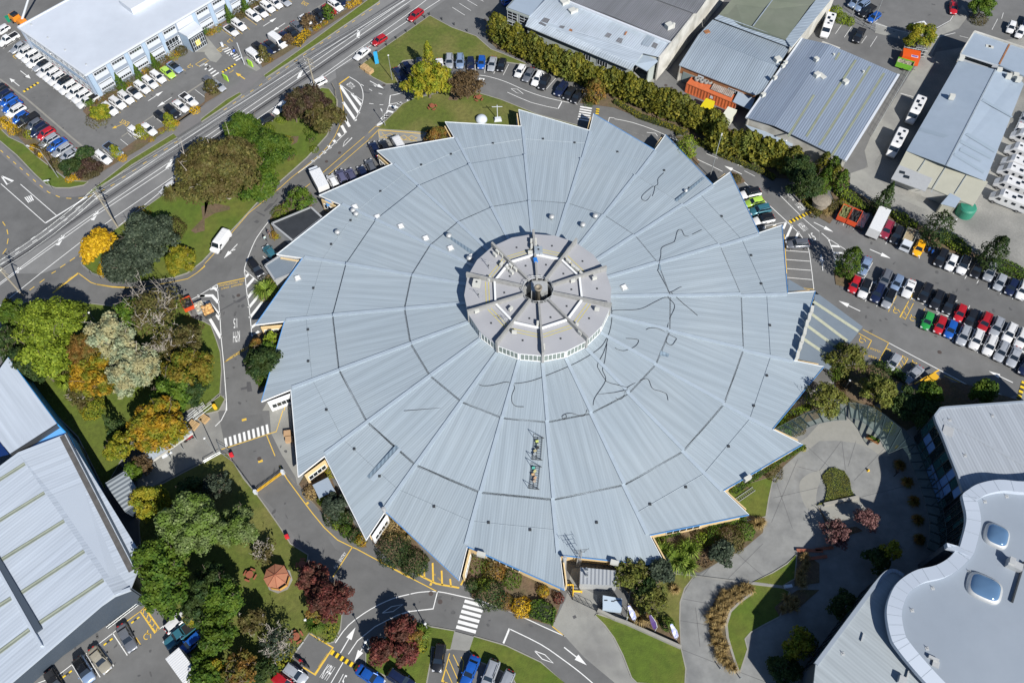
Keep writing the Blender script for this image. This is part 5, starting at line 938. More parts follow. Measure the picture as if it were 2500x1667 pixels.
b.prism(n0, Z1-.4, Z1); rf = b.build('wing_roof', M_nr, NB)
me = rf.data; ul = me.uv_layers.new(name='UVMap'); dd = (G('43 2100,140', Z1)[0]-G('43 1640,-200', Z1)[0]); 
e_ = (G('43 2347,560', Z1)[0]-G('43 2050,10', Z1)[0]); e_.z = 0; e_.normalize(); nv = Vector((-e_.y, e_.x, 0))
for l in me.loops: v = me.vertices[l.vertex_index].co; ul.data[l.index].uv = (v.dot(nv), v.dot(e_))
b = MB()
for i in range(4): b.beam(h1[i]+Vector((0, 0, .25)), h1[i+1]+Vector((0, 0, .25)), .3, .7)
for i in range(6, 12): b.beam(h1[i]+Vector((0, 0, .25)), h1[(i+1) % 12]+Vector((0, 0, .25)), .3, .7)
b.build('parapet', M_nm, NB)
b = MB(); b.strip(onp if False else G('43 1420,100,%f 2347,620,%f' % (Z1+.05, Z1+.05)), .5); b.build('roof_hip', M_nr, NB)
# facade: panes of varied glass in three storeys
fa = [h1[6], h1[7], h1[8], h1[9], h1[10], h1[11]]; fl = [fa[0]]
def along(path, n):
    L_ = [0]
    for p, q in zip(path, path[1:]): L_.append(L_[-1]+(q-p).length)
    out = []
    for i in range(n+1):
        s = L_[-1]*i/n
        for k in range(len(path)-1):
            if s <= L_[k+1]+1e-6: out.append(path[k].lerp(path[k+1], (s-L_[k])/max(1e-6, L_[k+1]-L_[k]))); break
    return out
def facade(path, n, z0, z1, rows, parent, pal, seed):
    rn = random.Random(seed); pts = along(path, n); cen = Vector((95, 45, 0))
    for i in range(n):
        p, q = pts[i], pts[i+1]; e = (q-p); e.z = 0; ang = math.atan2(e.y, e.x); c = (p+q)/2
        for r in range(rows):
            b = MB(); h = (z1-z0)/rows; b.box((c.x, c.y, z0+h*r+.05), (e.length-.1, .12, h-.1), ang); b.build('glass_pane', rn.choice(pal), parent)
        b = MB(); b.box((p.x, p.y, z0), (.14, .3, z1-z0), ang)
        for r in range(rows+1): b.box((c.x, c.y, z0+(z1-z0)*r/rows-.05), (e.length, .22, .1), ang)
        b.build('mullion', M_mull, parent)
facade(fa, 9, .2, Z1-.4, 3, NB, [M_fg1, M_fg2, M_fg3, M_fg1, M_fg2], 4)
facade([h1[11], h1[0], h1[2]], 12, .2, Z1-.4, 3, NB, [M_fg2, M_fg3], 5)
cv = smooth(G('43 2700,780 2347,810 2060,790 1830,835 1700,910 1645,960 1655,1040 1685,1180 1680,1310 1610,1568 44 1600,0 1500,120 1340,215 1130,265 980,345 870,450 800,600 775,740 790,900 830,1060 880,1150 1020,1330 1230,1568 1500,1850', Z2), 4)
inn = []
for i, p in enumerate(cv):
    d = cv[min(i+1, len(cv)-1)]-cv[max(i-1, 0)]; d.z = 0; d.normalize(); inn.append(p+Vector((-d.y, d.x, 0))*1.95)
b = MB(); f_ = lambda v, z: Vector((v.x, v.y, z))
for i in range(len(cv)-1):
    p, q, r_, s = cv[i], cv[i+1], inn[i+1], inn[i]
    b.face([f_(p, Z2), f_(q, Z2), f_(r_, Z2+.35), f_(s, Z2+.35)]); b.face([f_(q, Z2), f_(p, Z2), f_(p, Z2-.9), f_(q, Z2-.9)]); b.face([f_(s, Z2+.35), f_(r_, Z2+.35), f_(r_, Z2-.9), f_(s, Z2-.9)])
b.build('curved_parapet', M_np, NB)
b = MB()
for i in range(0, len(cv)-1, 3): b = MB(); b.beam(f_(cv[i], Z2+.02), f_(inn[i], Z2+.37), .04, .03); b.build('parapet_joint', M_gut, NB)
b = MB(); big = inn+G('44 2700,1900,%f' % Z2)+G('43 3000,900,%f' % Z2); b.sheet(big, Z2-.7); b.build('main_roof', M_nm, NB); b = MB(); b.prism(big, 0, Z2-.75); b.build('main_wall', M_gsl, NB); b = MB(); b.prism(n0, 0, Z1-.42); b.build('wing_wall', M_gsl, NB)
inp = []
for i, p in enumerate(cv):
    d = cv[min(i+1, len(cv)-1)]-cv[max(i-1, 0)]; d.z = 0; d.normalize(); inp.append(p+Vector((-d.y, d.x, 0))*.5)
facade(inp[14:72], 34, .2, Z2-.9, 4, NB, [M_fg2, M_fg3, M_fg3], 6)
h3 = smooth(G('44 -40,1350 550,560 640,440 760,310 860,285 960,340', Z1), 3)+G('44 1100,500 1400,1300 1500,1900 -100,1900', Z1)
b = MB(); b.prism(h3, Z1-.4, Z1); rf = b.build('wing_roof', mat('warm grey plank roof', (.31, .345, .365), .55, .05, rib=.35, ribs=.5), NB); me = rf.data; ul = me.uv_layers.new(name='UVMap'); e_ = (h3[1]-h3[0]); e_.normalize(); nv = Vector((-e_.y, e_.x, 0))
for l in me.loops: v = me.vertices[l.vertex_index].co; ul.data[l.index].uv = (v.dot(e_), v.dot(nv))
b = MB()
for i in range(len(h3)-5): b.beam(h3[i]+Vector((0, 0, .3)), h3[i+1]+Vector((0, 0, .3)), .55, .6)
b.build('parapet', M_nm, NB); 
b = MB(); b.prism(h3, 0, Z1-.42); b.build('wing_wall', M_gsl, NB); fp = [p.copy() for p in h3[:16]]; facade(fp, 16, .2, Z1-.4, 3, NB, [M_fg2, M_fg3, M_fg3], 8)
def dome(c, rx, ry, ang, name, m, parent):
    b = MB(); n = 28
    prof = [(1, 0), (.99, .25), (.9, .5), (.7, .72), (.4, .85), (.02, .9)]
    for r, z in prof:
        for j in range(n):
            t = 2*PI*j/n; x = abs(math.cos(t))**.6*math.copysign(1, math.cos(t))*rx*r; y = abs(math.sin(t))**.6*math.copysign(1, math.sin(t))*ry*r
            b.v.append((c.x+x*math.cos(ang)-y*math.sin(ang), c.y+x*math.sin(ang)+y*math.cos(ang), c.z+z))
    for i in range(5):
        for j in range(n): b.f.append((i*n+j, i*n+(j+1) % n, (i+1)*n+(j+1) % n, (i+1)*n+j))
    b.f.append(tuple(5*n+j for j in range(n))); return b.build(name, m, parent, smooth=True)
M_dome = mat('blue domed glass', (.12, .22, .36), .06, .35, spec=1)
for q, rx, ry in (('43 2045,1425', 1.8, 1.9), ('44 1905,470', 2.5, 2.0)):
    c = G(q, Z2-.2)[0]; c.z = Z2-.7; dome(c, rx, ry, -.5, 'dome_kerb', M_alum, NB); c.z += .12; dome(c, rx*.9, ry*.9, -.5, 'domed_skylight', M_dome, NB)
for q, z in (('43 1670,515', Z1), ('43 1495,110', Z1), ('43 1985,60', Z1), ('43 2150,985', Z2-.7), ('43 1900,1045', Z2-.7), ('44 1300,480', Z2-.7), ('44 1065,735', Z2-.7), ('44 1235,1170', Z2-.7), ('44 1720,295', Z2-.7), ('44 270,1230', Z1)):
    c = G(q, z)[0]; b = MB(); b.box(c, (.5, .5, .06)); b.tube([c, c+Vector((0, 0, .5))], .05, 5); b.build('roof_anchor', M_alum, NB)
for q, z, d_ in (('44 2210,235', Z2-.7, (2.0, 1.1, 1.2)), ('44 2165,195', Z2-.7, (.8, 1.0, 1.5)), ('44 1300,1290', Z2-.7, (1.4, .4, .5)), ('44 1330,1350', Z2-.7, (.9, .9, .3)), ('43 1475,235', Z1, (1.6, 1.6, .15)), ('44 935,1540', Z1, (1, 1, .9)), ('44 490,1045', Z1, (.15, 1.2, .3)), ('44 1005,1475', Z1, (.15, 1.2, .3))):
    c = G(q, z)[0]; b = MB(); b.box(c, d_, -.5); b.build('roof_plant', M_alum, NB)
b = MB(); b.tube(G('44 2347,180,%f 2210,640,%f' % (Z2-.4, Z2-.4)), .18, 6); b.build('roof_pipe', M_steel, NB)
# ================================================================ VEHICLES
PAL = dict(w=('white', (.66, .66, .66)), s=('silver', (.36, .38, .41)), g=('grey', (.13, .14, .16)), d=('black', (.012, .013, .016)), n=('navy blue', (.012, .02, .06)), b=('blue', (.015, .10, .42)), r=('red', (.36, .012, .018)), e=('green', (.02, .24, .05)),
           l=('lime green', (.33, .52, .07)), y=('yellow', (.80, .38, .01)), o=('bronze', (.36, .33, .26)), t=('teal', (.045, .17, .22)), p=('pale blue', (.22, .30, .44)), m=('maroon', (.20, .02, .04)), v=('dusky violet', (.12, .12, .2)), k=('dark green', (.01, .05, .05)))
def cpaint(c): nm, col = PAL[c]; return paint(nm+' car paint', col, .28, .25 if c in 'sgpotvbnk' else 0)
M_cg = mat('car window glass', (.012, .018, .026), .06, spec=.9); M_tr = mat('black rubber', (.012, .012, .012), .8); M_rim = mat('alloy rim', (.3, .3, .31), .35, .6)
M_hl = mat('headlight lens', (.55, .56, .58), .12, spec=.9); M_tl = mat('tail light lens', (.32, .01, .01), .2); M_bp = mat('black plastic', (.015, .015, .016), .6)
def loft(b, secs):
    """secs: (x, [(y, z)...]) open rings joined, closed left to right as a shell"""
    n0 = len(b.v); k = len(secs[0][1])
    for x, ring in secs:
        for y, z in ring: b.v.append((x, y, z))
    for i in range(len(secs)-1):
        for j in range(k):
            a = n0+i*k+j; c = n0+i*k+(j+1) % k; b.f.append((a, c, c+k, a+k))
    b.f.append(tuple(n0+j for j in range(k))[::-1]); b.f.append(tuple(n0+(len(secs)-1)*k+j for j in range(k)))
def ring(w, z0, zb, zt, cr_=.06): return [(-w*.86, z0), (w*.86, z0), (w*.98, z0+.18), (w, zb), (w*.93, zt-.03), (w*.72, zt+cr_*.6), (0, zt+cr_), (-w*.72, zt+cr_*.6), (-w*.93, zt-.03), (-w, zb), (-w*.98, z0+.18)]
TYPES = dict(   # L, W, H, hood z, belt z, windscreen base, roof front, roof rear, rear glass base, boot z
    hatch=(4.15, 1.74, 1.50, .88, .98, .95, .28, -1.55, -1.95, .95), sedan=(4.75, 1.80, 1.45, .86, .96, .95, .25, -1.15, -1.72, .98), suv=(4.65, 1.88, 1.70, 1.02, 1.10, 1.05, .45, -1.80, -2.18, 1.05),
    wagon=(4.80, 1.80, 1.52, .88, .98, 1.0, .35, -1.90, -2.25, .98), coupe=(4.6, 1.85, 1.32, .82, .90, .70, .05, -.95, -1.65, .95))
NAMES = dict(hatch='hatchback', sedan='sedan', suv='SUV', wagon='wagon', coupe='coupe', ute='pickup', van='van', minivan='van')
def wheels(root, xs, w, r=.33, wt=.22):
    for x in xs:
        for s in (-1, 1):
            b = MB(); y = s*(w/2-wt/2+.02); b.tube([(x, y-wt/2, r), (x, y+wt/2, r)], r, 14); wh = b.build('wheel', M_tr, root); b = MB(); y2 = y+s*wt/2; b.tube([(x, y2-.01, r), (x, y2+.012, r)], r*.62, 10); b.build('rim', M_rim, wh)
def lamps(root, L_, w, zf, zr, k=.34):
    for s in (-1, 1):
        b = MB(); b.box((L_/2-.17, s*w*k, zf), (.3, .36, .13), s*-.25); b.build('headlight', M_hl, root); b = MB(); b.box((-L_/2+.1, s*w*.38, zr), (.16, .28, .2), 0); b.build('tail_light', M_tl, root)
def omat(o, m):
    o.data.materials.clear(); o.data.materials.append(m); o.material_slots[0].link = 'OBJECT'; o.material_slots[0].material = m; return o
def proto(ty):
    root = empty('parked_car', (0, 0, -50)); pm = cpaint('w')
    if ty in TYPES:
        L_, Wd, H, zh, zb, xw, xf, xr, xb, zt = TYPES[ty]; w = Wd/2; h = L_/2; b = MB()
        loft(b, [(-h, ring(w*.80, .42, .55, zt-.22)), (-h+.12, ring(w*.93, .28, .60, zt-.06)), (-h+.5, ring(w*.99, .24, .62, zt)), (-.9, ring(w, .22, .65, zb)), (.5, ring(w, .22, .65, zb)), (xw+.1, ring(w*.99, .22, .63, zb-.03)), (h-.55, ring(w*.97, .24, .58, zh-.05)), (h-.18, ring(w*.86, .28, .52, zh-.18)), (h, ring(w*.68, .36, .48, .60))])
        omat(b.build('body', pm, root, smooth=True), pm)
        wb, wt_ = w*.90, w*.72; ht = H-.05; q = dict(a=(xw, wb*.93, zb), b=(xf, wt_, ht), c=(xr, wt_*.97, ht-.02), d=(xb, wb*.88, zb))
        A, B_, C_, D = q['a'], q['b'], q['c'], q['d']; f = lambda p, s: (p[0], s*p[1], p[2])
        for nm, pts in (('windscreen', [f(A, -1), f(A, 1), f(B_, 1), f(B_, -1)]), ('rear_window', [f(D, 1), f(D, -1), f(C_, -1), f(C_, 1)]), ('side_window', [f(A, 1), f(D, 1), f(C_, 1), f(B_, 1)]), ('side_window', [f(D, -1), f(A, -1), f(B_, -1), f(C_, -1)])):
            b = MB(); cen = Vector((0, 0, zb)); P = [Vector(p) for p in pts]; n = (P[1]-P[0]).cross(P[2]-P[0]); P = P if n.dot(sum(P, Vector())/4-cen) > 0 else P[::-1]; b.face(P); b.build(nm, M_cg, root)
        b = MB(); k = .05
        loft(b, [(xr-.06, [(-wt_*.9, ht-.05), (wt_*.9, ht-.05), (wt_*.88, ht), (0, ht+.02), (-wt_*.88, ht)]), (xr+.25, [(-wt_-.02, ht-.05), (wt_+.02, ht-.05), (wt_*.93, ht+.03), (0, ht+.06), (-wt_*.93, ht+.03)]), ((xr+xf)/2, [(-wt_-.03, ht-.05), (wt_+.03, ht-.05), (wt_*.95, ht+.04), (0, ht+.08), (-wt_*.95, ht+.04)]), (xf+.04, [(-wt_*.94, ht-.05), (wt_*.94, ht-.05), (wt_*.9, ht+.0), (0, ht+.03), (-wt_*.9, ht+.0)])])
        for s in (-1, 1):
            b.tube([f(A, s), f(B_, s)], .05, 5); b.tube([f(D, s), f(C_, s)], .07 if ty != 'sedan' else .05, 5); xm = (xf+xr)/2; b.tube([((A[0]+D[0])/2, s*wb*.94, zb), (xm, s*wt_, ht)], .045, 5)
        omat(b.build('roof', pm, root), pm)
        if ty in ('suv', 'wagon'):
            for s in (-1, 1): b = MB(); b.tube([(xf-.2, s*wt_*.86, ht+.12), (xr+.3, s*wt_*.86, ht+.12)], .03, 5); b.build('roof_rail', M_bp, root)
        for s in (-1, 1): b = MB(); b.box((xw-.28, s*(w+.08), zb-.02), (.16, .2, .14), s*.2); omat(b.build('mirror', pm, root), pm)
        wheels(root, (h-.85, -h+.85), Wd, .34 if ty == 'suv' else .31); lamps(root, L_, w, zh-.26, zt-.18, .62)
        b = MB(); b.box((h-.06, 0, .38), (.14, w*.9, .2)); b.build('grille', M_bp, root)
    elif ty == 'ute':
        L_, w, H = 5.25, .93, 1.78; h = L_/2; b = MB()
        loft(b, [(-.55, ring(w, .35, .7, 1.12)), (.5, ring(w, .35, .7, 1.12)), (1.1, ring(w, .35, .7, 1.1)), (h-.5, ring(w*.97, .35, .65, 1.03)), (h-.12, ring(w*.88, .38, .6, .88)), (h, ring(w*.75, .42, .55, .7))]); omat(b.build('body', pm, root, smooth=True), pm)
        b = MB(); b.box((-1.55, 0, .45), (2.15, 1.8, .12))
        for s in (-1, 1): b.box((-1.57, s*.88, .45), (2.1, .1, .7))
        b.box((-h+.05, 0, .45), (.1, 1.84, .68)); b.box((-.58, 0, .45), (.08, 1.8, .7)); omat(b.build('tray', pm, root), pm); b = MB(); b.box((-1.57, 0, .98), (1.98, 1.64, .1)); b.build('tray_cover', M_bp, root)
        A, B_, C_, D = (1.15, .80, 1.1), (.62, .66, H-.05), (-.35, .66, H-.07), (-.52, .78, 1.12); f = lambda p, s: (p[0], s*p[1], p[2])
        for nm, pts in (('windscreen', [f(A, -1), f(A, 1), f(B_, 1), f(B_, -1)]), ('rear_window', [f(D, 1), f(D, -1), f(C_, -1), f(C_, 1)]), ('side_window', [f(A, 1), f(D, 1), f(C_, 1), f(B_, 1)]), ('side_window', [f(D, -1), f(A, -1), f(B_, -1), f(C_, -1)])): b = MB(); b.face(pts if nm != 'x' else pts); b.build(nm, M_cg, root)
        b = MB(); b.box((.13, 0, H-.07), (1.06, 1.36, .09), 0, .94)
        for s in (-1, 1): b.tube([f(A, s), f(B_, s)], .05, 5); b.tube([f(D, s), f(C_, s)], .06, 5)
        omat(b.build('roof', pm, root), pm); wheels(root, (h-.95, -h+1.1), 1.86, .38); lamps(root, L_, w, .78, .8, .66)
        for s in (-1, 1): b = MB(); b.box((.85, s*(w+.1), 1.08), (.16, .22, .16)); omat(b.build('mirror', pm, root), pm)
    elif ty in ('van', 'minivan'):
        L_, w, H = (5.3, .97, 2.1) if ty == 'van' else (4.9, .9, 1.95); h = L_/2; b = MB(); zs = H-.25
        rg = lambda k, zt, z0=.3: [(-w*k*.9, z0), (w*k*.9, z0), (w*k, z0+.2), (w*k, 1.1), (w*k*.9, zt-.1), (w*k*.7, zt), (-w*k*.7, zt), (-w*k*.9, zt-.1), (-w*k, 1.1), (-w*k, z0+.2)]
        loft(b, [(-h, rg(.95, H-.08)), (-h+.2, rg(1, H)), (h-1.75, rg(1, H)), (h-1.35, rg(.99, H-.08)), (h-.75, rg(.97, 1.22)), (h-.2, rg(.93, 1.02)), (h, rg(.85, .75, .4))]); omat(b.build('body', pm, root, smooth=False), pm)
        b = MB(); P = [(h-.80, -w*.84, 1.27), (h-.80, w*.84, 1.27), (h-1.33, w*.74, H-.08), (h-1.33, -w*.74, H-.08)]; b.face([(x+.03, y, z+.03) for x, y, z in P]); b.build('windscreen', M_cg, root)
        for s in (-1, 1):
            b = MB(); P = [(h-1.0, s*(w*.985), 1.2), (h-1.9, s*(w+.005), 1.2), (h-1.9, s*(w*.92), H-.32), (h-1.35, s*(w*.92), H-.35)]; b.face(P if s > 0 else P[::-1]); b.build('side_window', M_cg, root)
            if ty == 'minivan': b = MB(); P = [(h-2.05, s*(w+.006), 1.2), (-h+.4, s*(w+.006), 1.2), (-h+.4, s*(w*.93), H-.35), (h-2.05, s*(w*.93), H-.35)]; b.face(P if s > 0 else P[::-1]); b.build('side_window', M_cg, root)
            b = MB(); b.box((h-1.0, s*(w+.12), 1.15), (.14, .2, .28)); b.build('mirror', M_bp, root)
        b = MB()
        for i in range(5): b.box((-h+.5+i*.62, 0, H), (.06, w*1.5, .03))
        b.build('roof_rib', M_wp, root); wheels(root, (h-.85, -h+.95), w*2, .34); lamps(root, L_, w, .72, 1.0, .7)
    return root
PROTO = {}; CARS = []
def vehicle(ty, c, pos, d, label, cat, group=None, roofcol=None, name='parked_car'):
    first = ty not in PROTO
    if first: PROTO[ty] = proto(ty)
    r = PROTO[ty] if first else copy_tree(PROTO[ty])
    if not first: r.name = name
    else: r.name = name
    r.location = pos; r.rotation_euler = (0, 0, math.atan2(d.y, d.x)+random.uniform(-.035, .035))
    pm = cpaint(c)
    for ch in r.children:
        base = ch.name.split('.')[0]
        if ch.type == 'MESH' and ch.material_slots and ch.material_slots[0].link == 'OBJECT': ch.material_slots[0].material = (roofcol if (base == 'roof' and roofcol) else pm)
    tag(r, label, cat, group)
    if not group and 'group' in r: del r['group']
    return r
M_blackroof = paint('black glass roof', (.01, .011, .013), .1)
def row(phrase, group, dirv, items, code, end='first', cat=None, start=0):
    """items: 'colour type x,y[;flags][@dx,dy]' in order"""
    n = len(items)
    for i, it in enumerate(items):
        t = it.split(); c, ty, xy = t[0], t[1], t[2]; cd = code; dv = dirv; rf = None
        for f_ in t[3:]:
            if f_[0] == '@': dv = tuple(float(q) for q in f_[1:].split(','))
            elif f_ == 'R': rf = M_blackroof
            else: cd = f_
        x, y = (float(q) for q in xy.split(',')); z = .75 if ty not in ('van', 'minivan') else 1.0
        p = G('%s %f,%f' % (cd, x, y), z)[0]; q = G('%s %f,%f' % (cd, x+dv[0]*.3, y+dv[1]*.3), z)[0]; d = (q-p).normalized(); p.z = 0
        if abs(p.x) < 500: 
            nm = ('black-roofed ' if rf else '')+PAL[c][0]+' '+NAMES[ty]
            lab = nm+', '+(phrase if n == 1 else ORD[i+start]+' from '+end+' in '+phrase)
            vehicle(ty, c, p, d, lab, 'van' if 'van' in ty else ('pickup' if ty == 'ute' else 'car'), group, rf, {'van': 'parked_van', 'minivan': 'parked_van', 'ute': 'pickup_truck'}.get(ty, 'parked_car'))
row("row beside the office end wall", "cars along the office's end wall", (-195, 120), ['w hatch 20,350', 'w ute 95,455', 's sedan 218,540', 'w suv 290,600', 'w suv 355,650', 'w suv 410,705', 's sedan 480,745 R', 'w suv 530,812', 'w suv 600,860', 'w suv 655,905', 'w suv 725,955 R', 'w suv 788,1008', 'w suv 865,1058', 'w suv 935,1108', 'w ute 1005,1160'], '00', 'top')
row('dark row at left photo edge', 'cars in the dark row at the left edge', (-195, 120), ['d suv -20,1045', 'n hatch 45,1095', 'b hatch 92,1150', 'b sedan 138,1215', 'w suv 180,1275', 'b hatch 225,1345', 'd ute 310,1380', 'g hatch 390,1430', 'n suv 445,1490', 'r hatch 525,1530', 's wagon 560,45 01', 'b sedan 645,88 01', 's wagon 712,152 01', 's sedan 785,215 01'], '00', 'top')
row("row below the office windows", 'cars in front of the office', (145, 108), ['w suv 1260,1250', 'w suv 1348,1182', 'w suv 1445,1120', 'w sedan 1538,1062 R', 'w suv 1630,1003', 'w suv 1722,945', 'w suv 1812,884', 'l sedan 1922,828', 'p sedan 2002,768 R'], '00', 'left')
row("row right of office porch", 'cars right of the office porch', (145, 108), ['w sedan 300,348 R', 'w suv 392,288', 'w suv 558,183', 'w sedan 642,135 R', 'w suv 722,82', 'w suv 808,38', 's sedan 905,8'], '10', 'left')
row('roadside row below the office', 'cars in the roadside row below the office', (145, 108), ['w wagon 1180,235 01', 'p ute 1300,150 01', 'w hatch 1550,1510', 'w sedan 1702,1478', 'd hatch 1850,1335', 'd suv 1975,1280', 'w sedan 2068,1215', 'w ute 2165,1148', 'g hatch 60,935 10', 's hatch 155,985 10'], '00', 'left')
row('roadside row right of the zebra', 'cars in the roadside row right of the porch', (145, 108), ['w minivan 575,640', 'd hatch 625,545', 'n sedan 700,565', 'd sedan 765,530', 'w van 835,465', 'n sedan 935,425', 'd sedan 1010,378', 'g sedan 1070,305', 'w hatch 1160,235', 'd sedan 1245,215', 'd hatch 1320,165', 'r sedan 1430,112', 'w suv 1498,65', 'n hatch 1565,12'], '10', 'left')
for c, ty, q, dv, lab in (('w', 'sedan', '10 1800,615', (-100, 78), 'driving on the main road behind the red car'), ('r', 'hatch', '10 2000,462', (-100, 62), 'driving just behind the white sedan on the road'), ('r', 'wagon', '20 68,175', (-100, 75), 'on the main road by the corner lawn'), ('w', 'wagon', '10 1285,955', (-100, 45), 'parked under the power pole on the main road'),
                          ('w', 'hatch', '10 868,1235', (-100, 85), 'parked half under the purple tree beside the road'), ('d', 'hatch', '10 690,1378', (-100, 62), 'parked on the main road between the big trees'), ('w', 'hatch', '01 1930,585', (-100, 72), 'parked by the huge brown-green tree on the road')):
    row(lab, None, dv, ['%s %s %s %s' % (c, ty, q.split()[1], q.split()[0])], '10')
row('driving on the service road left of the hall', None, (-80, 110), ['w van 180,1200'], '11')
row('row along the upper lawn', 'cars along the lawn above the hall', (0, 100), ['g hatch 112,740', 'w coupe 343,748 @5,100', 's suv 455,705', 'p suv 577,705', 'n hatch 698,728', 'b hatch 822,716 @-10,100', 's sedan 945,732 @-25,100', 'd hatch 1055,745 @-32,100'], '20', 'left')
row('slanted row beside the hedge', 'slanted cars beside the tall hedge', (-52, 95), ['w hatch 1265,815', 'g sedan 1365,855', 'w wagon 1465,900', 'd suv 1545,948'], '20', 'left')
row('shaded trio beside the hedge', 'three dark cars in the shade of the hedge', (-60, 80), ['n suv 1735,1022', 'd hatch 1830,1070', 'd hatch 1918,1108'], '20', 'left')
row('pair beside the yellow-green tree', 'dark cars beside the yellow-green tree', (60, 90), ['n sedan 2228,850', 'n suv 2335,800'], '10', 'left')
row('standing in shade by the grey-green corner building', None, (90, 55), ['d wagon 1000,200'], '20'); row('at the top photo edge beside the corner building', None, (90, -40), ['b hatch 1145,8'], '20')
row('row above the fence, top right', 'cars above the fenced corner, top right', (-90, 62), ['p suv 418,28', 'p suv 490,68', 'd ute 550,128', 'b hatch 628,200'], '40', 'left')
row('alone by the chain-link gate, top right', None, (-50, 95), ['d ute 455,410'], '40'); row('alone at the kerb at the top right', None, (0, 100), ['r sedan 1540,88'], '40'); row('parked behind the round yellow-green tree', None, (-100, 22), ['w hatch 1135,302'], '40')
row('row at the top right edge', 'cars at the top right edge', (-38, 90), ['w hatch 2200,315', 'w hatch 2302,372', 'n hatch 2385,250'], '40', 'left'); row('strip right of the depot', 'cars right of the depot', (-38, 90), ['s sedan 2350,1360', 'w sedan 2292,1490'], '40', 'top')
row('reversed against the hall under the eave, upper left', None, (-60, -95), ['w van 2215,75'], '11')
row('row under the upper left eave', 'cars under the upper left eave', (-50, -95), ['d wagon 2065,120', 'n suv 1950,145', 'g suv 1910,345', 'n hatch 1810,408', 'v suv 1682,452', 'v suv 1572,462', 'w suv 1475,520'], '11', 'right')
row('half under the eave by the walkers', None, (-55, -65), ['t hatch 748,1320'], '11'); row('in the striped bay left of the hall', None, (100, 130), ['d suv 585,1505'], '11')
row('row by the right-hand saw teeth', 'four cars beside the right-hand saw teeth', (-190, 45), ['w suv 1555,648 R', 'l hatch 1605,745', 't suv 1668,838', 'w suv 1708,948 R'], '31', 'top'); row('alone in the marked bay right of the hall', None, (-200, 8), ['g suv 2098,1228'], '31')
dR = (-75, 170)
row('standing right of the bushy island tree', None, (-65, 130), ['p sedan 525,1475'], '41')
row('row along the hedge beds', 'cars in row along the hedge beds', dR, ['d suv 888,1128', 'y hatch 1145,1275', 'd suv 1395,1388', 'w hatch 1515,1442', 'w suv 1655,1470 R', 'd sedan 1815,1510', 's suv 1955,1548', 's hatch 2072,98 42', 'n hatch 2205,152 42', 'w suv 2330,190 42'], '41', 'left')
row('upper side of double row', 'cars on the upper side of the middle row', dR, ['g suv 755,62', 'p hatch 890,105', 'w coupe 1028,168', 'd suv 1215,218', 'd suv 1348,300', 'd wagon 1490,348', 'r hatch 1615,448', 'd hatch 1738,508', 'r suv 1895,558', 's suv 2032,612', 'w suv 2180,680', 'w suv 2315,742'], '42', 'left')
row('lower side of double row', 'cars on the lower side of the middle row', dR, ['r hatch 405,122', 'w suv 522,172 R', 'n suv 668,222', 's suv 798,288 R', 'e hatch 1240,538', 'r hatch 1385,585', 'b hatch 1507,635', 's suv 1652,708', 'w suv 1800,755', 'w suv 1955,822', 's wagon 2090,888', 's sedan 2235,950', 'n suv 2370,1050'], '42', 'left')
row('beside yellow hatching near the KEEP CLEAR words', None, (-95, 160), ['s hatch 850,1015'], '42'); row('half in tree shade near the yellow crane trailer', None, (-150, 155), ['s sedan 1080,1152'], '42')
row('row below the slate wall', 'cars below the slate end wall', (160, 250), ['d hatch 620,1550', 'p suv 962,1415 R @150,240', 'o sedan 1140,1298 @175,250', 'g sedan 1450,1045 @110,240'], '04', 'left')
row('trio beside the dark trees', 'cars beside the dark trees, bottom left', (-150, 120), ['w hatch 2025,862 @190,-170', 't ute 2068,1010 @-150,110', 'b hatch 2190,1110 @-150,130'], '04', 'top')
row('pair beside the motorcycle bay', 'cars beside the motorcycle bay', (200, 155), ['s hatch 1035,1455', 'r hatch 905,1560'], '14', 'top'); row('pair below the speed hump', 'cars below the speed hump', (220, 140), ['b sedan 1895,1490', 'n suv 2250,1530'], '14', 'left')
row('row along the bottom lawn', 'cars along the bottom lawn', (-100, 260), ['d hatch 335,1275 @-30,220', 'b sedan 690,1430', 's suv 920,1470', 's hatch 1095,1570 @-110,220'], '24', 'left')
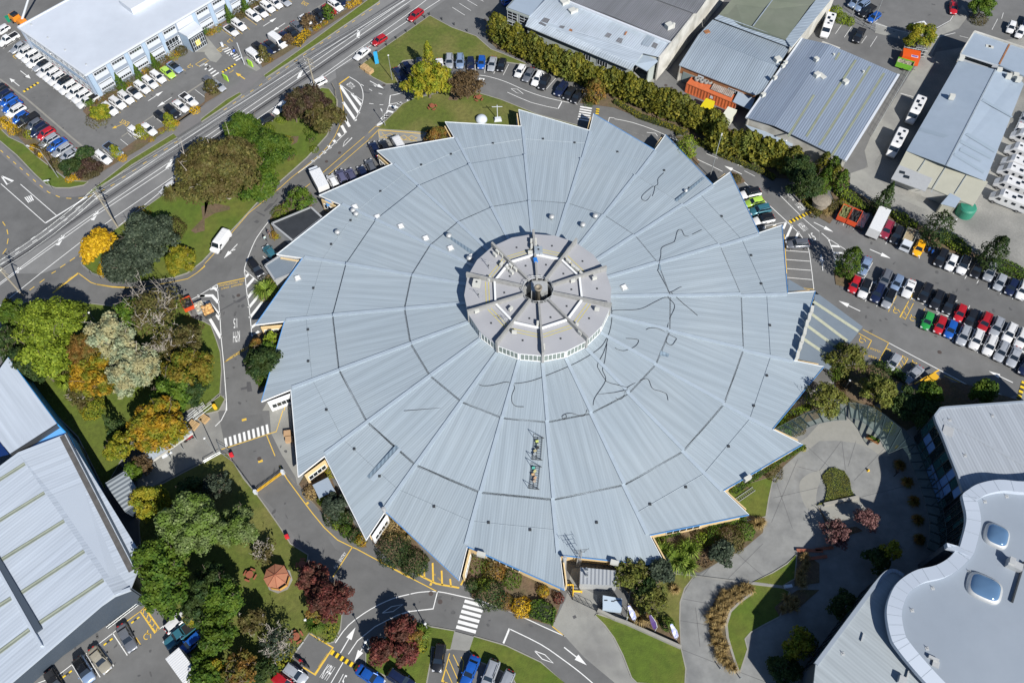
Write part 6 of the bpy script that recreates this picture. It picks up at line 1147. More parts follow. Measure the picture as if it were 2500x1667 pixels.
# ---- motorhomes and trucks
M_mh = mat('motorhome shell', (.62, .62, .62), .4)
def motorhome(q, z, dv, lab, L_=7.0, grp='motorhomes on the right'):
    p = G(q, z)[0]; c = q.split()[0]; x, y = (float(t) for t in q.split()[1].split(',')); d = (G('%s %f,%f' % (c, x+dv[0]*.2, y+dv[1]*.2), z)[0]-p).normalized(); p.z = 0
    r = empty('motorhome', p, math.atan2(d.y, d.x), label=lab, cat='motorhome', group=grp); h = L_/2; w = 1.12; b = MB()
    rg = lambda k, zt, z0=.45: [(-w*k*.95, z0), (w*k*.95, z0), (w*k, z0+.3), (w*k, zt-.3), (w*k*.88, zt), (-w*k*.88, zt), (-w*k, zt-.3), (-w*k, z0+.3)]
    loft(b, [(-h, rg(.96, 2.85)), (-h+.3, rg(1, 2.95)), (h-2.6, rg(1, 2.95)), (h-1.9, rg(.99, 3.0)), (h-1.3, rg(.94, 2.6)), (h-.75, rg(.9, 1.7)), (h-.15, rg(.85, 1.1)), (h, rg(.72, .8))]); b.build('body', M_mh, r)
    b = MB(); b.face([(h-.78, -.85, 1.72), (h-.78, .85, 1.72), (h-1.26, .85, 2.5), (h-1.26, -.85, 2.5)][::1]); b.v = [(x+.06, y, z+.04) for x, y, z in b.v]; b.build('windscreen', M_cg, r)
    for s in (-1, 1):
        for x0, l in ((-h+1.0, 1.1), (-h+2.9, .8), (-h+4.4, .5)): b = MB(); b.box((x0, s*1.11, 1.6), (l, .08, .6)); b.build('side_window', M_cg, r)
        b = MB(); P = [(h-1.0, s*1.05, 1.4), (h-2.0, s*1.13, 1.4), (h-2.0, s*1.13, 2.1), (h-1.45, s*1.09, 2.1)]; b.face(P if s > 0 else P[::-1]); b.build('cab_window', M_cg, r)
    for x0, y0, a, c_ in ((-h+1.0, .35, .6, .5), (-h+2.4, -.3, .9, .6), (-h+3.4, .4, .7, .7), (h-2.4, 0, .5, .45)): b = MB(); b.box((x0, y0, 2.93), (a, c_, .12)); b.build('roof_hatch', M_cg, r)
    wheels(r, (h-1.0, -h+1.6), 2.2, .36); lamps(r, L_, w, .8, 1.0, .7)
motorhome('40 110,262', 2.4, (-70, 200), 'white motorhome parked beside the lime green bush, top right', 6.8); motorhome('40 1120,1230', 2.4, (-75, 150), 'upper of two white motorhomes in the lane left of the depot', 7.2); motorhome('41 905,40', 2.4, (-75, 150), 'lower of two white motorhomes in the lane left of the depot', 7.2)
for i, (x, y) in enumerate(((2370, 160), (2330, 300), (2290, 395), (2250, 540), (2205, 700))): motorhome('41 %d,%d' % (x, y), 2.2, (-300, -115), '%s white motorhome from the top on the gravel yard, right edge' % ORD[i], 7.4)
motorhome('40 2420,1560', 2.2, (-300, -115), 'white motorhome above the gravel yard fence, right edge', 7.0)
def at_dir(q, dv, z=0): c = q.split()[0]; x, y = (float(t) for t in q.split()[1].split(',')); p = G(q, z)[0]; d = (G('%s %f,%f' % (c, x+dv[0]*.2, y+dv[1]*.2), z)[0]-p).normalized(); p.z = 0; return p, math.atan2(d.y, d.x)
M_or = paint('orange red bin paint', (.62, .07, .015), .5); M_rub = mat('green waste', (.13, .14, .05), .95, var=.5, scale=3, bump=4)
def bin_trailer(q, dv, lab, m, load, L_=3.6, w=1.9, hh=1.2, nm='skip_trailer', cat='trailer', grp=None):
    p, a = at_dir(q, dv, .9); r = empty(nm, p, a, label=lab, cat=cat, group=grp); b = MB()
    for s in (-1, 1): b.box((0, s*w/2, .5), (L_, .08, hh))
    for s in (-1, 1): b.box((s*L_/2, 0, .5), (.08, w, hh))
    b.box((0, 0, .45), (L_, w, .08)); b.build('bin', m, r); b = MB(); nn = 8
    hs = [[random.uniform(.1, .5) for _ in range(nn+1)] for _ in range(nn+1)]
    for i in range(nn):
        for j in range(nn):
            P = [(-L_/2+.05+(L_-.1)*(i+di)/nn, -w/2+.05+(w-.1)*(j+dj)/nn, .5+hh*.55+hs[i+di][j+dj]) for di, dj in ((0, 0), (1, 0), (1, 1), (0, 1))]; b.face(P)
    b.build('load', load, r); b = MB(); b.tube([(L_/2, 0, .45), (L_/2+.9, 0, .45)], .05, 5); b.build('drawbar', M_bp, r)
    for s in (-1, 1): b = MB(); b.tube([(0, s*w/2-.1, .32), (0, s*w/2+.1, .32)], .32, 12); b.build('wheel', M_tr, r)
    return r
bin_trailer('41 285,885', (-70, 130), 'orange-red skip trailer heaped with green waste, next to the round hut', M_or, M_rub); bin_trailer('41 400,930', (-70, 130), 'orange-red skip trailer with an empty dark interior, right of its loaded twin', M_or, M_bp)
bin_trailer('02 2150,350', (60, 130), 'orange-red tipping skip at the edge of the hatched area, left of FREIGHT lane', M_or, M_bp, 2.6, 1.9, 1.0); bin_trailer('02 2290,385', (60, 130), 'grey open trailer coupled beside the orange-red skip', M_alum, mat('pale rubble', (.4, .36, .28), .9, var=.4, scale=3), 2.4, 1.7, .7); bin_trailer('12 40,425', (60, 130), 'dark skip of orange timber at the tip of the hatched area', M_steel, mat('orange timber scraps', (.55, .32, .12), .8, var=.5, scale=3), 2.6, 2.0, .9)
bin_trailer('40 975,745', (60, 18), 'lime green skip full of mixed rubbish beside the orange cabin', paint('lime skip paint', (.16, .42, .03), .5), mat('mixed rubbish', (.35, .3, .22), .9, var=.9, scale=5, patch=(.05, .05, .05), pscale=2.5), 3.6, 1.8, 1.3, 'rubbish_skip', 'skip')
bin_trailer('41 490,950', (-70, 130), 'low grey flat deck trailer in the shadow of the white box truck', M_steel, M_cw, 4.2, 2.0, .35)
def box_truck(q, dv, L_, lab, z=2.0, h=2.6, cab=True, nm='box_truck'):
    p, a = at_dir(q, dv, z); r = empty(nm, p, a, label=lab, cat='truck'); b = MB(); b.box((0, 0, .95), (L_, 2.35, h-.3)); b.build('box_body', M_mh, r); b = MB()
    n = int(L_/.35)
    for i in range(n): b.box((-L_/2+.2+i*(L_-.4)/(n-1), 0, .65+h), (.07, 2.3, .03))
    b.build('roof_rib', M_wp, r); b = MB(); b.box((0, 0, .6), (L_+1.6 if cab else L_, .9, .3)); b.build('chassis', M_bp, r)
    if cab: b = MB(); b.box((L_/2+.95, 0, .6), (1.6, 2.1, 1.75), 0, .88); b.build('cab', M_wp, r); b = MB(); b.box((L_/2+1.66, 0, 1.5), (.12, 1.7, .7)); b.build('windscreen', M_cg, r)
    for x in (L_/2+.9 if cab else L_/2-.8, -L_/2+1.2):
        for s in (-1, 1): b = MB(); b.tube([(x, s*.9-.15, .42), (x, s*.9+.15, .42)], .42, 12); b.build('wheel', M_tr, r)
    return r
box_truck('41 675,985', (-75, 155), 6.6, 'white ribbed box truck body parked between the skip trailers and the maroon car', cab=False)
box_truck('04 2110,1385', (110, 150), 5.0, 'white box truck under the trees beside the blue hatchback, bottom left'); box_truck('11 1320,515', (-50, -95), 5.2, 'white box truck backed against the upper left eave', cab=True)
row('right of the white ribbed box truck', None, dR, ['m suv 775,1065'], '41')
p, a = at_dir('41 1020,1185', dR, .9); r = empty('flatbed_truck', p, a, label='white-cabbed flatbed truck with a tan deck, left of the yellow hatchback', cat='truck'); b = MB(); b.box((-1.0, 0, .85), (3.9, 2.1, .12)); b.build('deck', mat('tan deck', (.30, .24, .15), .8, var=.3, scale=2), r); b = MB()
for s in (-1, 1): b.box((-1.0, s*1.03, .9), (3.9, .07, .35))
b.box((-2.95, 0, .9), (.07, 2.1, .35)); b.build('drop_side', M_creamr, r); b = MB(); b.box((1.95, 0, .5), (1.7, 1.95, 1.7), 0, .9); b.build('cab', M_wp, r); b = MB(); b.box((2.55, 0, 1.35), (.55, 1.6, .72), 0, .9); b.build('windscreen', M_cg, r); wheels(r, (1.9, -2.0), 1.9, .4); lamps(r, 5.6, 1.0, .8, .8, .7)
# orange cabin and cage at the top right corner
c = G('40 1045,650', 1.3)[0]; r = empty('site_cabin', (c.x, c.y, 0), -.33, label='bright orange-red cabin with a white and purple sign above the lime skip', cat='cabin'); b = MB(); P = [(-1.9, -1.3, .3), (1.9, -1.3, .3), (1.9, 1.3, .3), (-1.9, 1.3, .3)]; b.box((0, 0, .2), (4.2, 3.0, 2.0), 0, .92); b.build('shell', paint('bright orange paint', (.75, .10, .01), .5), r); b = MB(); b.box((.7, -.9, 2.18), (1.5, .7, .06)); s_ = b.build('sign', M_wp, r); b = MB(); b.box((.7, -.9, 2.22), (1.2, .45, .05)); b.build('sign_panel', mat('purple sign', (.16, .05, .3), .5), s_)
c = G('40 1100,550', 1.2)[0]; r = empty('wire_cage', (c.x, c.y, 0), -.33, label='grey mesh cage of scrap beside the orange cabin', cat='cage'); b = MB()
for x in np.linspace(-2.6, 2.6, 6):
    for y in (-1.5, 1.5): b.tube([(x, y, 0), (x, y, 2.0)], .05, 4)
    b.tube([(x, -1.5, 2.0), (x, 1.5, 2.0)], .05, 4)
for z in (.3, 1.1, 2.0):
    for y in (-1.5, 1.5): b.tube([(-2.6, y, z), (2.6, y, z)], .05, 4)
b.build('frame', M_alum, r); b = MB()
for i in range(5): b.box((random.uniform(-2, 2), random.uniform(-1, 1), 0), (random.uniform(.6, 1.2), random.uniform(.6, 1), random.uniform(.5, 1.2)), random.random())
b.build('scrap', M_steel, r)
# yellow crane trailer in the shade, lower right car park
p, a = at_dir('42 1240,1230', (100, -62), 1.2); r = empty('crane_truck', p, a, label='narrow yellow and dark crane truck half in shade below the silver sedan', cat='truck'); M_yc = paint('machine yellow', (.75, .42, .02), .5); b = MB(); b.box((-3.2, 0, .8), (3.8, 2.0, .5)); b.build('deck', M_steel, r)
b = MB(); b.box((1.3, 0, .9), (1.6, 1.2, .9), 0, .9); b.box((-.2, -.1, .9), (1.2, .9, .9)); b.build('machine_body', M_yc, r); b = MB(); b.tube([(3.4, .6, 1.2), (-2.6, .7, 1.6)], .14, 6); b.build('boom', M_yc, r); wheels(r, (1.6, -4.0, -2.6), 2.0, .42); b = MB(); b.box((-5.6, 0, .6), (1.5, 2.0, 1.6), 0, .9); b.build('cab', M_mh, r)
# motorcycles
def motorbike(q, dv, lab, m):
    p, a = at_dir(q, dv, .5); r = empty('motorcycle', p, a, label=lab, cat='motorcycle', group='parked motorcycles')
    for x in (-.7, .7): b = MB(); b.tube([(x, -.07, .31), (x, .07, .31)], .31, 14); b.build('wheel', M_tr, r)
    b = MB(); loft(b, [(-.6, [(-.1, .7), (.1, .7), (.12, .82), (-.12, .82)]), (-.1, [(-.16, .6), (.16, .6), (.17, .85), (-.17, .85)]), (.3, [(-.17, .6), (.17, .6), (.2, .98), (-.2, .98)]), (.75, [(-.08, .65), (.08, .65), (.09, .85), (-.09, .85)])]); b.build('fairing', m, r)
    b = MB(); b.box((-.3, 0, .82), (.6, .26, .1)); b.build('seat', M_tr, r); b = MB(); b.tube([(.45, -.4, 1.02), (.5, 0, 1.0), (.45, .4, 1.02)], .025, 5); b.tube([(.5, 0, 1.0), (.72, 0, .35)], .035, 5); b.build('handlebar', M_steel, r); b = MB(); b.box((.05, 0, .25), (.5, .3, .35)); b.build('engine', M_steel, r)
motorbike('14 1085,1305', (70, 50), 'red and black motorcycle at the lower corner of the MOTORCYCLES bay', paint('red car paint', (.36, .012, .018))); motorbike('14 1140,1352', (70, 50), 'black motorcycle next to the red one in the MOTORCYCLES bay', M_bp)
motorbike('41 1262,1285', dR, 'left of two blue motorcycles beside the yellow hatchback', cpaint('b')); motorbike('41 1300,1310', dR, 'right of two blue motorcycles beside the black four-wheel drive', cpaint('b')); motorbike('Pn 770,470', (80, -45), 'red quad-like cart parked at the shelter by the pallets', cpaint('r'))
# ================================================================ TREES AND PLANTS
LS_ = dict(  # leaf colour, second colour, tip, big patches
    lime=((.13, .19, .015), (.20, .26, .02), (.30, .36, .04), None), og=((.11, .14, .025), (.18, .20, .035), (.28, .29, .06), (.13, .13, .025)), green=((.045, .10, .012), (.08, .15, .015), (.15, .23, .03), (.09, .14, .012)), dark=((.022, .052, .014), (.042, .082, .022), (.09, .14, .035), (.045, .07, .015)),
    olive=((.085, .088, .022), (.13, .125, .032), (.2, .17, .05), (.10, .078, .026)), grey=((.045, .065, .04), (.07, .095, .06), (.13, .16, .10), None), gold=((.50, .30, .01), (.62, .40, .015), (.72, .50, .03), None),
    orange=((.34, .19, .012), (.46, .28, .015), (.6, .36, .03), (.19, .21, .018)), rust=((.19, .10, .022), (.27, .14, .028), (.34, .19, .05), (.13, .12, .022)), red=((.12, .03, .026), (.19, .05, .04), (.28, .10, .06), (.10, .045, .03)), purple=((.05, .028, .022), (.08, .045, .03), (.12, .08, .05), (.07, .06, .025)),
    silver=((.22, .27, .16), (.32, .36, .22), (.45, .47, .3), (.36, .33, .17)), pale=((.13, .18, .06), (.2, .26, .09), (.3, .36, .15), (.12, .19, .03)), mixed=((.09, .125, .012), (.15, .17, .016), (.32, .2, .03), (.2, .15, .02)), yg=((.11, .16, .012), (.2, .23, .015), (.34, .32, .03), (.3, .26, .02)),
    tus=((.30, .21, .08), (.42, .31, .13), (.55, .43, .2), None), flax=((.10, .16, .02), (.18, .26, .03), (.34, .4, .08), None), hedgey=((.15, .15, .016), (.23, .205, .022), (.31, .27, .04), (.08, .10, .016)), pink=((.15, .07, .07), (.22, .11, .10), (.3, .17, .15), None), brown=((.10, .065, .03), (.15, .10, .045), (.2, .14, .07), None))
def lm(k): c = LS_[k]; return leafmat(k+' foliage', *c)
M_trunk = mat('grey brown bark', (.14, .11, .085), .9, var=.2, scale=4); M_pale = mat('pale dead branches', (.38, .34, .29), .9, var=.15, scale=4)
def leafmesh(C, Nn, size, asp=1.0, name='crown'):
    """quads centred at C with normals near Nn"""
    n = len(C); rn = RNG; a = rn.normal(size=(n, 3)); t = np.cross(Nn, a); t /= np.linalg.norm(t, axis=1)[:, None]+1e-9; bt = np.cross(Nn, t); s = (size*rn.uniform(.6, 1.25, n))[:, None]/2
    V = np.stack([C-t*s*asp-bt*s, C+t*s*asp-bt*s*.7, C+t*s*asp*.8+bt*s, C-t*s*asp+bt*s*.8], 1).reshape(-1, 3)
    me = bpy.data.meshes.new(name); me.vertices.add(4*n); me.vertices.foreach_set('co', V.ravel().astype(np.float32)); me.loops.add(4*n); me.loops.foreach_set('vertex_index', np.arange(4*n, dtype=np.int32))
    me.polygons.add(n); me.polygons.foreach_set('loop_start', np.arange(0, 4*n, 4, dtype=np.int32)); me.update(calc_edges=True); me.validate(); return me
def unit(v): return v/(np.linalg.norm(v, axis=1)[:, None]+1e-9)
CACHE = {}
def crown_mesh(shape, r, h, var, leaf, dens):
    key = (shape, r, round(h/r, 1), var, dens)
    if key in CACHE: return CACHE[key]
    rn = np.random.default_rng(hash((shape, r, var)) % 9999+3); C = []; N = []
    if shape in ('round', 'spread', 'airy'):
        nc = int(20+6.5*r); cr_ = r*(.31 if r < 3 else .25 if shape != 'airy' else .22)*rn.uniform(.7, 1.25, nc); d = unit(rn.normal(size=(nc, 3))); d[:, 2] = np.abs(d[:, 2])*1.1-.3; rad_ = rn.uniform(.2, .98, nc)**.5
        hz = (h*.44); cc = d*rad_[:, None]*np.array([r*.86, r*.86, hz]); cc[:, :2] *= (1+.09*np.sin(np.arctan2(d[:, 1], d[:, 0])*3+var))[:, None]; cc[:, 2] += h*.53
        per = int(dens*r*r*17/nc/(leaf*leaf)*.5)
        for i in range(nc):
            per = int(dens*13*cr_[i]**2/leaf**2)
            u = unit(rn.normal(size=(per, 3))); u[:, 2] = np.where(u[:, 2] < -.3, -u[:, 2], u[:, 2]); q = rn.uniform(.6, 1.12, per)[:, None]
            C.append(cc[i]+u*q*cr_[i]*np.array([1, 1, .75])); N.append(unit(u+rn.normal(size=(per, 3))*.55+np.array([0, 0, .35])))
    elif shape in ('cone', 'column', 'plume'):
        n = int(dens*r*h*16/(leaf*leaf)*.42); t = rn.uniform(0, 1, n)**(1.25 if shape == 'cone' else .9)
        pr = {'cone': lambda t: (1-t)**.85*np.minimum(1, t*8+.3), 'column': lambda t: np.sin(np.clip(t*.86+.12, 0, 1)*PI)**.55, 'plume': lambda t: (1-t)**.5*np.minimum(1, .45+t*2)}[shape](t)
        a = rn.uniform(0, 2*PI, n); lob = 1+.22*np.sin(a*5+t*9+var)+.14*np.sin(a*3-t*17); rr = r*pr*lob*rn.uniform(.72, 1.08, n)
        C.append(np.stack([rr*np.cos(a), rr*np.sin(a), .25+t*(h-.25)+rn.normal(size=n)*.1], 1)); N.append(unit(np.stack([np.cos(a), np.sin(a), np.full(n, .45)], 1)+rn.normal(size=(n, 3))*.55))
    elif shape == 'ball':
        n = int(dens*r*h*22/(leaf*leaf)*.32); u = unit(rn.normal(size=(n, 3))); u[:, 2] = np.abs(u[:, 2]); lob = 1+.10*np.sin(u[:, 0]*7+var)*np.sin(u[:, 1]*6); C.append(u*np.array([r, r, h*.92])*(lob*rn.uniform(.88, 1.04, n))[:, None]+np.array([0, 0, .05])); N.append(unit(u+rn.normal(size=(n, 3))*.4))
    C = np.concatenate(C); N = np.concatenate(N); me = leafmesh(C, N, leaf); CACHE[key] = me; return me
def tuft_mesh(r, h, n, w, var, name='crown'):
    key = ('tuft', r, h, n, var)
    if key in CACHE: return CACHE[key]
    rn = random.Random(var+int(r*10)); b = MB()
    for i in range(n):
        a = rn.uniform(0, 2*PI); L_ = r*rn.uniform(.5, 1.1); hh = h*rn.uniform(.6, 1.1); d = Vector((math.cos(a), math.sin(a), 0)); s = Vector((-d.y, d.x, 0))*w/2; o = d*rn.uniform(0, .15*r)
        p0, p1, p2 = o, o+d*L_*.5+Vector((0, 0, hh)), o+d*L_+Vector((0, 0, hh*rn.uniform(.2, .8)))
        b.v += [tuple(p0-s), tuple(p0+s), tuple(p1+s*.8), tuple(p1-s*.8), tuple(p2)]; n0 = len(b.v)-5; b.f += [(n0, n0+1, n0+2, n0+3), (n0+3, n0+2, n0+4)]
    me = b.mesh(name); CACHE[key] = me; return me
def limbs(r, h, var, nb=9, th=.16, top=.85, twig=0):
    rn = random.Random(var*31+int(r*7)); b = MB(); tr = max(.12, r*(.028 if twig > 5 else .055)); pts = [Vector((0, 0, -.1))]
    for i in range(4): pts.append(Vector((rn.uniform(-.05, .05)*r, rn.uniform(-.05, .05)*r, h*(.14+.14*i))))
    b.tube(pts, tr, 8, tr*.5)
    for i in range(nb):
        a = 2*PI*i/nb+rn.uniform(-.3, .3); z0 = h*rn.uniform(.22, .5); e = Vector((math.cos(a)*r*rn.uniform(.5, .85), math.sin(a)*r*rn.uniform(.5, .85), h*rn.uniform(.6, top))); p0 = Vector((0, 0, z0)); m = p0.lerp(e, .5)+Vector((rn.uniform(-.3, .3), rn.uniform(-.3, .3), -h*.05)); b.tube([p0, m, e], tr*.42, 5, tr*.1, cap=False)
        for j in range(twig):
            q = p0.lerp(e, rn.uniform(.35, 1)); f = q+Vector((rn.uniform(-1, 1), rn.uniform(-1, 1), rn.uniform(.2, 1))).normalized()*r*rn.uniform(.2, .45); b.tube([q, q.lerp(f, .5)+Vector((0, 0, .1)), f], tr*.16, 4, .02, cap=False)
            for _ in range(2): g = q.lerp(f, rn.uniform(.4, .9)); f2 = g+Vector((rn.uniform(-1, 1), rn.uniform(-1, 1), rn.uniform(0, 1))).normalized()*r*.16; b.tube([g, f2], .035, 3, .015, cap=False)
    return b
TV = [0]
def bucket(r): return min((.5, .8, 1.2, 1.7, 2.3, 3, 4, 5, 6.5, 8, 10), key=lambda q: abs(math.log(q/max(.1, r))))
def tree(col, shape, q, rpx, h, label, cat='tree', group=None, name=None):
    c = q.split()[0]; k = (4.694 if c[0] != 'P' else ZO[c][2])*.76
    frac = {'round': .62, 'spread': .66, 'airy': .62, 'cone': .5, 'column': .55, 'plume': .6, 'ball': .5, 'tuft': .45, 'bare': .65}[shape]
    p = G(q, h*frac)[0]; r = rpx/k*mpp(p); p.z = .1 if shape != 'bare' else .05; TV[0] += 1; v = TV[0] % 3; rb = bucket(r); sx = r/rb
    leaf = .2 if r < 1.5 else (.27 if r < 4 else .34); small = shape in ('ball', 'tuft')
    if shape == 'tuft':
        me = tuft_mesh(rb, h/r*rb*.8, int(150+60*rb), .06 if col == 'tus' else .14, v); nm = name or ('tussock' if col == 'tus' else 'flax_plant')
        o = bpy.data.objects.new(nm, me); COL.objects.link(o); o.scale = (sx, sx, sx); o.location = p; o.rotation_euler = (0, 0, TV[0]*1.3)
        if not me.materials: me.materials.append(None)
        o.material_slots[0].link = 'OBJECT'; o.material_slots[0].material = lm(col); return tag(o, label, cat, group)
    if shape == 'bare': root = empty(name or 'bare_tree', p, TV[0]*1.1, label=label, cat=cat, group=group); limbs(r, h, TV[0], 14, twig=7, top=1.0).build('trunk', M_pale, root); me = crown_mesh('airy', rb, h/sx, v, leaf, .22); par = root
    elif small:
        me = crown_mesh('ball', rb, h/sx, v, .16, 1.0); o = bpy.data.objects.new(name or 'shrub', me); COL.objects.link(o); par = None
    else:
        root = empty(name or 'tree', p, TV[0]*1.1, label=label, cat=cat, group=group); par = root
        if shape in ('round', 'spread', 'airy'): limbs(r, h, TV[0], 9, twig=1 if shape != 'airy' else 4).build('trunk', M_pale if col in ('silver', 'olive', 'pale') and shape != 'round' else M_trunk, root)
        else: b = MB(); b.tube([(0, 0, -.1), (0, 0, h*.8)], max(.06, r*.1), 6, .03); b.build('trunk', M_trunk, root)
        me = crown_mesh(shape, rb, h/sx, v, leaf, {'airy': .6}.get(shape, 1.0))
    if par: o = bpy.data.objects.new('crown', me); COL.objects.link(o); o.parent = par
    if not me.materials: me.materials.append(None)
    o.material_slots[0].link = 'OBJECT'; o.material_slots[0].material = lm(col); o.scale = (sx, sx, sx)
    if not par: o.location = p; o.rotation_euler = (0, 0, TV[0]*1.7); tag(o, label, cat, group)
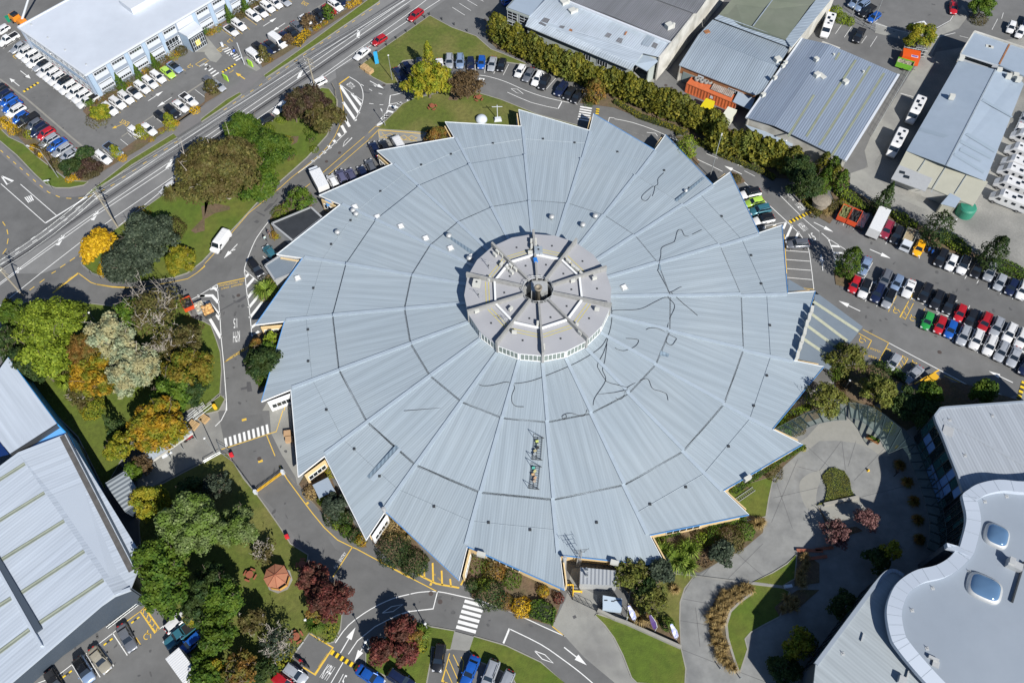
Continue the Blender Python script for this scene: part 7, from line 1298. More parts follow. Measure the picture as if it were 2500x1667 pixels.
TREES = '''olive spread|D 493,380|385|15|huge brown-olive tree with bare grey inner branches on the roadside island
green round|D 603,340|250|8|bright green bushy tree right of the huge olive tree
green round|D 600,415|210|6|bright green bushy tree below right of the huge olive tree
green round|D 560,295|190|7|green bushy tree behind the top of the huge olive tree
purple round|10 1180,1180|215|8|dark purple-leaved tree overhanging the main road
olive round|10 1370,1330|175|7.5|olive-brown tree joined to the right of the purple-leaved tree
purple airy|10 1010,1260|120|6|small purple-brown tree over the parked white hatchback
gold round|01 1150,1230|190|6|brilliant golden yellow tree beside the main road
gold ball|01 1210,1500|80|2|low golden bush below the golden tree|shrub
grey spread|01 1640,1140|290|9|grey-green spreading tree right of the golden tree
grey spread|01 1460,1400|240|8|grey-green tree below right of the golden tree
olive ball|01 1950,1040|130|2.5|brown-olive bush on the curved bed left of the van|shrub
lime ball|01 1650,1290|110|5|bright green bush poking between the grey-green trees|shrub
yg round|01 2070,1390|160|4|yellow-green leafy tree at the island's lower tip
olive tuft|01 1980,640|110|2.5|spiky palm-like plant by the white hatchback on the road|plant
orange ball|01 1640,860|75|.7|patch of orange flowers on the road verge|shrub
green airy|11 1085,700|145|6|fine-leaved willow-like tree between the loop road and black annex
lime ball|11 860,860|80|1.2|lime green low hedge clump left of the black annex|shrub
orange ball|11 810,1120|55|.8|orange groundcover mound left of the black annex|shrub
yg round|20 205,900|215|9|large yellow-green tree at the left end of the upper car row
yg plume|20 215,640|65|9.5|slim yellow-green top rising above the large yellow-green tree
brown airy|20 635,940|175|7|thin brown twiggy tree right of the large yellow-green tree
rust plume|20 2130,1010|110|6|rusty red conical tree beside the tall hedge
green ball|20 2060,1160|60|.8|green groundcover under the rusty red conical tree|shrub
rust round|Pk 755,400|95|5|rust-orange round tree against the upper left eave
rust ball|Pk 660,440|50|2|small rust bush left of the rust-orange tree by the eave|shrub
lime column|31 828,115|88|6|small fresh green tree between the roof teeth and the top road
olive ball|31 1400,470|45|1.2|olive bush at the tip of a right-hand roof tooth|shrub
dark round|31 2200,540|165|9|dark green broad tree at the bend below the tall hedge
dark round|31 2110,330|150|8|dark green tree against the lower end of the tall hedge
green round|41 30,560|90|5|bright green small tree beside the round hut
olive ball|41 150,780|75|1.6|olive shrub right of the round hut|shrub
yg ball|41 270,760|50|1|yellow-green shrub behind the orange-red trailers|shrub
tus tuft|41 95,860|60|1|straw-coloured tussock below the round hut|plant
tus ball|31 2215,700|55|1|yellow-brown shrub at the kerb beside the upper KPH words|shrub
olive ball|31 2290,860|60|1|olive kerbside shrub left of the round hut|shrub
dark cone|41 760,700|100|9|blue-green conical cypress behind the white ribbed truck body
dark column|41 1370,1040|120|8|dark cypress in the hedge bed above the yellow hatchback
dark plume|41 2030,1290|130|9|dark feathery cypress near the gravel yard's lower right
green plume|41 370,1400|125|8|bushy dark green tree on the kerbed island in the right car park
og airy|42 340,960|190|7|olive leafy tree at the lower end of the entrance canopy
green ball|42 230,1130|90|1.6|green bush under the tree by the entrance canopy|shrub
brown ball|42 270,1240|75|1|brown clipped mound by the path below the canopy|shrub
og airy|42 80,1420|190|7|olive tree between the hall and the path to the glass walkway
brown ball|42 215,1350|70|1.2|brown clipped mound beside the curving path|shrub
og round|42 680,1330|165|7|yellow-green birch-like tree right of the path, below the parked sedans
green round|42 1275,1360|115|6|sunlit small green tree inside the big shadow, lower right car park
green round|42 1900,1350|125|6|sunlit small green tree by the shadow's right side
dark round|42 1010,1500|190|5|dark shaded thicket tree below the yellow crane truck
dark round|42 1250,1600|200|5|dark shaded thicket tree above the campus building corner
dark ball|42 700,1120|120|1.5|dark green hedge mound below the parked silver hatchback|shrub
olive ball|43 620,30|80|1.5|olive shrub seen through the glass walkway|shrub
yg ball|43 820,190|55|2|yellow-green shrub behind the glass walkway|shrub
dark round|02 300,1000|230|9|dark blue-green tree at the far left above the lower left hall
dark round|02 70,800|170|9|dark blue-green tree at the left photo edge
green round|02 150,460|150|8|green tree at the left edge beside the main road
dark round|02 470,1080|150|8|dark green tree below the big lime tree
lime spread|02 520,560|290|13|largest lime-green tree left of the STOP road
lime spread|02 480,850|260|11|lower half crown of lime-green trees at the left
lime round|02 800,480|170|10|lime-green tree at the right of the left-hand group
rust spread|02 980,860|190|9|brownish-orange tree between the lime and silver trees
orange spread|02 1080,1120|240|7|golden-orange tree below the brownish-orange tree
mixed round|02 1200,1240|140|6|golden-green small tree below the golden-orange tree
silver spread|02 1260,700|240|11|cream and silver tree with feathery boughs, upper one of two
silver spread|02 1480,1020|240|9|silver blue-green tree with feathery boughs, lower one of two
silver round|02 1400,1320|90|4|small silver shrub-like tree at the foot of the silver trees
olive bare|02 1740,400|275|13|tall bare-branched birch with pale limbs beside the orange skip
green airy|02 1480,450|190|9|thin green tree left of the bare-branched birch
olive airy|02 2120,740|185|8|loose olive tree right of the bare-branched birch
olive bare|02 1850,830|130|7|small bare pale tree below the tall birch
mixed round|02 2130,1090|230|8|green and orange mottled tree beside the freight lane lawn
green round|02 1950,1380|220|7|dense green tree below the mottled tree
dark round|02 2200,1330|140|6|dark green tree at the bend of the freight lane
orange spread|03 1800,130|270|10|orange and yellow maple over the small shelter roof
yg spread|03 1980,190|130|9|yellow-green side crown of the maple by the shelter
olive ball|02 700,1100|90|2|grey-olive shrub at the top of the ditch|shrub
lime tuft|02 740,1240|90|2|bright green strappy plant beside the ditch|plant
olive airy|02 930,1380|140|4|thin olive tree between the ditch and lawn
yg ball|02 1050,1530|110|2|yellow-green shrub on the lawn's edge above the shelter|shrub
dark cone|03 1280,160|85|7|dark narrow conifer left of the orange maple
yg round|03 1360,420|140|6|yellow-green tree at the lower end of the ditch
green round|03 1530,690|90|5|small green tree at the end of the shelter road
brown airy|03 1640,600|110|4|grey-brown twiggy shrub beside the shelter's lower end
yg round|03 1680,1020|165|8|yellow-green tree beside the low corrugated store
yg plume|03 1800,980|80|8|slim yellow-green tree near the low store
pale spread|03 2150,1280|320|13|big pale green tree with yellow tips in the lower left grove
pale round|13 330,1330|210|10|pale green tree at the right side of the grove
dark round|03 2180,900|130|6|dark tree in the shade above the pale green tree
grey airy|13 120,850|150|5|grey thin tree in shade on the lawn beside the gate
green spread|04 1830,180|260|12|dark green tree shading the hall's lower right corner
green spread|04 1880,480|250|11|dense green tree overhanging the slate wall corner
green round|14 180,620|220|9|green tree in the middle of the lower grove
dark round|14 60,420|200|9|very dark green tree below the pale green tree
green round|14 150,900|200|8|dark tree in the lower grove's middle
green round|14 120,1050|150|8|brighter green tree in the lower grove
dark round|04 2300,700|180|8|dark tree near the blue parked hatchback
yg ball|04 2200,780|90|5|yellow-green shrub by the white hatchback, bottom left|shrub
olive airy|14 560,880|140|5|sparse olive tree beside the picnic lawn
olive bare|14 680,60|120|4|small bare twiggy tree above the gazebo
grey bare|14 830,1110|180|6|grey leafless tree by the lowest picnic table
yg ball|14 870,1310|110|1.5|yellow-green groundcover beside the motorcycle bay|shrub
rust airy|14 400,1420|190|5|orange-brown thinning tree at the bottom of the grove
orange round|14 90,1380|90|5|orange and green tree at the bottom left of the grove
green round|14 0,1500|150|6|green tree at the very bottom of the grove
dark round|14 650,1450|130|4|dark shrubs-like tree beside the silver hatchback
green round|04 2320,1290|110|5|green tree over the white box truck
orange ball|04 2290,1460|60|3|small orange bush beside the white box truck|shrub
red round|14 1220,360|150|7|upper of two red-leaved trees beside the ENTRY line
red spread|14 1430,590|210|8|lower and larger red-leaved tree beside the ENTRY line
rust airy|14 1270,740|95|4|small rust tree at the foot of the larger red tree
green tuft|14 1270,880|110|1.2|dark green strappy clump below the red trees|plant
yg ball|14 1400,960|110|.6|low yellow-green groundcover below the red trees|shrub
red round|14 2250,940|140|6|red tree at the top of the bottom road island
red round|14 2010,1200|125|5|crimson tree at the left of the bottom road island
red round|24 -60,1230|125|5|crimson tree at the lower right of the bottom road island
rust airy|24 30,1010|85|5|rusty thin tree beside the island lamp
flax tuft|24 140,990|90|1.2|green strappy plant at the island beside the pink sign|plant
yg ball|24 120,1120|80|.8|yellow-green low plants at the edge of the island|shrub
dark round|12 640,1010|190|6|dark small-leaved tree overhanging the freight lane by the hall
rust round|12 590,820|75|4|rust-coloured small tree beside the white bay window
lime round|12 755,740|70|4|lime green small tree against the left eave
green round|12 730,870|90|4|green shrub-tree between lime and dark trees by the eave
green ball|12 650,1200|60|2|green bush at the lower end of the freight lane garden|shrub
flax tuft|12 700,180|130|1.8|bright yellow-green flax in the kerbed bed left of the hall|plant
tus ball|12 780,70|80|1|rust-brown grass mound above the bright flax|plant
tus ball|12 700,250|60|.8|orange-brown groundcover below the bright flax|plant
tus ball|13 1210,930|70|1.2|straw-coloured grasses beside the pale garden cover|plant
yg ball|13 1450,700|60|1.2|yellow-green shrub behind the pale garden cover|shrub
lime ball|13 1350,1020|50|1.5|lime shrub at the corner of the garden cover|shrub
grey round|13 1480,1060|115|4|grey-green tree right of the garden cover
dark ball|13 1490,1190|110|2.2|dark green rounded bush below the grey-green tree|shrub
dark ball|13 1620,1220|70|1.8|dark bush against the hall wall beside the clipped balls|shrub
lime ball|13 1505,1310|42|1.2|small lime bush above the clipped balls|shrub
green ball|13 1618,1365|62|1.6|upper clipped green ball beside the hall|shrub
dark ball|13 1705,1420|66|1.6|lower clipped dark green ball beside the hall|shrub
orange ball|13 1785,1482|60|1|orange-red low shrub at the roof tip|shrub
tus ball|13 2120,1340|110|1.2|golden grasses in the angle between saw teeth|plant
dark ball|24 -178,30|165|2.6|large dark clipped dome between two roof teeth|shrub
tus tuft|13 2310,1400|80|1.4|dark strappy plant beside the large clipped dome|plant
dark ball|24 52,185|125|2.2|second dark clipped dome beside the KEEP CLEAR corner|shrub
green ball|24 790,200|100|.7|flowery green groundcover between the lower roof teeth|shrub
rust ball|24 975,270|105|1.8|rusty golden grass-like shrub between the lower roof teeth|shrub
green ball|24 1165,365|95|1.3|bright green shrub under the southern eave|shrub
dark ball|24 718,440|66|1.6|small dark clipped ball beside the zebra crossing|shrub
lime ball|24 842,432|68|1.3|lime leafy shrub between the clipped balls|shrub
dark ball|24 930,545|138|2.4|largest clipped dark ball near the zebra crossing|shrub
rust ball|24 1090,630|82|1|red-brown mound right of the largest clipped ball|shrub
gold ball|24 1290,695|95|1.8|golden yellow shrub beside the square hedge|shrub
orange ball|24 1532,510|58|1.4|orange round shrub under the southern eave|shrub
red ball|24 1708,590|50|1.3|bright red-orange shrub at the southernmost tooth|shrub
brown ball|24 745,555|35|.7|small brown mound by the kerb near the zebra|shrub
og airy|34 210,290|190|5|russet tree with small leaves beside the generator yard
grey round|34 520,280|130|5|grey-green tree left of the flax garden
dark round|34 350,470|130|4.5|dark olive tree in the garden above the flags
og airy|34 440,620|165|5|olive tree in the garden beside the flags
green ball|34 610,880|65|1.5|dark green shrub right of the flags|shrub
flax tuft|34 560,60|120|2|left-hand flax clump along the plaza garden|plant
flax tuft|34 700,150|150|2|middle flax clump along the plaza garden|plant
flax tuft|34 850,40|120|2|upper flax clump along the plaza garden|plant
flax tuft|34 830,220|110|1.8|lowest flax clump beside the plaza|plant
lime ball|33 1000,1470|75|1.6|smooth lime green bush in the plaza garden|shrub
green ball|33 1130,1430|90|1.6|bright green shrub in the plaza garden|shrub
olive ball|33 1340,1470|130|2.6|large olive rounded bush in the plaza garden|shrub
green ball|33 1510,1370|85|1.8|green bush at the roof tip in the plaza garden|shrub
tus tuft|33 1640,1300|80|1.4|golden tussock at the right end of the plaza garden|plant
tus tuft|33 1690,1270|50|1|orange tussock at the plaza edge|plant
brown ball|34 1020,110|100|1.2|smooth brown mound in the plaza garden|shrub
grey round|34 1240,60|120|3|grey-green shrub-tree at the top of the plaza garden
olive ball|33 1820,690|90|1.2|olive mound below the long hall eave|shrub
yg ball|33 2160,430|30|.8|small yellow shrub at the roof corner beside the plaza|shrub
tus tuft|34 690,490|60|1|straw tussock beside the garden lawn|plant
tus tuft|34 290,810|100|1.6|large straw tussock beneath the first flag|plant
tus tuft|34 400,820|70|1.3|straw tussock right of the first flag|plant
olive ball|33 2080,160|100|1.8|olive shrub at the right end of the hall's north-east bed|shrub
green ball|33 1950,190|90|1.5|green shrub by the glass walkway's lower end|shrub
pink airy|43 200,1400|150|3.5|pink-leaved tree at the plaza's lower edge
pink airy|43 560,1250|110|4|smaller pink-leaved tree right of its twin
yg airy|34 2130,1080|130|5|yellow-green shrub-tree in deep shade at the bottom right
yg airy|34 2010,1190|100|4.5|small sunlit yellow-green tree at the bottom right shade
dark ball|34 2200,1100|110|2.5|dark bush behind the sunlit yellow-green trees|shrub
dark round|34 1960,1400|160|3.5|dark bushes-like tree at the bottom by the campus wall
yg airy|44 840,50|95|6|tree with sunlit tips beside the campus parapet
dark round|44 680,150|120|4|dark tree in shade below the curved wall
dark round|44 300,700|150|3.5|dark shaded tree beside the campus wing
rust tuft|43 925,625|60|1.2|first dark tussock from the top in the shaded plaza row|plant
rust tuft|43 1010,820|60|1.2|second dark tussock from the top in the shaded plaza row|plant
rust tuft|43 1082,1040|60|1.2|third dark tussock from the top in the shaded plaza row|plant
rust tuft|43 1130,1255|60|1.2|fourth dark tussock from the top in the shaded plaza row|plant
rust tuft|43 1150,1475|60|1.2|fifth dark tussock from the top in the shaded plaza row|plant
dark round|01 970,190|85|3|dark green rounded tree at the car park corner
dark round|01 795,350|112|3.5|larger dark green rounded tree at the car park corner
purple round|01 1010,355|120|2.5|dark purple spreading bush-tree at the car park corner
gold ball|01 800,478|45|1|left yellow shrub on the corner bed|shrub
gold ball|01 890,448|40|1|right yellow shrub on the corner bed|shrub
gold ball|01 1400,235|42|1.2|yellow shrub beside the pale blue pickup|shrub
yg plume|01 1310,155|50|3.5|slim young tree over the pale blue pickup
olive ball|01 640,300|70|1.5|olive shrub beside the silver sedan at the row's end|shrub
olive ball|01 500,130|90|1.5|olive shrub behind the blue and silver cars|shrub
gold ball|01 382,118|35|1.2|yellow shrub by the red hatchback's row|shrub
gold ball|01 465,212|25|1|small yellow shrub by the corner lamp|shrub
gold ball|00 60,1400|80|1.3|upper yellow hedge shrub at the left photo edge|shrub
gold ball|00 150,1480|60|1.3|lower yellow hedge shrub at the left photo edge|shrub
olive ball|00 250,1480|80|1.2|olive shrub behind the left dark car row|shrub
yg ball|00 325,1535|50|1.2|yellow-green shrub behind the black pickup|shrub
yg round|00 1130,1270|95|3.5|yellow-green tree on the office corner island
green tuft|00 1015,1180|55|2|small palm-like plant on the office corner island|plant
rust ball|00 1150,1160|50|1|rust shrub at the office corner|shrub
olive ball|00 1120,1360|110|.8|brown-olive groundcover on the office corner island|shrub
green cone|00 1370,950|50|5|first narrow cone tree from the left at the office|tree|n
green cone|00 1575,835|38|4.5|second narrow cone tree from the left at the office|tree|n
green cone|00 1765,705|38|4.5|third narrow cone tree from the left at the office|tree|n
green cone|10 272,160|40|5|fourth narrow cone tree from the left at the office|tree|n
green cone|10 455,55|40|5|fifth narrow cone tree from the left at the office|tree|n
olive ball|00 1290,1055|85|1.2|olive shrub left of the first cone tree|shrub
olive ball|00 1500,925|75|1.2|olive shrub between the first two cone trees|shrub
olive ball|00 1740,800|90|1.2|olive shrub left of the lime sedan|shrub
olive ball|00 1850,690|70|1.2|olive shrub right of the third cone tree|shrub
orange ball|00 1470,985|48|.9|orange flowering shrub below the first office window|shrub
orange ball|00 1655,815|50|1|orange flowering shrub below the second office window|shrub
orange ball|00 1985,630|65|1|orange flowering shrub left of the porch|shrub
olive ball|00 2065,575|60|1.6|rounded olive bush against the porch wall|shrub
orange ball|10 130,320|60|.9|orange flowering shrub right of the porch|shrub
orange ball|10 60,370|45|.9|orange flowering shrub beside the porch's right pier|shrub
olive ball|10 380,150|68|1.7|round olive bush between two cone trees|shrub
olive ball|10 545,60|65|1.6|round olive bush at the upper office row|shrub
green ball|10 10,350|40|1.4|green bush right beside the porch|shrub
olive plume|10 665,600|58|4.5|slim olive tree in the roadside bed by the white van
brown airy|10 1180,240|70|3.5|thin bare-looking tree in the roadside bed
green plume|10 1415,125|60|4|green young tree in front of the red sedan
brown airy|10 950,445|55|3|brown thin tree beside the striped white van
yg plume|00 1930,1365|55|4|slim yellow-green tree over the black hatchback
yg plume|00 1610,1500|60|4|slim yellow-green tree over the white hatchback
olive plume|10 70,980|75|3.5|olive tree over the grey cars by the vehicle entrance
gold ball|00 2230,1255|50|1|yellow hedge shrub behind the white pickup|shrub
gold ball|00 2000,1410|40|1|yellow shrub behind the black hatchback|shrub
gold ball|10 1660,55|45|1|left yellow shrub near the upper road bed|shrub
gold ball|10 1740,15|45|1|right yellow shrub near the upper road bed|shrub
yg ball|00 1950,1445|60|.8|yellow-green groundcover by the road fence|shrub
orange ball|10 1265,330|28|.6|first orange flower clump in the roadside bed|shrub
orange ball|10 1300,305|28|.6|second orange flower clump in the roadside bed|shrub
orange ball|10 1335,285|28|.6|third orange flower clump in the roadside bed|shrub
orange ball|10 1380,255|28|.6|fourth orange flower clump in the roadside bed|shrub
orange ball|10 742,685|32|.7|orange shrub beside the slim olive tree|shrub
orange ball|00 1850,1500|35|.5|orange flowers by the lower road fence|shrub
orange ball|01 1740,30|35|.5|orange flowers at the bed above the verge|shrub
lime ball|40 200,120|60|2|lime bush right of the motorhome, top right|shrub
lime ball|40 270,200|65|2|lime bush below the first lime bush, top right|shrub
lime ball|40 350,240|50|1.5|lime bush by the mesh fence, top right|shrub
yg round|40 1165,400|150|6|round yellow-green tree over the mesh cage
green round|40 1880,50|120|6|green tree at the top right corner by the white sign
olive ball|40 1830,210|80|1.5|olive shrub at the foot of the white sign|shrub
green ball|10 1230,1500|80|.8|green clump on the island beside the road|shrub
lime ball|10 690,1490|90|1.2|yellow-green shrub beside the black hatchback on the road|shrub
lime ball|10 880,1350|60|1|green shrub between two parked cars on the road|shrub
yg ball|11 940,40|60|1|yellow-green shrub in the round island bed|shrub
brown ball|11 960,220|60|.5|brown planting in the small island bed|shrub
green ball|11 1215,20|45|.8|green planting in the tiny island bed|shrub
lime ball|11 1255,140|42|.8|lime shrub with white rocks near the yellow line|shrub
yg plume|02 95,340|55|3|tiny yellow-green tree at the left road edge'''
for ln in TREES.split('\n'):
    f = ln.split('|'); cs, q, r_, h_, lab = f[:5]; col, shp = cs.split(); cat = f[5] if len(f) > 5 else 'tree'
    tree(col, shp, q, float(r_), float(h_), lab, cat)
# tall hedge of feathery conifers along the boundary: every tree its own
HP = G('20 985,375 1100,430 1300,545 1500,650 1700,745 1900,835 2100,900 2347,985 30 180,1060 400,1160 600,1230 800,1320 1000,1410 1200,1500 31 1150,60 1350,110 1550,165 1750,225 1900,270 2040,330', 2.0)
HP = [Vector((p.x, p.y, 0)) for p in HP]; pts = along(HP, 59)
for i, p in enumerate(pts):
    col = 'hedgey' if i % 7 != 2 else 'og'; q = p+Vector((random.uniform(-.3, .3), random.uniform(-.4, .4), 0)); TV[0] += 1; h_ = random.uniform(5.6, 7.6)
    r = empty('hedge_tree', q, TV[0]*1.1, label='%s feathery hedge tree from the left end of the long boundary hedge' % ORD[i], cat='tree', group='tall trees of the boundary hedge')
    b = MB(); b.tube([(0, 0, 0), (0, 0, 4)], .1, 5, .03); b.build('trunk', M_trunk, r); me = crown_mesh('plume', 1.7, 5.4, i % 3, .3, 1.0)
    o = bpy.data.objects.new('crown', me); COL.objects.link(o); o.parent = r
    if not me.materials: me.materials.append(None)
    o.material_slots[0].link = 'OBJECT'; o.material_slots[0].material = lm(col); k_ = random.uniform(1.35, 1.65); o.scale = (k_, k_, h_/5.4)
for i, q in enumerate(('41 90,430', '41 190,420', '41 270,480', '41 60,280', '41 160,330')): tree('hedgey' if i % 2 else 'green', 'plume', q, 70, 6, '%s leafy tree from the left in the clump at the hedge end' % ORD[(1, 3, 4, 0, 2)[i]], group='trees in the clump at the hedge end')
def hedge(spec, h, col, label, w=None, dens=1.0, leaf=.22, soft=.12):
    P = G(spec); 
    if w: 
        c = P; L_, R__ = [], []
        for i, p in enumerate(c): d = c[min(i+1, len(c)-1)]-c[max(i-1, 0)]; d.normalize(); n = Vector((-d.y, d.x, 0))*w/2; L_.append(p+n); R__.append(p-n)
        P = L_+R__[::-1]
    xs = [p.x for p in P]; ys = [p.y for p in P]; tri = tessellate_polygon([P]); T3 = []; A_ = []
    for t in tri: a, b_, c_ = [np.array(P[i][:2]) for i in t]; T3.append((a, b_, c_)); A_.append(abs(np.cross(b_-a, c_-a))/2)
    A_ = np.array(A_); n = int(A_.sum()*26*dens*(.22/leaf)**2); ch = RNG.choice(len(A_), n, p=A_/A_.sum()); u, v = RNG.uniform(0, 1, n), RNG.uniform(0, 1, n); m_ = u+v > 1; u[m_], v[m_] = 1-u[m_], 1-v[m_]
    X = np.array([T3[c][0]+(T3[c][1]-T3[c][0])*a+(T3[c][2]-T3[c][0])*b_ for c, a, b_ in zip(ch, u, v)]); z = h*(1-soft*np.abs(RNG.normal(size=n)))+.18*np.sin(X[:, 0]*1.7)*np.sin(X[:, 1]*1.3)*h*.5
    C = [np.column_stack([X, z])]; N = [unit(np.column_stack([RNG.normal(size=(n, 2))*.5, np.ones(n)]))]
    for i in range(len(P)):
        a, b_ = P[i], P[(i+1) % len(P)]; L_ = (b_-a).length; k = int(L_*h*24*(.22/leaf)**2)
        if k < 1: continue
        t = RNG.uniform(0, 1, k); q = np.column_stack([a.x+(b_.x-a.x)*t, a.y+(b_.y-a.y)*t, RNG.uniform(.05, h, k)])+RNG.normal(size=(k, 3))*.1; C.append(q); N.append(unit(RNG.normal(size=(k, 3))+np.array([0, 0, .4])))
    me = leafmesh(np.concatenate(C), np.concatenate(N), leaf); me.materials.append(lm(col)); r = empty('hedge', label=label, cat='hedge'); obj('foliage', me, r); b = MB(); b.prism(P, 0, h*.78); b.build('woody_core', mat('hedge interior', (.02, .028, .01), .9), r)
hedge('10 990,520 1090,545 1220,395 1170,370', 1.2, 'gold', 'bright yellow clipped hedge beside the footpath')
hedge('24 1400,650 1520,640 1680,745 1635,905 1370,800', 1.3, 'green', 'square green clipped hedge beside the driveway')
for i, q in enumerate(('41 160,640 230,620 340,660 430,720 470,780 560,850 530,870 420,820 330,760 250,720', '41 810,900 860,880 960,920 1060,1000 1110,1040 1070,1065 960,1030 880,980', '41 1400,1150 1500,1150 1620,1220 1720,1320 1700,1370 1620,1350 1500,1290 1410,1230', '41 1900,1450 2050,1430 2200,1480 2347,1560 42 2347,90 2200,40 2050,-10')): hedge(q, 1.3, 'lime' if i != 3 else 'green', '%s low green hedge from the left beyond the far car row' % ORD[i])
hedge('33 1320,930 1400,960 1560,830 1850,640 2100,480 2180,440 2130,400 1960,500 1650,660', 1.0, 'green', 'long low green hedge along the hall eave beside the plaza lawn')
hedge('33 470,1460 740,1390 750,1420 480,1490', .8, 'green', 'short green hedge under the hall eave near the flax'); hedge('33 1080,1320 1500,1240 1510,1275 1090,1360', .9, 'green', 'green hedge strip under the blue eave beside the plaza garden')
hedge('33 1860,180 2010,20 2200,-60 2250,-20 2000,100 1900,210', .9, 'lime', 'lime green groundcover hedge by the lowest entrance tooth'); hedge('42 640,1060 690,1030 830,1090 1000,1200 960,1250 800,1150', 1.0, 'green', 'green clipped hedge beside the parked silver hatchback, lower right')
hedge('31 940,60 1200,200 1500,330 1720,420 1830,490', .7, 'hedgey', 'low strip of yellow-green grasses along the kerb below the tall hedge', w=1.2); hedge('30 0,1170 300,1350 600,1450 820,1540 31 700,-30', .7, 'hedgey', 'low strip of shrubs between the upper loop road and tall hedge', w=1.3)
hedge('31 2110,650 2200,760 2347,900', .8, 'hedgey', 'short strip of grasses on the bend left of the round hut', w=1.4)
hedge('43 -30,1090 60,1060 90,900 30,760 110,670 170,660 280,700 340,790 360,900 390,980 60,1040', .3, 'og', 'teardrop-shaped bed of olive grass on the plaza', leaf=.13, soft=.05)
# tussock drifts: every tussock an individual
TS = G('34 1520,480 1460,520 1370,540 1280,590 1220,640 1190,720 1170,800 1150,880 1160,960 1180,1040 1200,1120 1230,1200 1240,1280 1290,1350 1350,1390 1420,590 1330,640 1260,700 1230,780 1220,870 1130,760 1260,540 1480,460 1400,490 1100,830 1215,1060 1150,1110 1250,1140 1200,1250 1550,500', .5)
me = [tuft_mesh(1.0, .9, 110, .05, k) for k in range(3)]
def tussocks(P, col, phrase, grp):
    for i, p in enumerate(sorted(P, key=lambda v: -v.y)):
        m_ = me[i % 3]; o = bpy.data.objects.new('tussock', m_); COL.objects.link(o); o.location = (p.x, p.y, .12); k = random.uniform(.9, 1.35); o.scale = (k, k, k); o.rotation_euler = (0, 0, i)
        if not m_.materials: m_.materials.append(None)
        o.material_slots[0].link = 'OBJECT'; o.material_slots[0].material = lm(col); tag(o, '%s straw-coloured tussock from the top in the %s' % (ORD[i], phrase), 'plant', grp)
tussocks(TS, 'tus', 'curved kerbed bed at the bottom', 'tussocks in the curved kerbed bed')
tussocks(G('34 2170,150 2200,200 2170,260 2130,320 2120,390 2150,440 2190,120 2080,620 2000,660 1930,720 2050,700 1980,610', .5), 'tus', 'bed beside the shaded steps', 'tussocks beside the shaded steps')
# ================================================================ STREET FURNITURE, PEOPLE, SMALL THINGS
M_galv = mat('galvanised steel', (.42, .44, .44), .45, .5); M_wood = mat('weathered timber pole', (.30, .27, .21), .9, var=.15, scale=3); M_red = mat('red painted steel', (.55, .02, .03), .5); M_yel = mat('yellow painted steel', (.75, .45, .02), .5)
M_rb = mat('red brown timber', (.27, .085, .045), .75, var=.12, scale=2); M_lamp = mat('lamp head white', (.6, .6, .58), .4); M_lime = mat('lime sign', (.35, .62, .05), .5); M_sblue = mat('sky blue sign', (.03, .32, .60), .5)
def lamp(q, h, label, arm=0, az=0, m=None, top='head'):
    p = G(q)[0]; r = empty('lamp_post', p, az, label=label, cat='lamp post'); b = MB(); b.tube([(0, 0, 0), (0, 0, h)], .1, 8, .06); b.build('pole', m or M_galv, r)
    b = MB(); 
    if arm:
        b.tube([(0, 0, h-.15), (arm*.5, 0, h+.05), (arm, 0, h+.1)], .05, 6); b.build('arm', m or M_galv, r); b = MB(); b.box((arm+.25, 0, h), (.75, .28, .14), 0, .8)
    else: b.lathe((0, 0, h-.05), [(.08, 0), (.2, .08), (.22, .14), (.12, .22), (.02, .24)], 12)
    b.build('lamp_head', M_lamp, r); return r
lamp('01 670,470', 8.4, 'tall white lamp post with a long angled arm on the corner lawn, left', 2.6, 2.75); lamp('10 2150,920', 7, 'lamp post with a pale head at the lower left of the upper lawn'); lamp('14 1900,1180', 5, 'lamp post with a pale head at the bottom road island'); lamp('24 205,950', 3.6, 'short lamp post beside the pink sign on the bottom island')
lamp('02 1095,545', 2.9, 'lamp post with a round pale head below the STOP road'); lamp('13 145,515', 7.0, 'tall slim lamp post at the shelter yard fence'); lamp('31 1095,462', 10.5, 'tallest galvanised lamp post between two right-hand roof teeth', 1.6, 1.2); lamp('40 588,335', 8, 'tall lamp post in the mesh fence, top right', 1.2, 1); lamp('40 358,218', 8, 'tall lamp post behind the lime bushes, top right', 1.2, 1.4)
lamp('41 1445,1130', 5, 'lamp post with white head beside the dark cypress'); lamp('20 2010,960', 5, 'lamp post with white head among the tall hedge, left part'); lamp('31 1890,260', 5.5, 'lamp post with white head among the tall hedge, right part'); lamp('14 1175,870', 1.6, 'short bollard light on the lawn below the red trees'); lamp('42 300,1300', 2.5, 'short lamp with white round head beside the curving path'); lamp('Pk 180,300', 4, 'lamp post with small twin head at the striped loop corner', .5, 2)
def power_pole(q, h, az, label):
    r = empty('power_pole', G(q)[0], az, label=label, cat='power pole', group='power poles along the main road'); b = MB(); b.tube([(0, 0, 0), (0, 0, h)], .19, 8, .13); b.build('pole', M_wood, r)
    for z in (h-.3, h-1.1, h-2.2): b = MB(); b.box((0, .14, z), (2.6, .12, .14)); cx = b.build('crossarm', M_wood, r); b = MB(); [b.lathe((x, .14, z+.14), [(.06, 0), (.08, .12), (.03, .2)], 6) for x in (-1.1,)]; b.build('insulator', M_wp, cx)
    b = MB(); b.tube([(0, 0, h-1.6), (-1.0, .9, h-1.2), (-1.9, 1.6, h-1.1)], .05, 5); b.build('lamp_arm', M_galv, r)
power_pole('10 1265,1000', 8.2, -.5, 'power pole standing by the parked white wagon on the main road'); power_pole('01 1352,1042', 10.8, -.5, 'power pole beside the golden tree on the main road'); power_pole('02 262,250', 9.5, -.5, 'power pole at the far left by the green tree')
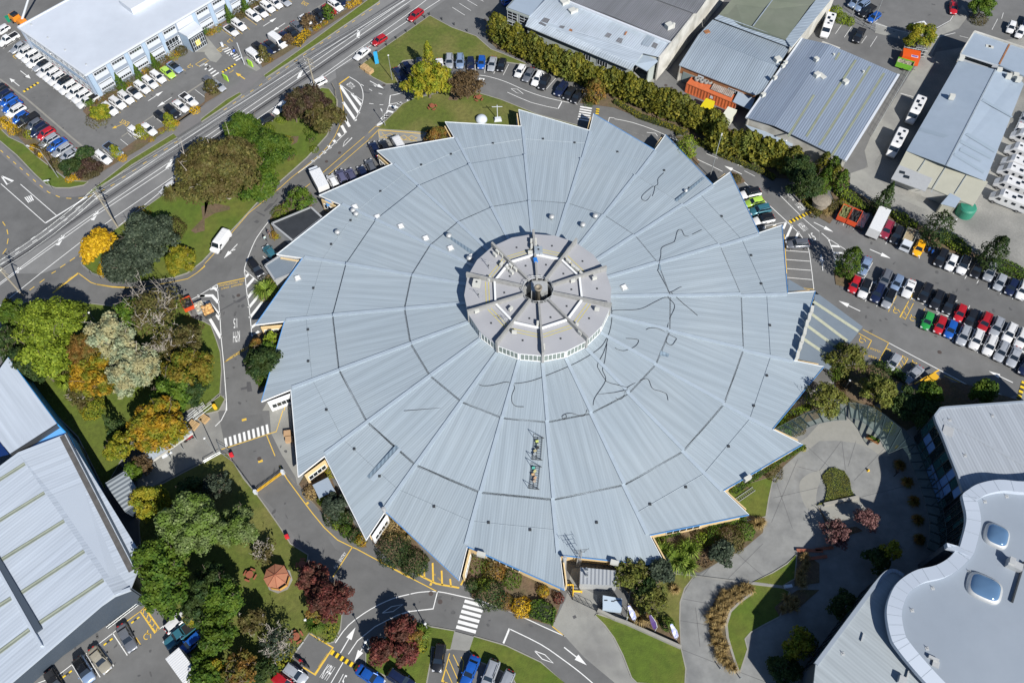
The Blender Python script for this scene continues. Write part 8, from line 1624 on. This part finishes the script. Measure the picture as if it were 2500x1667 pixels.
PT = [G(q)[0]+Vector((0, 0, h)) for q, h in (('10 1265,1000', 8.0), ('01 1352,1042', 10.6), ('02 262,250', 9.3))]; PT = [PT[0]+(PT[0]-PT[1])*1.2]+PT+[PT[2]+(PT[2]-PT[1])*1.5]
for i, o_ in enumerate((-1.1, 0, 1.1)):
    b = MB(); off = Vector((math.sin(.5)*-0, 0, 0))+Vector((math.cos(-.5)*o_, math.sin(-.5)*o_, 0))
    for p, q in zip(PT, PT[1:]): b.tube([p.lerp(q, t)+off-Vector((0, 0, 4*t*(1-t)*.8)) for t in (0, .25, .5, .75, 1)], .022, 4)
    b.build('power_line', M_galv, None, label='%s of three thin power lines from the kerb above the main road' % ORD[i], cat='power line')
def stick(nm, q, h, label, cat, m, r=.06, extra=None, mextra=None, parts='plate'):
    o = empty(nm, G(q)[0], 0, label=label, cat=cat); b = MB(); b.tube([(0, 0, 0), (0, 0, h)], r, 7); b.build('post', m, o)
    if extra: b = MB(); extra(b); b.build(parts, mextra or m, o)
    return o
stick('flag_pole', '10 455,742', 6.2, 'white pole on the kerbed island at the vehicle entrance', 'flag pole', M_wp, .09); stick('flag_mast', '20 1008,1372', 4.2, 'white mast with a short yard on the concrete pad above the hall', 'mast', M_wp, .09, lambda b: b.box((0, 0, 3.7), (2.3, .1, .1)), parts='yard')
stick('tall_sign', '10 1975,735', .4, 'tall sky blue entrance sign on the lawn beside the road', 'sign', M_wp, .08, lambda b: b.box((0, 0, .1), (.9, .18, 3.4), .3), M_sblue, 'sign_panel')
for q, lab in (('10 530,760', 'lime and white sign at the right side of the vehicle entrance'), ('10 250,925', 'lime sign at the left side of the vehicle entrance'), ): stick('entrance_sign', q, .3, lab, 'sign', M_wp, .06, lambda b: b.box((0, 0, .1), (1.5, .3, 1.5), -.7, .95), M_lime, 'sign_panel')
stick('street_sign', '01 605,608', 3.0, 'white street name sign on the corner footpath, left', 'sign', M_galv, .05, lambda b: b.box((0, 0, 2.7), (1.1, .06, .3), .2), M_wp); stick('road_sign', '40 1770,240', 3.6, 'white blade sign by the olive shrub, top right', 'sign', M_galv, .05, lambda b: (b.box((0, 0, 2.9), (1.6, .08, .28), .6), ), M_wp)
stick('info_sign', '34 1945,470', .3, 'small white tablet sign standing on the plaza paving band', 'sign', M_galv, .05, lambda b: b.box((.5, 0, .3), (1.3, .5, .5), .1, .9), M_wp); stick('road_sign', 'Pk 300,150', 1.8, 'white and blue keep-left sign in the hatched loop corner', 'sign', M_galv, .05, lambda b: b.box((0, 0, 1.1), (.55, .1, .7), .8), M_wp)
stick('road_sign', '14 1905,1190', 1.8, 'small pale square sign beside the bottom island lamp', 'sign', M_galv, .05, lambda b: b.box((0, 0, 1.4), (.6, .06, .5), .8), M_wp); stick('warning_sign', 'Pi 430,90', .05, 'tiny', 'sign', M_galv) if False else None
for i, q in enumerate(('34 1212,1403', '34 1328,1458', '34 1441,1510')): stick('bollard', q, 1.1, '%s silver bollard from the left at the bottom plaza entrance' % ORD[i], 'bollard', M_galv, .08)
for i, q in enumerate(('10 2310,372', '10 2195,450', '10 2085,530', '10 1975,610', '10 1872,700', '10 1785,760', '20 228,178', '20 372,232', '20 512,292', '20 660,365', '20 175,210', '20 70,290')): stick('bollard', q, .8, '%s dark timber bollard around the upper lawn, counted along its edge' % ORD[i], 'bollard', M_steel, .12)
for i, q in enumerate(('13 318,525', '13 952,1458')): stick('hydrant_marker', q, 1.0, ('upper' if i == 0 else 'lower')+' red cabinet post at the kerb of the lower left road', 'cabinet', M_steel, .05, lambda b: b.box((0, 0, .2), (.6, .5, .9), .4), M_red, 'cabinet')
stick('yellow_bollard', 'Pn 1150,40', 1.2, 'fat yellow bollard at the fence corner beside the freight lane', 'bollard', M_yel, .35); stick('yellow_bollard', '43 875,430', .9, 'bright yellow bollard at the shadow edge on the plaza', 'bollard', M_yel, .2)
stick('warning_cone', '43 558,688', .1, 'small yellow folding floor sign on the plaza', 'floor sign', M_yel, .03, lambda b: b.box((0, 0, 0), (.5, .4, .5), .3, .3), M_yel)
# tyre-stop humps and wheel stops with alternating blocks
M_bk = mat('black rubber hump', (.03, .03, .028), .8); M_yr = mat('yellow rubber block', (.72, .50, .02), .7)
def hump(spec, n, label, w=.75, nm='speed_hump', cat='speed hump'):
    a, c = G(spec); r = empty(nm, a, label=label, cat=cat); e = (c-a); ang = math.atan2(e.y, e.x); L_ = e.length/n
    for i in range(n): b = MB(); d = e*((i+.5)/n); b.box((d.x, d.y, 0), (L_*.98, w, .07), ang, .9); b.build('yellow_block' if i % 2 == 0 else 'black_block', M_yr if i % 2 == 0 else M_bk, r)
hump('Pb 620,1210 1300,875', 13, 'yellow and black speed hump between the KPH words on the right'); hump('Pf 515,375 990,670', 11, 'yellow and black speed hump beside the motorcycle bay'); hump('00 268,1055 442,948', 9, 'yellow and black speed hump near the left dark car row', .55); hump('10 198,832 352,738', 9, 'yellow and black speed hump at the office vehicle entrance', .55)
hump('42 2345,1235 2275,1470', 9, 'speed hump half in shadow at the right edge'); hump('20 2157,1248 2147,1310', 5, 'short yellow and black hump by the top zebra crossing')
for i, q in enumerate(('04 718,1502 825,1422', '04 1188,1132 1292,1052', '04 1503,880 1600,805')): hump(q, 3, '%s black and yellow wheel stop from the left below the slate wall' % ORD[i], .22, 'wheel_stop', 'wheel stop')
# gazebo, picnic tables
c = G('14 815,340', 2.4)[0]; r = empty('gazebo', (c.x, c.y, 0), label='octagonal red-brown gazebo on the picnic lawn, bottom left', cat='gazebo'); M_gz = mat('terracotta shingle', (.34, .14, .075), .8, var=.12, scale=3)
for i in range(8):
    a, d = 2*PI*i/8+.2, 2*PI*(i+1)/8+.2; p, q = Vector((math.cos(a)*1.95, math.sin(a)*1.95, 2.4)), Vector((math.cos(d)*1.95, math.sin(d)*1.95, 2.4)); b = MB(); b.face([p, q, (0, 0, 3.1)]); b.face([q, p, (0, 0, 3.0)]); b.build('roof_facet', M_gz, r); b = MB(); b.tube([(p.x*.9, p.y*.9, 0), (p.x*.9, p.y*.9, 2.5)], .07, 6); b.build('post', M_rb, r); b = MB(); b.tube([p+Vector((0, 0, .02)), (0, 0, 3.14)], .05, 5); b.build('hip', M_rb, r)
    if i not in (1, 2): b = MB(); b.beam((p.x*.9, p.y*.9, .9), (q.x*.9, q.y*.9, .9), .08, .7); b.build('balustrade', mat('ochre timber', (.5, .28, .07), .7), r)
b = MB(); b.lathe((0, 0, .02), [(2.1, 0), (2.1, .12), (.02, .12)], 8); b.build('floor', M_conc, r)
for i, (q, lab) in enumerate((('14 515,325', 'red-brown round picnic table left of the gazebo'), ('14 1045,1035', 'red-brown round picnic table above the motorcycle bay'), ('14 1115,205', 'red-brown picnic table in shade at the end of the paved path'), ('20 790,1118', 'red-brown picnic table below the brown twiggy tree'), ('20 260,1218', 'red-brown picnic table below the yellow-green tree'), ('02 -40,-40', ''))):
    if not lab: continue
    p = G(q, .7)[0]; r = empty('picnic_table', (p.x, p.y, .1), .4+i, label=lab, cat='picnic table', group='picnic tables'); b = MB(); b.lathe((0, 0, .68), [(.62, 0), (.62, .07), (.02, .075)], 10); b.build('table_top', M_rb, r); b = MB(); b.tube([(0, 0, 0), (0, 0, .7)], .1, 8); b.build('pedestal', M_rb, r)
    for k in range(4): a = k*PI/2+PI/4; b = MB(); b.box((math.cos(a)*.92, math.sin(a)*.92, .40), (.27, .85, .07), a); b.tube([(math.cos(a)*.92, math.sin(a)*.92, 0), (math.cos(a)*.92, math.sin(a)*.92, .42)], .05, 5); b.build('bench', M_rb, r)
# pallets, timber, boxes
M_pal = mat('raw pallet timber', (.50, .34, .17), .85, var=.2, scale=4)
def pallet(q, n, az, label, lz=1.2, wz=1.0):
    p = G(q)[0]; p.z = .1; r = empty('pallet_stack', p, az, label=label, cat='pallets'); b = MB()
    for k in range(n):
        for j in range(7): b.box((0, -wz/2+wz*j/6, .14*k+.1), (lz, wz/9, .03))
        for j in (-1, 0, 1): b.box((j*lz*.42, 0, .14*k), (.1, wz, .09))
    b.build('slats', M_pal, r)
pallet('10 1835,795', 6, -.7, 'left stack of timber pallets on the lawn edge', 1.6, 1.3); pallet('10 1890,835', 6, -.7, 'right stack of timber pallets on the lawn edge', 1.6, 1.3); pallet('Pn 835,290', 3, -.5, 'timber pallet leaning by the shelter end', 1.8, 1.4); pallet('Pn 995,205', 4, -.6, 'pale timber pallets beside the yellow hatching', 1.6, 1.2)
for i, q in enumerate(('13 950,262', '13 968,330')): p = G(q, .5)[0]; p.z = .02; o = MB(); o.box(p, (1.3, 1.0, .8), .1); o.build('cardboard_box', mat('brown board', (.42, .27, .15), .8), None, label=('upper' if i == 0 else 'lower')+' brown goods carton against the hall wall by the zebra', cat='carton')
# shelter and garden cover
P = G('Pn 105,655 220,808 820,388 705,240', 2.7); r = empty('open_shelter', label='long low corrugated shelter partly under the orange maple', cat='shelter'); deep('corrugated_roof', P, .12, M_lt, r, (0, 1)); b = MB(); b.beam(P[1]+Vector((0, 0, .05)), P[2]+Vector((0, 0, .05)), .2, .35); b.build('front_beam', M_cw, r)
for t in (.02, .35, .65, .98): p = P[1].lerp(P[2], t); b = MB(); b.tube([(p.x, p.y, 0), (p.x, p.y, 2.6)], .08, 6); b.build('post', M_galv, r)
wall(P, 3, 0, M_gsl, r, .2, .1, 'back_wall'); 
for q in ('Pn 440,690', 'Pn 480,660', 'Pn 410,710'): p = G(q, .4)[0]; b = MB(); b.box((p.x, p.y, 0), (.9, .5, .9), .5, .7); b.build('stored_goods', M_wp, r)
P = G('13 1235,850 1410,762 1492,918 1308,1002', 2.2); r = empty('garden_cover', label='flat pale canopy roof in the garden beside the hall, left', cat='canopy'); deep('flat_roof', P, .12, M_plain, r)
for p in P: b = MB(); b.tube([(p.x, p.y, 0), (p.x, p.y, 2.1)], .06, 6); b.build('post', M_galv, r)
# generator housing and white trailer in the southern yard
P = G('Pm 275,255 945,315 940,585 265,555', 2.9); r = empty('generator_housing', label='ribbed pale grey generator housing in the southern yard beside the mast', cat='housing'); deep('ribbed_top', P, .12, mat('pale grey ribbed top', (.36, .38, .40), .5, .2, rib=1, ribs=.6), r, (0, 3))
for i in range(4): wall(P, i, (i+1) % 4, M_alum, r, .02, .1, 'side_panel')
for q in ('Pm 385,300', 'Pm 385,400'): p = G(q, 3.2)[0]; b = MB(); b.tube([(p.x, p.y, 2.9), (p.x, p.y, 4.0), (p.x+.1, p.y-.5, 4.2)], .16, 8); b.build('exhaust', M_galv, r)
P = G('24 2215,560 34 88,598 34 82,735 24 2215,712', 2.0); r = empty('service_trailer', label='pale blue white box trailer beside the low wall, southern yard', cat='trailer'); deep('box_top', P, 1.6, mat('pale blue white shell', (.42, .50, .58), .5), r)
for i in (0, 1): p = P[i].lerp(P[3-i], .5); b = MB(); b.tube([(p.x-.1, p.y, .35), (p.x+.1, p.y, .35)], .35, 10); b.build('wheel', M_tr, r)
for q in ('24 2250,620', '24 2330,630', '34 20,620', '34 55,620'): p = G(q, 2.0)[0]; b = MB(); b.box((p.x, p.y, 2.0), (.5, .12, .08)); b.build('handle', M_steel, r)
# walls, rails and fences
def lowwall(spec, h, w, label, m=M_kerb, z=0):
    P = G(spec); b = MB()
    for p, q in zip(P, P[1:]): b.beam(p+Vector((0, 0, h)), q+Vector((0, 0, h)), w, h)
    b.build('low_wall', m, None, label=label, cat='wall')
lowwall('24 2150,742 2347,838 34 130,885 758,1166', 1.0, .45, 'long straight concrete wall between garden and bottom lawn'); lowwall('43 45,1085 440,1000', .6, .5, 'pale concrete seat wall below the teardrop grass bed')
def railing(spec, h, label, m=M_galv, step=1.8, rails=(1, .5), nm='fence', r_=.035, cat='fence'):
    P = G(spec); r = empty(nm, P[0], label=label, cat=cat); o = P[0]; b = MB()
    for p, q in zip(P, P[1:]):
        for k in rails: b.tube([p-o+Vector((0, 0, h*k)), q-o+Vector((0, 0, h*k))], r_, 4)
    b.build('rail', m, r); b = MB()
    for p, q in zip(P, P[1:]):
        n = max(1, int((q-p).length/step))
        for i in range(n+1): x = p.lerp(q, i/n)-o; b.tube([x, x+Vector((0, 0, h))], r_*1.3, 4)
    b.build('posts', m, r)
railing('13 0,610 190,495 330,600 590,955', 1.0, 'grey pipe railing along the lower left lawn edge'); railing('Pn 1000,820 1240,690 1190,560 1344,650', 1.1, 'grey railing at the end of the shelter yard'); railing('Pn 735,255 915,105 1010,20', 1.8, 'tall mesh-like fence above the shelter yard', rails=(1, .66, .33)); railing('Pn 870,235 1130,35', 1.8, 'second tall fence line beside the pallets', rails=(1, .5))
railing('24 1780,385 1820,450 1865,610 2150,745', 1.6, 'black steel gate fence around the southern yard', M_steel, 1.0, (1, .55, .1)); railing('24 1780,455 1872,455 1868,570', .9, 'yellow pipe barrier at the southern yard gate', M_yel, 1, r_=.09); railing('24 1875,525 1970,530', .9, 'short yellow pipe barrier right of the gate', M_yel, 1, r_=.09)
railing('02 960,-75 1040,0 1160,60 1440,70', 1.0, 'white pipe railing at the lower tip of the roadside island'); railing('10 1465,985 1500,1050 1520,1240', .9, 'timber rail fence at the right edge of the island', M_wood, 1.4); railing('40 200,180 380,260 500,310 640,370', 1.8, 'chain-link fence beside the lime bushes, top right', rails=(1, .6, .3)); railing('40 1210,560 1030,830 600,1568', 1.2, 'long grey wall-top fence beside the depot lane', rails=(1, .5))
railing('41 300,600 600,760 830,890 1200,1090 1560,1260 2347,1600', 1.5, 'wire fence between the hedge beds and gravel yard', M_steel, 3); railing('04 1240,940 1630,640', .8, 'grey bicycle rack below the slate wall', rails=(1, .1), step=.6, nm='bicycle_rack', cat='rack'); railing('14 1070,1190 1140,1105', .8, 'small bicycle rack in the motorcycle bay', step=.5, nm='bicycle_rack', cat='rack')
railing('00 330,480 700,840 1100,1090', 1.0, 'dark rail along the footpath below the office end wall', M_steel, 2)
# folding yellow trellis gate across the lower left road
A_, B_ = G('13 592,950 905,722'); r = empty('folding_gate', A_, label='yellow folding trellis gate across the lower left road', cat='gate'); e = B_-A_; n = 22; b = MB()
for i in range(n):
    p, q = e*(i/n), e*((i+1)/n)
    for u, v in (((p, .15), (q, 1.1)), ((p, 1.1), (q, .15))): b.tube([u[0]+Vector((0, 0, u[1])), v[0]+Vector((0, 0, v[1]))], .045, 4)
b.build('trellis', M_yel, r)
for t in (0, 1): b = MB(); d = e*t; b.box((d.x, d.y, 0), (.5, .45, 1.3)); b.build('gate_post', M_wp, r)
# ladder
A_, B_ = G('33 1400,1030,.25 1600,893,.25'); r = empty('ladder', A_, label='aluminium ladder lying on the small lawn beside the hall eave', cat='ladder'); e = B_-A_; d = e.normalized(); s_ = Vector((-d.y, d.x, 0))*.35
for k in (-1, 1): b = MB(); b.tube([s_*k, e+s_*k], .05, 5); b.build('rail', M_galv, r)
for i in range(10): b = MB(); x = e*((i+.5)/10); b.tube([x-s_, x+s_], .035, 4); b.build('rung', M_galv, r)
# glass walkway with steel ribs
M_gl = bpy.data.materials.new('clear canopy glass'); M_gl.use_nodes = True; t_ = M_gl.node_tree; pb = t_.nodes['Principled BSDF']; pb.inputs['Base Color'].default_value = (.16, .24, .24, 1); pb.inputs['Roughness'].default_value = .08
mx = nd(t_, 'ShaderNodeMixShader'); tb = nd(t_, 'ShaderNodeBsdfTransparent'); tb.inputs[0].default_value = (.82, .9, .88, 1); mx.inputs[0].default_value = .12; t_.links.new(tb.outputs[0], mx.inputs[1]); t_.links.new(pb.outputs[0], mx.inputs[2]); t_.links.new(mx.outputs[0], t_.nodes['Material Output'].inputs[0])
def walkway(outer, inner, n, label, z=3.0):
    O, I = along(smooth(G(outer, z), 4), n), along(smooth(G(inner, z), 4), n); r = empty('glass_walkway', label=label, cat='canopy'); M_rib = mat('dark green-grey steel', (.03, .05, .055), .5)
    for i in range(n): b = MB(); b.face([O[i], I[i], I[i+1], O[i+1]]); b.build('glass_panel', M_gl, r)
    for i in range(n+1):
        b = MB(); b.beam(O[i]+Vector((0, 0, .1)), I[i]+Vector((0, 0, .1)), .14, .3); b.build('rib', M_rib, r)
        if i % 2 == 0:
            b = MB(); b.tube([(O[i].x, O[i].y, 0), (O[i].x, O[i].y, z)], .09, 6); b.build('post', M_rib, r)
    b = MB()
    for Q in (O, I):
        for p, q in zip(Q, Q[1:]): b.tube([p+Vector((0, 0, .05)), q+Vector((0, 0, .05))], .05, 4)
    b.build('edge_beam', M_rib, r)
walkway('33 1850,205 2100,75 Pj 130,340 300,312 490,308', '33 2030,300 2170,220 Pj 135,510 360,462 505,455', 8, 'left arm of the curved glass walkway beside the hall tooth'); walkway('Pj 535,252 820,310 1130,540 1290,690 43 1180,480 1270,640 1360,900 1440,1250 1460,1500 1380,1640', 'Pj 565,430 640,440 790,540 905,690 1000,850 43 960,420 1050,600 1150,850 1240,1150 1270,1400 1240,1568', 20, 'long curved glass walkway sweeping past the campus building')
# flags on the low wall
M_fl = mat('violet white flag cloth', (.22, .24, .60), .7, var=.5, scale=1.6, patch=(.66, .67, .7), pscale=1.2)
for i, (q, m_) in enumerate((('34 222,876', M_fl), ('34 458,982', mat('dark violet flag cloth', (.05, .02, .12), .7)), ('34 695,1083', M_fl))):
    r = empty('feather_flag', G(q)[0], label='%s feather flag from the left on the low concrete wall' % ORD[i], cat='flag', group='feather flags on the wall'); b = MB(); b.tube([(0, 0, .8), (.0, 0, 3.3), (-.3, .5, 4.4), (-1.0, 1.4, 5.0)], .05, 6, .025); b.build('pole', M_wp, r); b = MB(); pr = [(0, 0, 2.4), (-.05, .1, 3.4), (-.35, .6, 4.35), (-1.0, 1.45, 4.95)]
    w_ = [.5, .75, .85, .4]
    for k in range(3): a0, a1 = Vector(pr[k]), Vector(pr[k+1]); u = Vector((-.85, -.35, .1)); b.face([a0, a1, a1+u*w_[k+1], a0+u*w_[k]])
    b.build('cloth', m_, r)
stick('flag_pole', '34 135,856', 2.6, 'bare white pole left of the feather flags on the wall', 'pole', M_wp, .06)
# dome on the pad, benches, planters, bins
p = G('20 822,1362', .5)[0]; b = MB(); b.lathe((p.x, p.y, .02), [(1.35, 0), (1.3, .45), (1.05, .9), (.6, 1.2), (.02, 1.32)], 20); b.build('white_dome', M_offroof, None, smooth=True, label='white hemispherical dome on the concrete pad above the hall', cat='dome')
p = G('20 1012,1385')[0]; b = MB(); b.box((p.x, p.y, .02), (1.8, 1.0, .8), .1, .7); b.build('equipment_box', M_wp, None, label='white equipment box at the foot of the mast', cat='box')
for i, (q, L_, az) in enumerate((('34 2240,48', 4.2, -.05), ('34 2320,130', 3.4, .1), ('44 60,25', 3.0, .1))): p = G(q, .45)[0]; r = empty('bench', (p.x, p.y, 0), az, label='%s long red-brown bench from the top at the shaded plaza steps' % ORD[i], cat='bench', group='red-brown benches'); b = MB(); b.box((0, 0, .38), (L_, .5, .08)); b.build('seat', M_rb, r); b = MB(); [b.box((x, 0, 0), (.3, .4, .38)) for x in (-L_*.38,)]; b.build('support', M_conc, r); b = MB(); b.box((L_*.38, 0, 0), (.3, .4, .38)); b.build('support', M_conc, r)
for q, lab in (('43 620,325', 'orange timber planter box on the pale plaza band'), ): p = G(q, .4)[0]; r = empty('planter', (p.x, p.y, 0), -.6, label=lab, cat='planter'); b = MB(); b.box((0, 0, 0), (2.2, .7, .6)); b.build('box', mat('orange timber', (.42, .18, .06), .7), r); b = MB(); b.box((0, 0, .58), (2.0, .5, .25), 0, .8); b.build('plants', lm('green'), r)
for q, m_, lab, d_ in (('40 65,80', mat('green skip paint', (.01, .22, .12), .5), 'green wheeled skip beside the motorhome, top right', (2.4, 1.6, 1.4)), ('40 85,135', M_yr, 'small yellow bin below the green skip, top right', (1.0, .8, 1.0)), ('00 100,222', mat('green skip paint', (.01, .22, .12), .5), 'small green bin behind the office corner', (1.1, .9, 1.2)), ('Pl 545,490', M_wp, 'small white bollard bin at the crossing by the office porch', (.5, .5, .9)), ('30 1105,120', mat('green skip paint', (.01, .22, .12), .5), 'green bin in the dark alley beside the long wall', (1.4, 1, 1.2))):
    p = G(q, .6)[0]; r = empty('rubbish_bin', (p.x, p.y, 0), .6, label=lab, cat='bin'); b = MB(); b.box((0, 0, .1), d_, 0, 1.08); b.build('bin_body', m_, r); b = MB(); b.box((0, 0, d_[2]+.1), (d_[0]*1.1, d_[1]*1.1, .08)); b.build('lid', m_, r)
# orange telehandler with white boom behind the office
p, a = at_dir('00 210,225', (100, 60), 1.2); r = empty('telehandler', p, a, label='orange loader with a raised white boom behind the office corner', cat='loader'); M_om = paint('machine orange', (.72, .24, .02), .5); b = MB(); b.box((-1.4, 0, .8), (2.2, 2.0, 1.3), 0, .85); b.box((1.3, 0, .7), (2.0, 2.0, 1.0), 0, .85); b.build('machine_body', M_om, r); b = MB(); b.box((-.9, 0, 2.1), (1.2, 1.5, .5)); b.build('cab_glass', M_cg, r); b = MB(); b.tube([(1.2, .4, 1.5), (4.0, 6, 9)], .28, 8, .2); b.build('boom', M_wp, r); wheels(r, (1.6, -1.6), 2.2, .6)
# ---- people: one skinned body each
def person(q, az, label, top, legs, stride=.25, arm=.3, hair=(.03, .02, .015)):
    p = G(q)[0]; p.z = .03; r = empty('person', p, az, label=label, cat='person'); J = [(0, 0, .95, .15), (0, 0, 1.2, .16), (.02, 0, 1.42, .15), (.03, 0, 1.52, .06), (.04, 0, 1.62, .10), (.05, 0, 1.72, .09)]; E = [(0, 1), (1, 2), (2, 3), (3, 4), (4, 5)]
    for s in (-1, 1):
        n = len(J); J += [(0, s*.1, .9, .11), (stride*s*.6, s*.11, .5, .075), (stride*s-.05, s*.12, .09, .055), (stride*s+.14, s*.13, .05, .045)]; E += [(0, n), (n, n+1), (n+1, n+2), (n+2, n+3)]
        n = len(J); J += [(.02, s*.2, 1.4, .07), (-arm*s*.4, s*.27, 1.14, .05), (-arm*s+.1, s*.27, .9, .04), (-arm*s+.15, s*.26, .8, .035)]; E += [(2, n), (n, n+1), (n+1, n+2), (n+2, n+3)]
    me = bpy.data.meshes.new('body'); me.from_pydata([j[:3] for j in J], E, []); o = bpy.data.objects.new('body', me); COL.objects.link(o); md = o.modifiers.new('s', 'SKIN'); 
    for i, j in enumerate(J): me.skin_vertices[0].data[i].radius = (j[3], j[3]); me.skin_vertices[0].data[i].use_root = (i == 0)
    o.modifiers.new('u', 'SUBSURF').levels = 1; dg = bpy.context.evaluated_depsgraph_get(); dg.update(); m2 = bpy.data.meshes.new_from_object(o.evaluated_get(dg)); bpy.data.objects.remove(o); m2.name = 'body'
    sk = mat('skin', (.45, .26, .18), .6); mt = mat('cloth %s' % (top,), top, .85); ml = mat('cloth %s' % (legs,), legs, .85); m2.materials.clear(); [m2.materials.append(m) for m in (sk, mt, ml, M_bp)]
    for f in m2.polygons: z = f.center.z; f.material_index = 3 if z < .1 else (2 if z < .97 else (1 if z < 1.5 and not (z < 1.02 and abs(f.center.y) > .2) else 0)); f.use_smooth = True
    obj('body', m2, r); b = MB(); b.lathe((.0, 0, 1.66), [(.115, 0), (.125, .08), (.09, .15), (.02, .19)], 10); b.build('hair', mat('hair %s' % (hair,), hair, .8), r)
person('10 322,668', 2.4, 'person in white bending over a small cart on the zebra crossing', (.6, .6, .62), (.04, .05, .1)); person('10 352,632', 2.2, 'person in a blue top on the zebra crossing by the office', (.02, .1, .5), (.03, .03, .04)); person('11 705,1195', -1.0, 'person in white and teal with bare legs walking near the black annex', (.5, .62, .6), (.02, .02, .03)); person('11 745,1130', -1.0, 'person in dark clothes walking beside the orange garden bed', (.05, .04, .06), (.3, .2, .18), .3)
person('43 865,735', .6, 'person in black striding across the shaded plaza', (.01, .01, .012), (.01, .01, .012), .38); person('04 1850,725', .5, 'person in dark red and black by the trees, lower left car park', (.2, .03, .03), (.02, .02, .02))
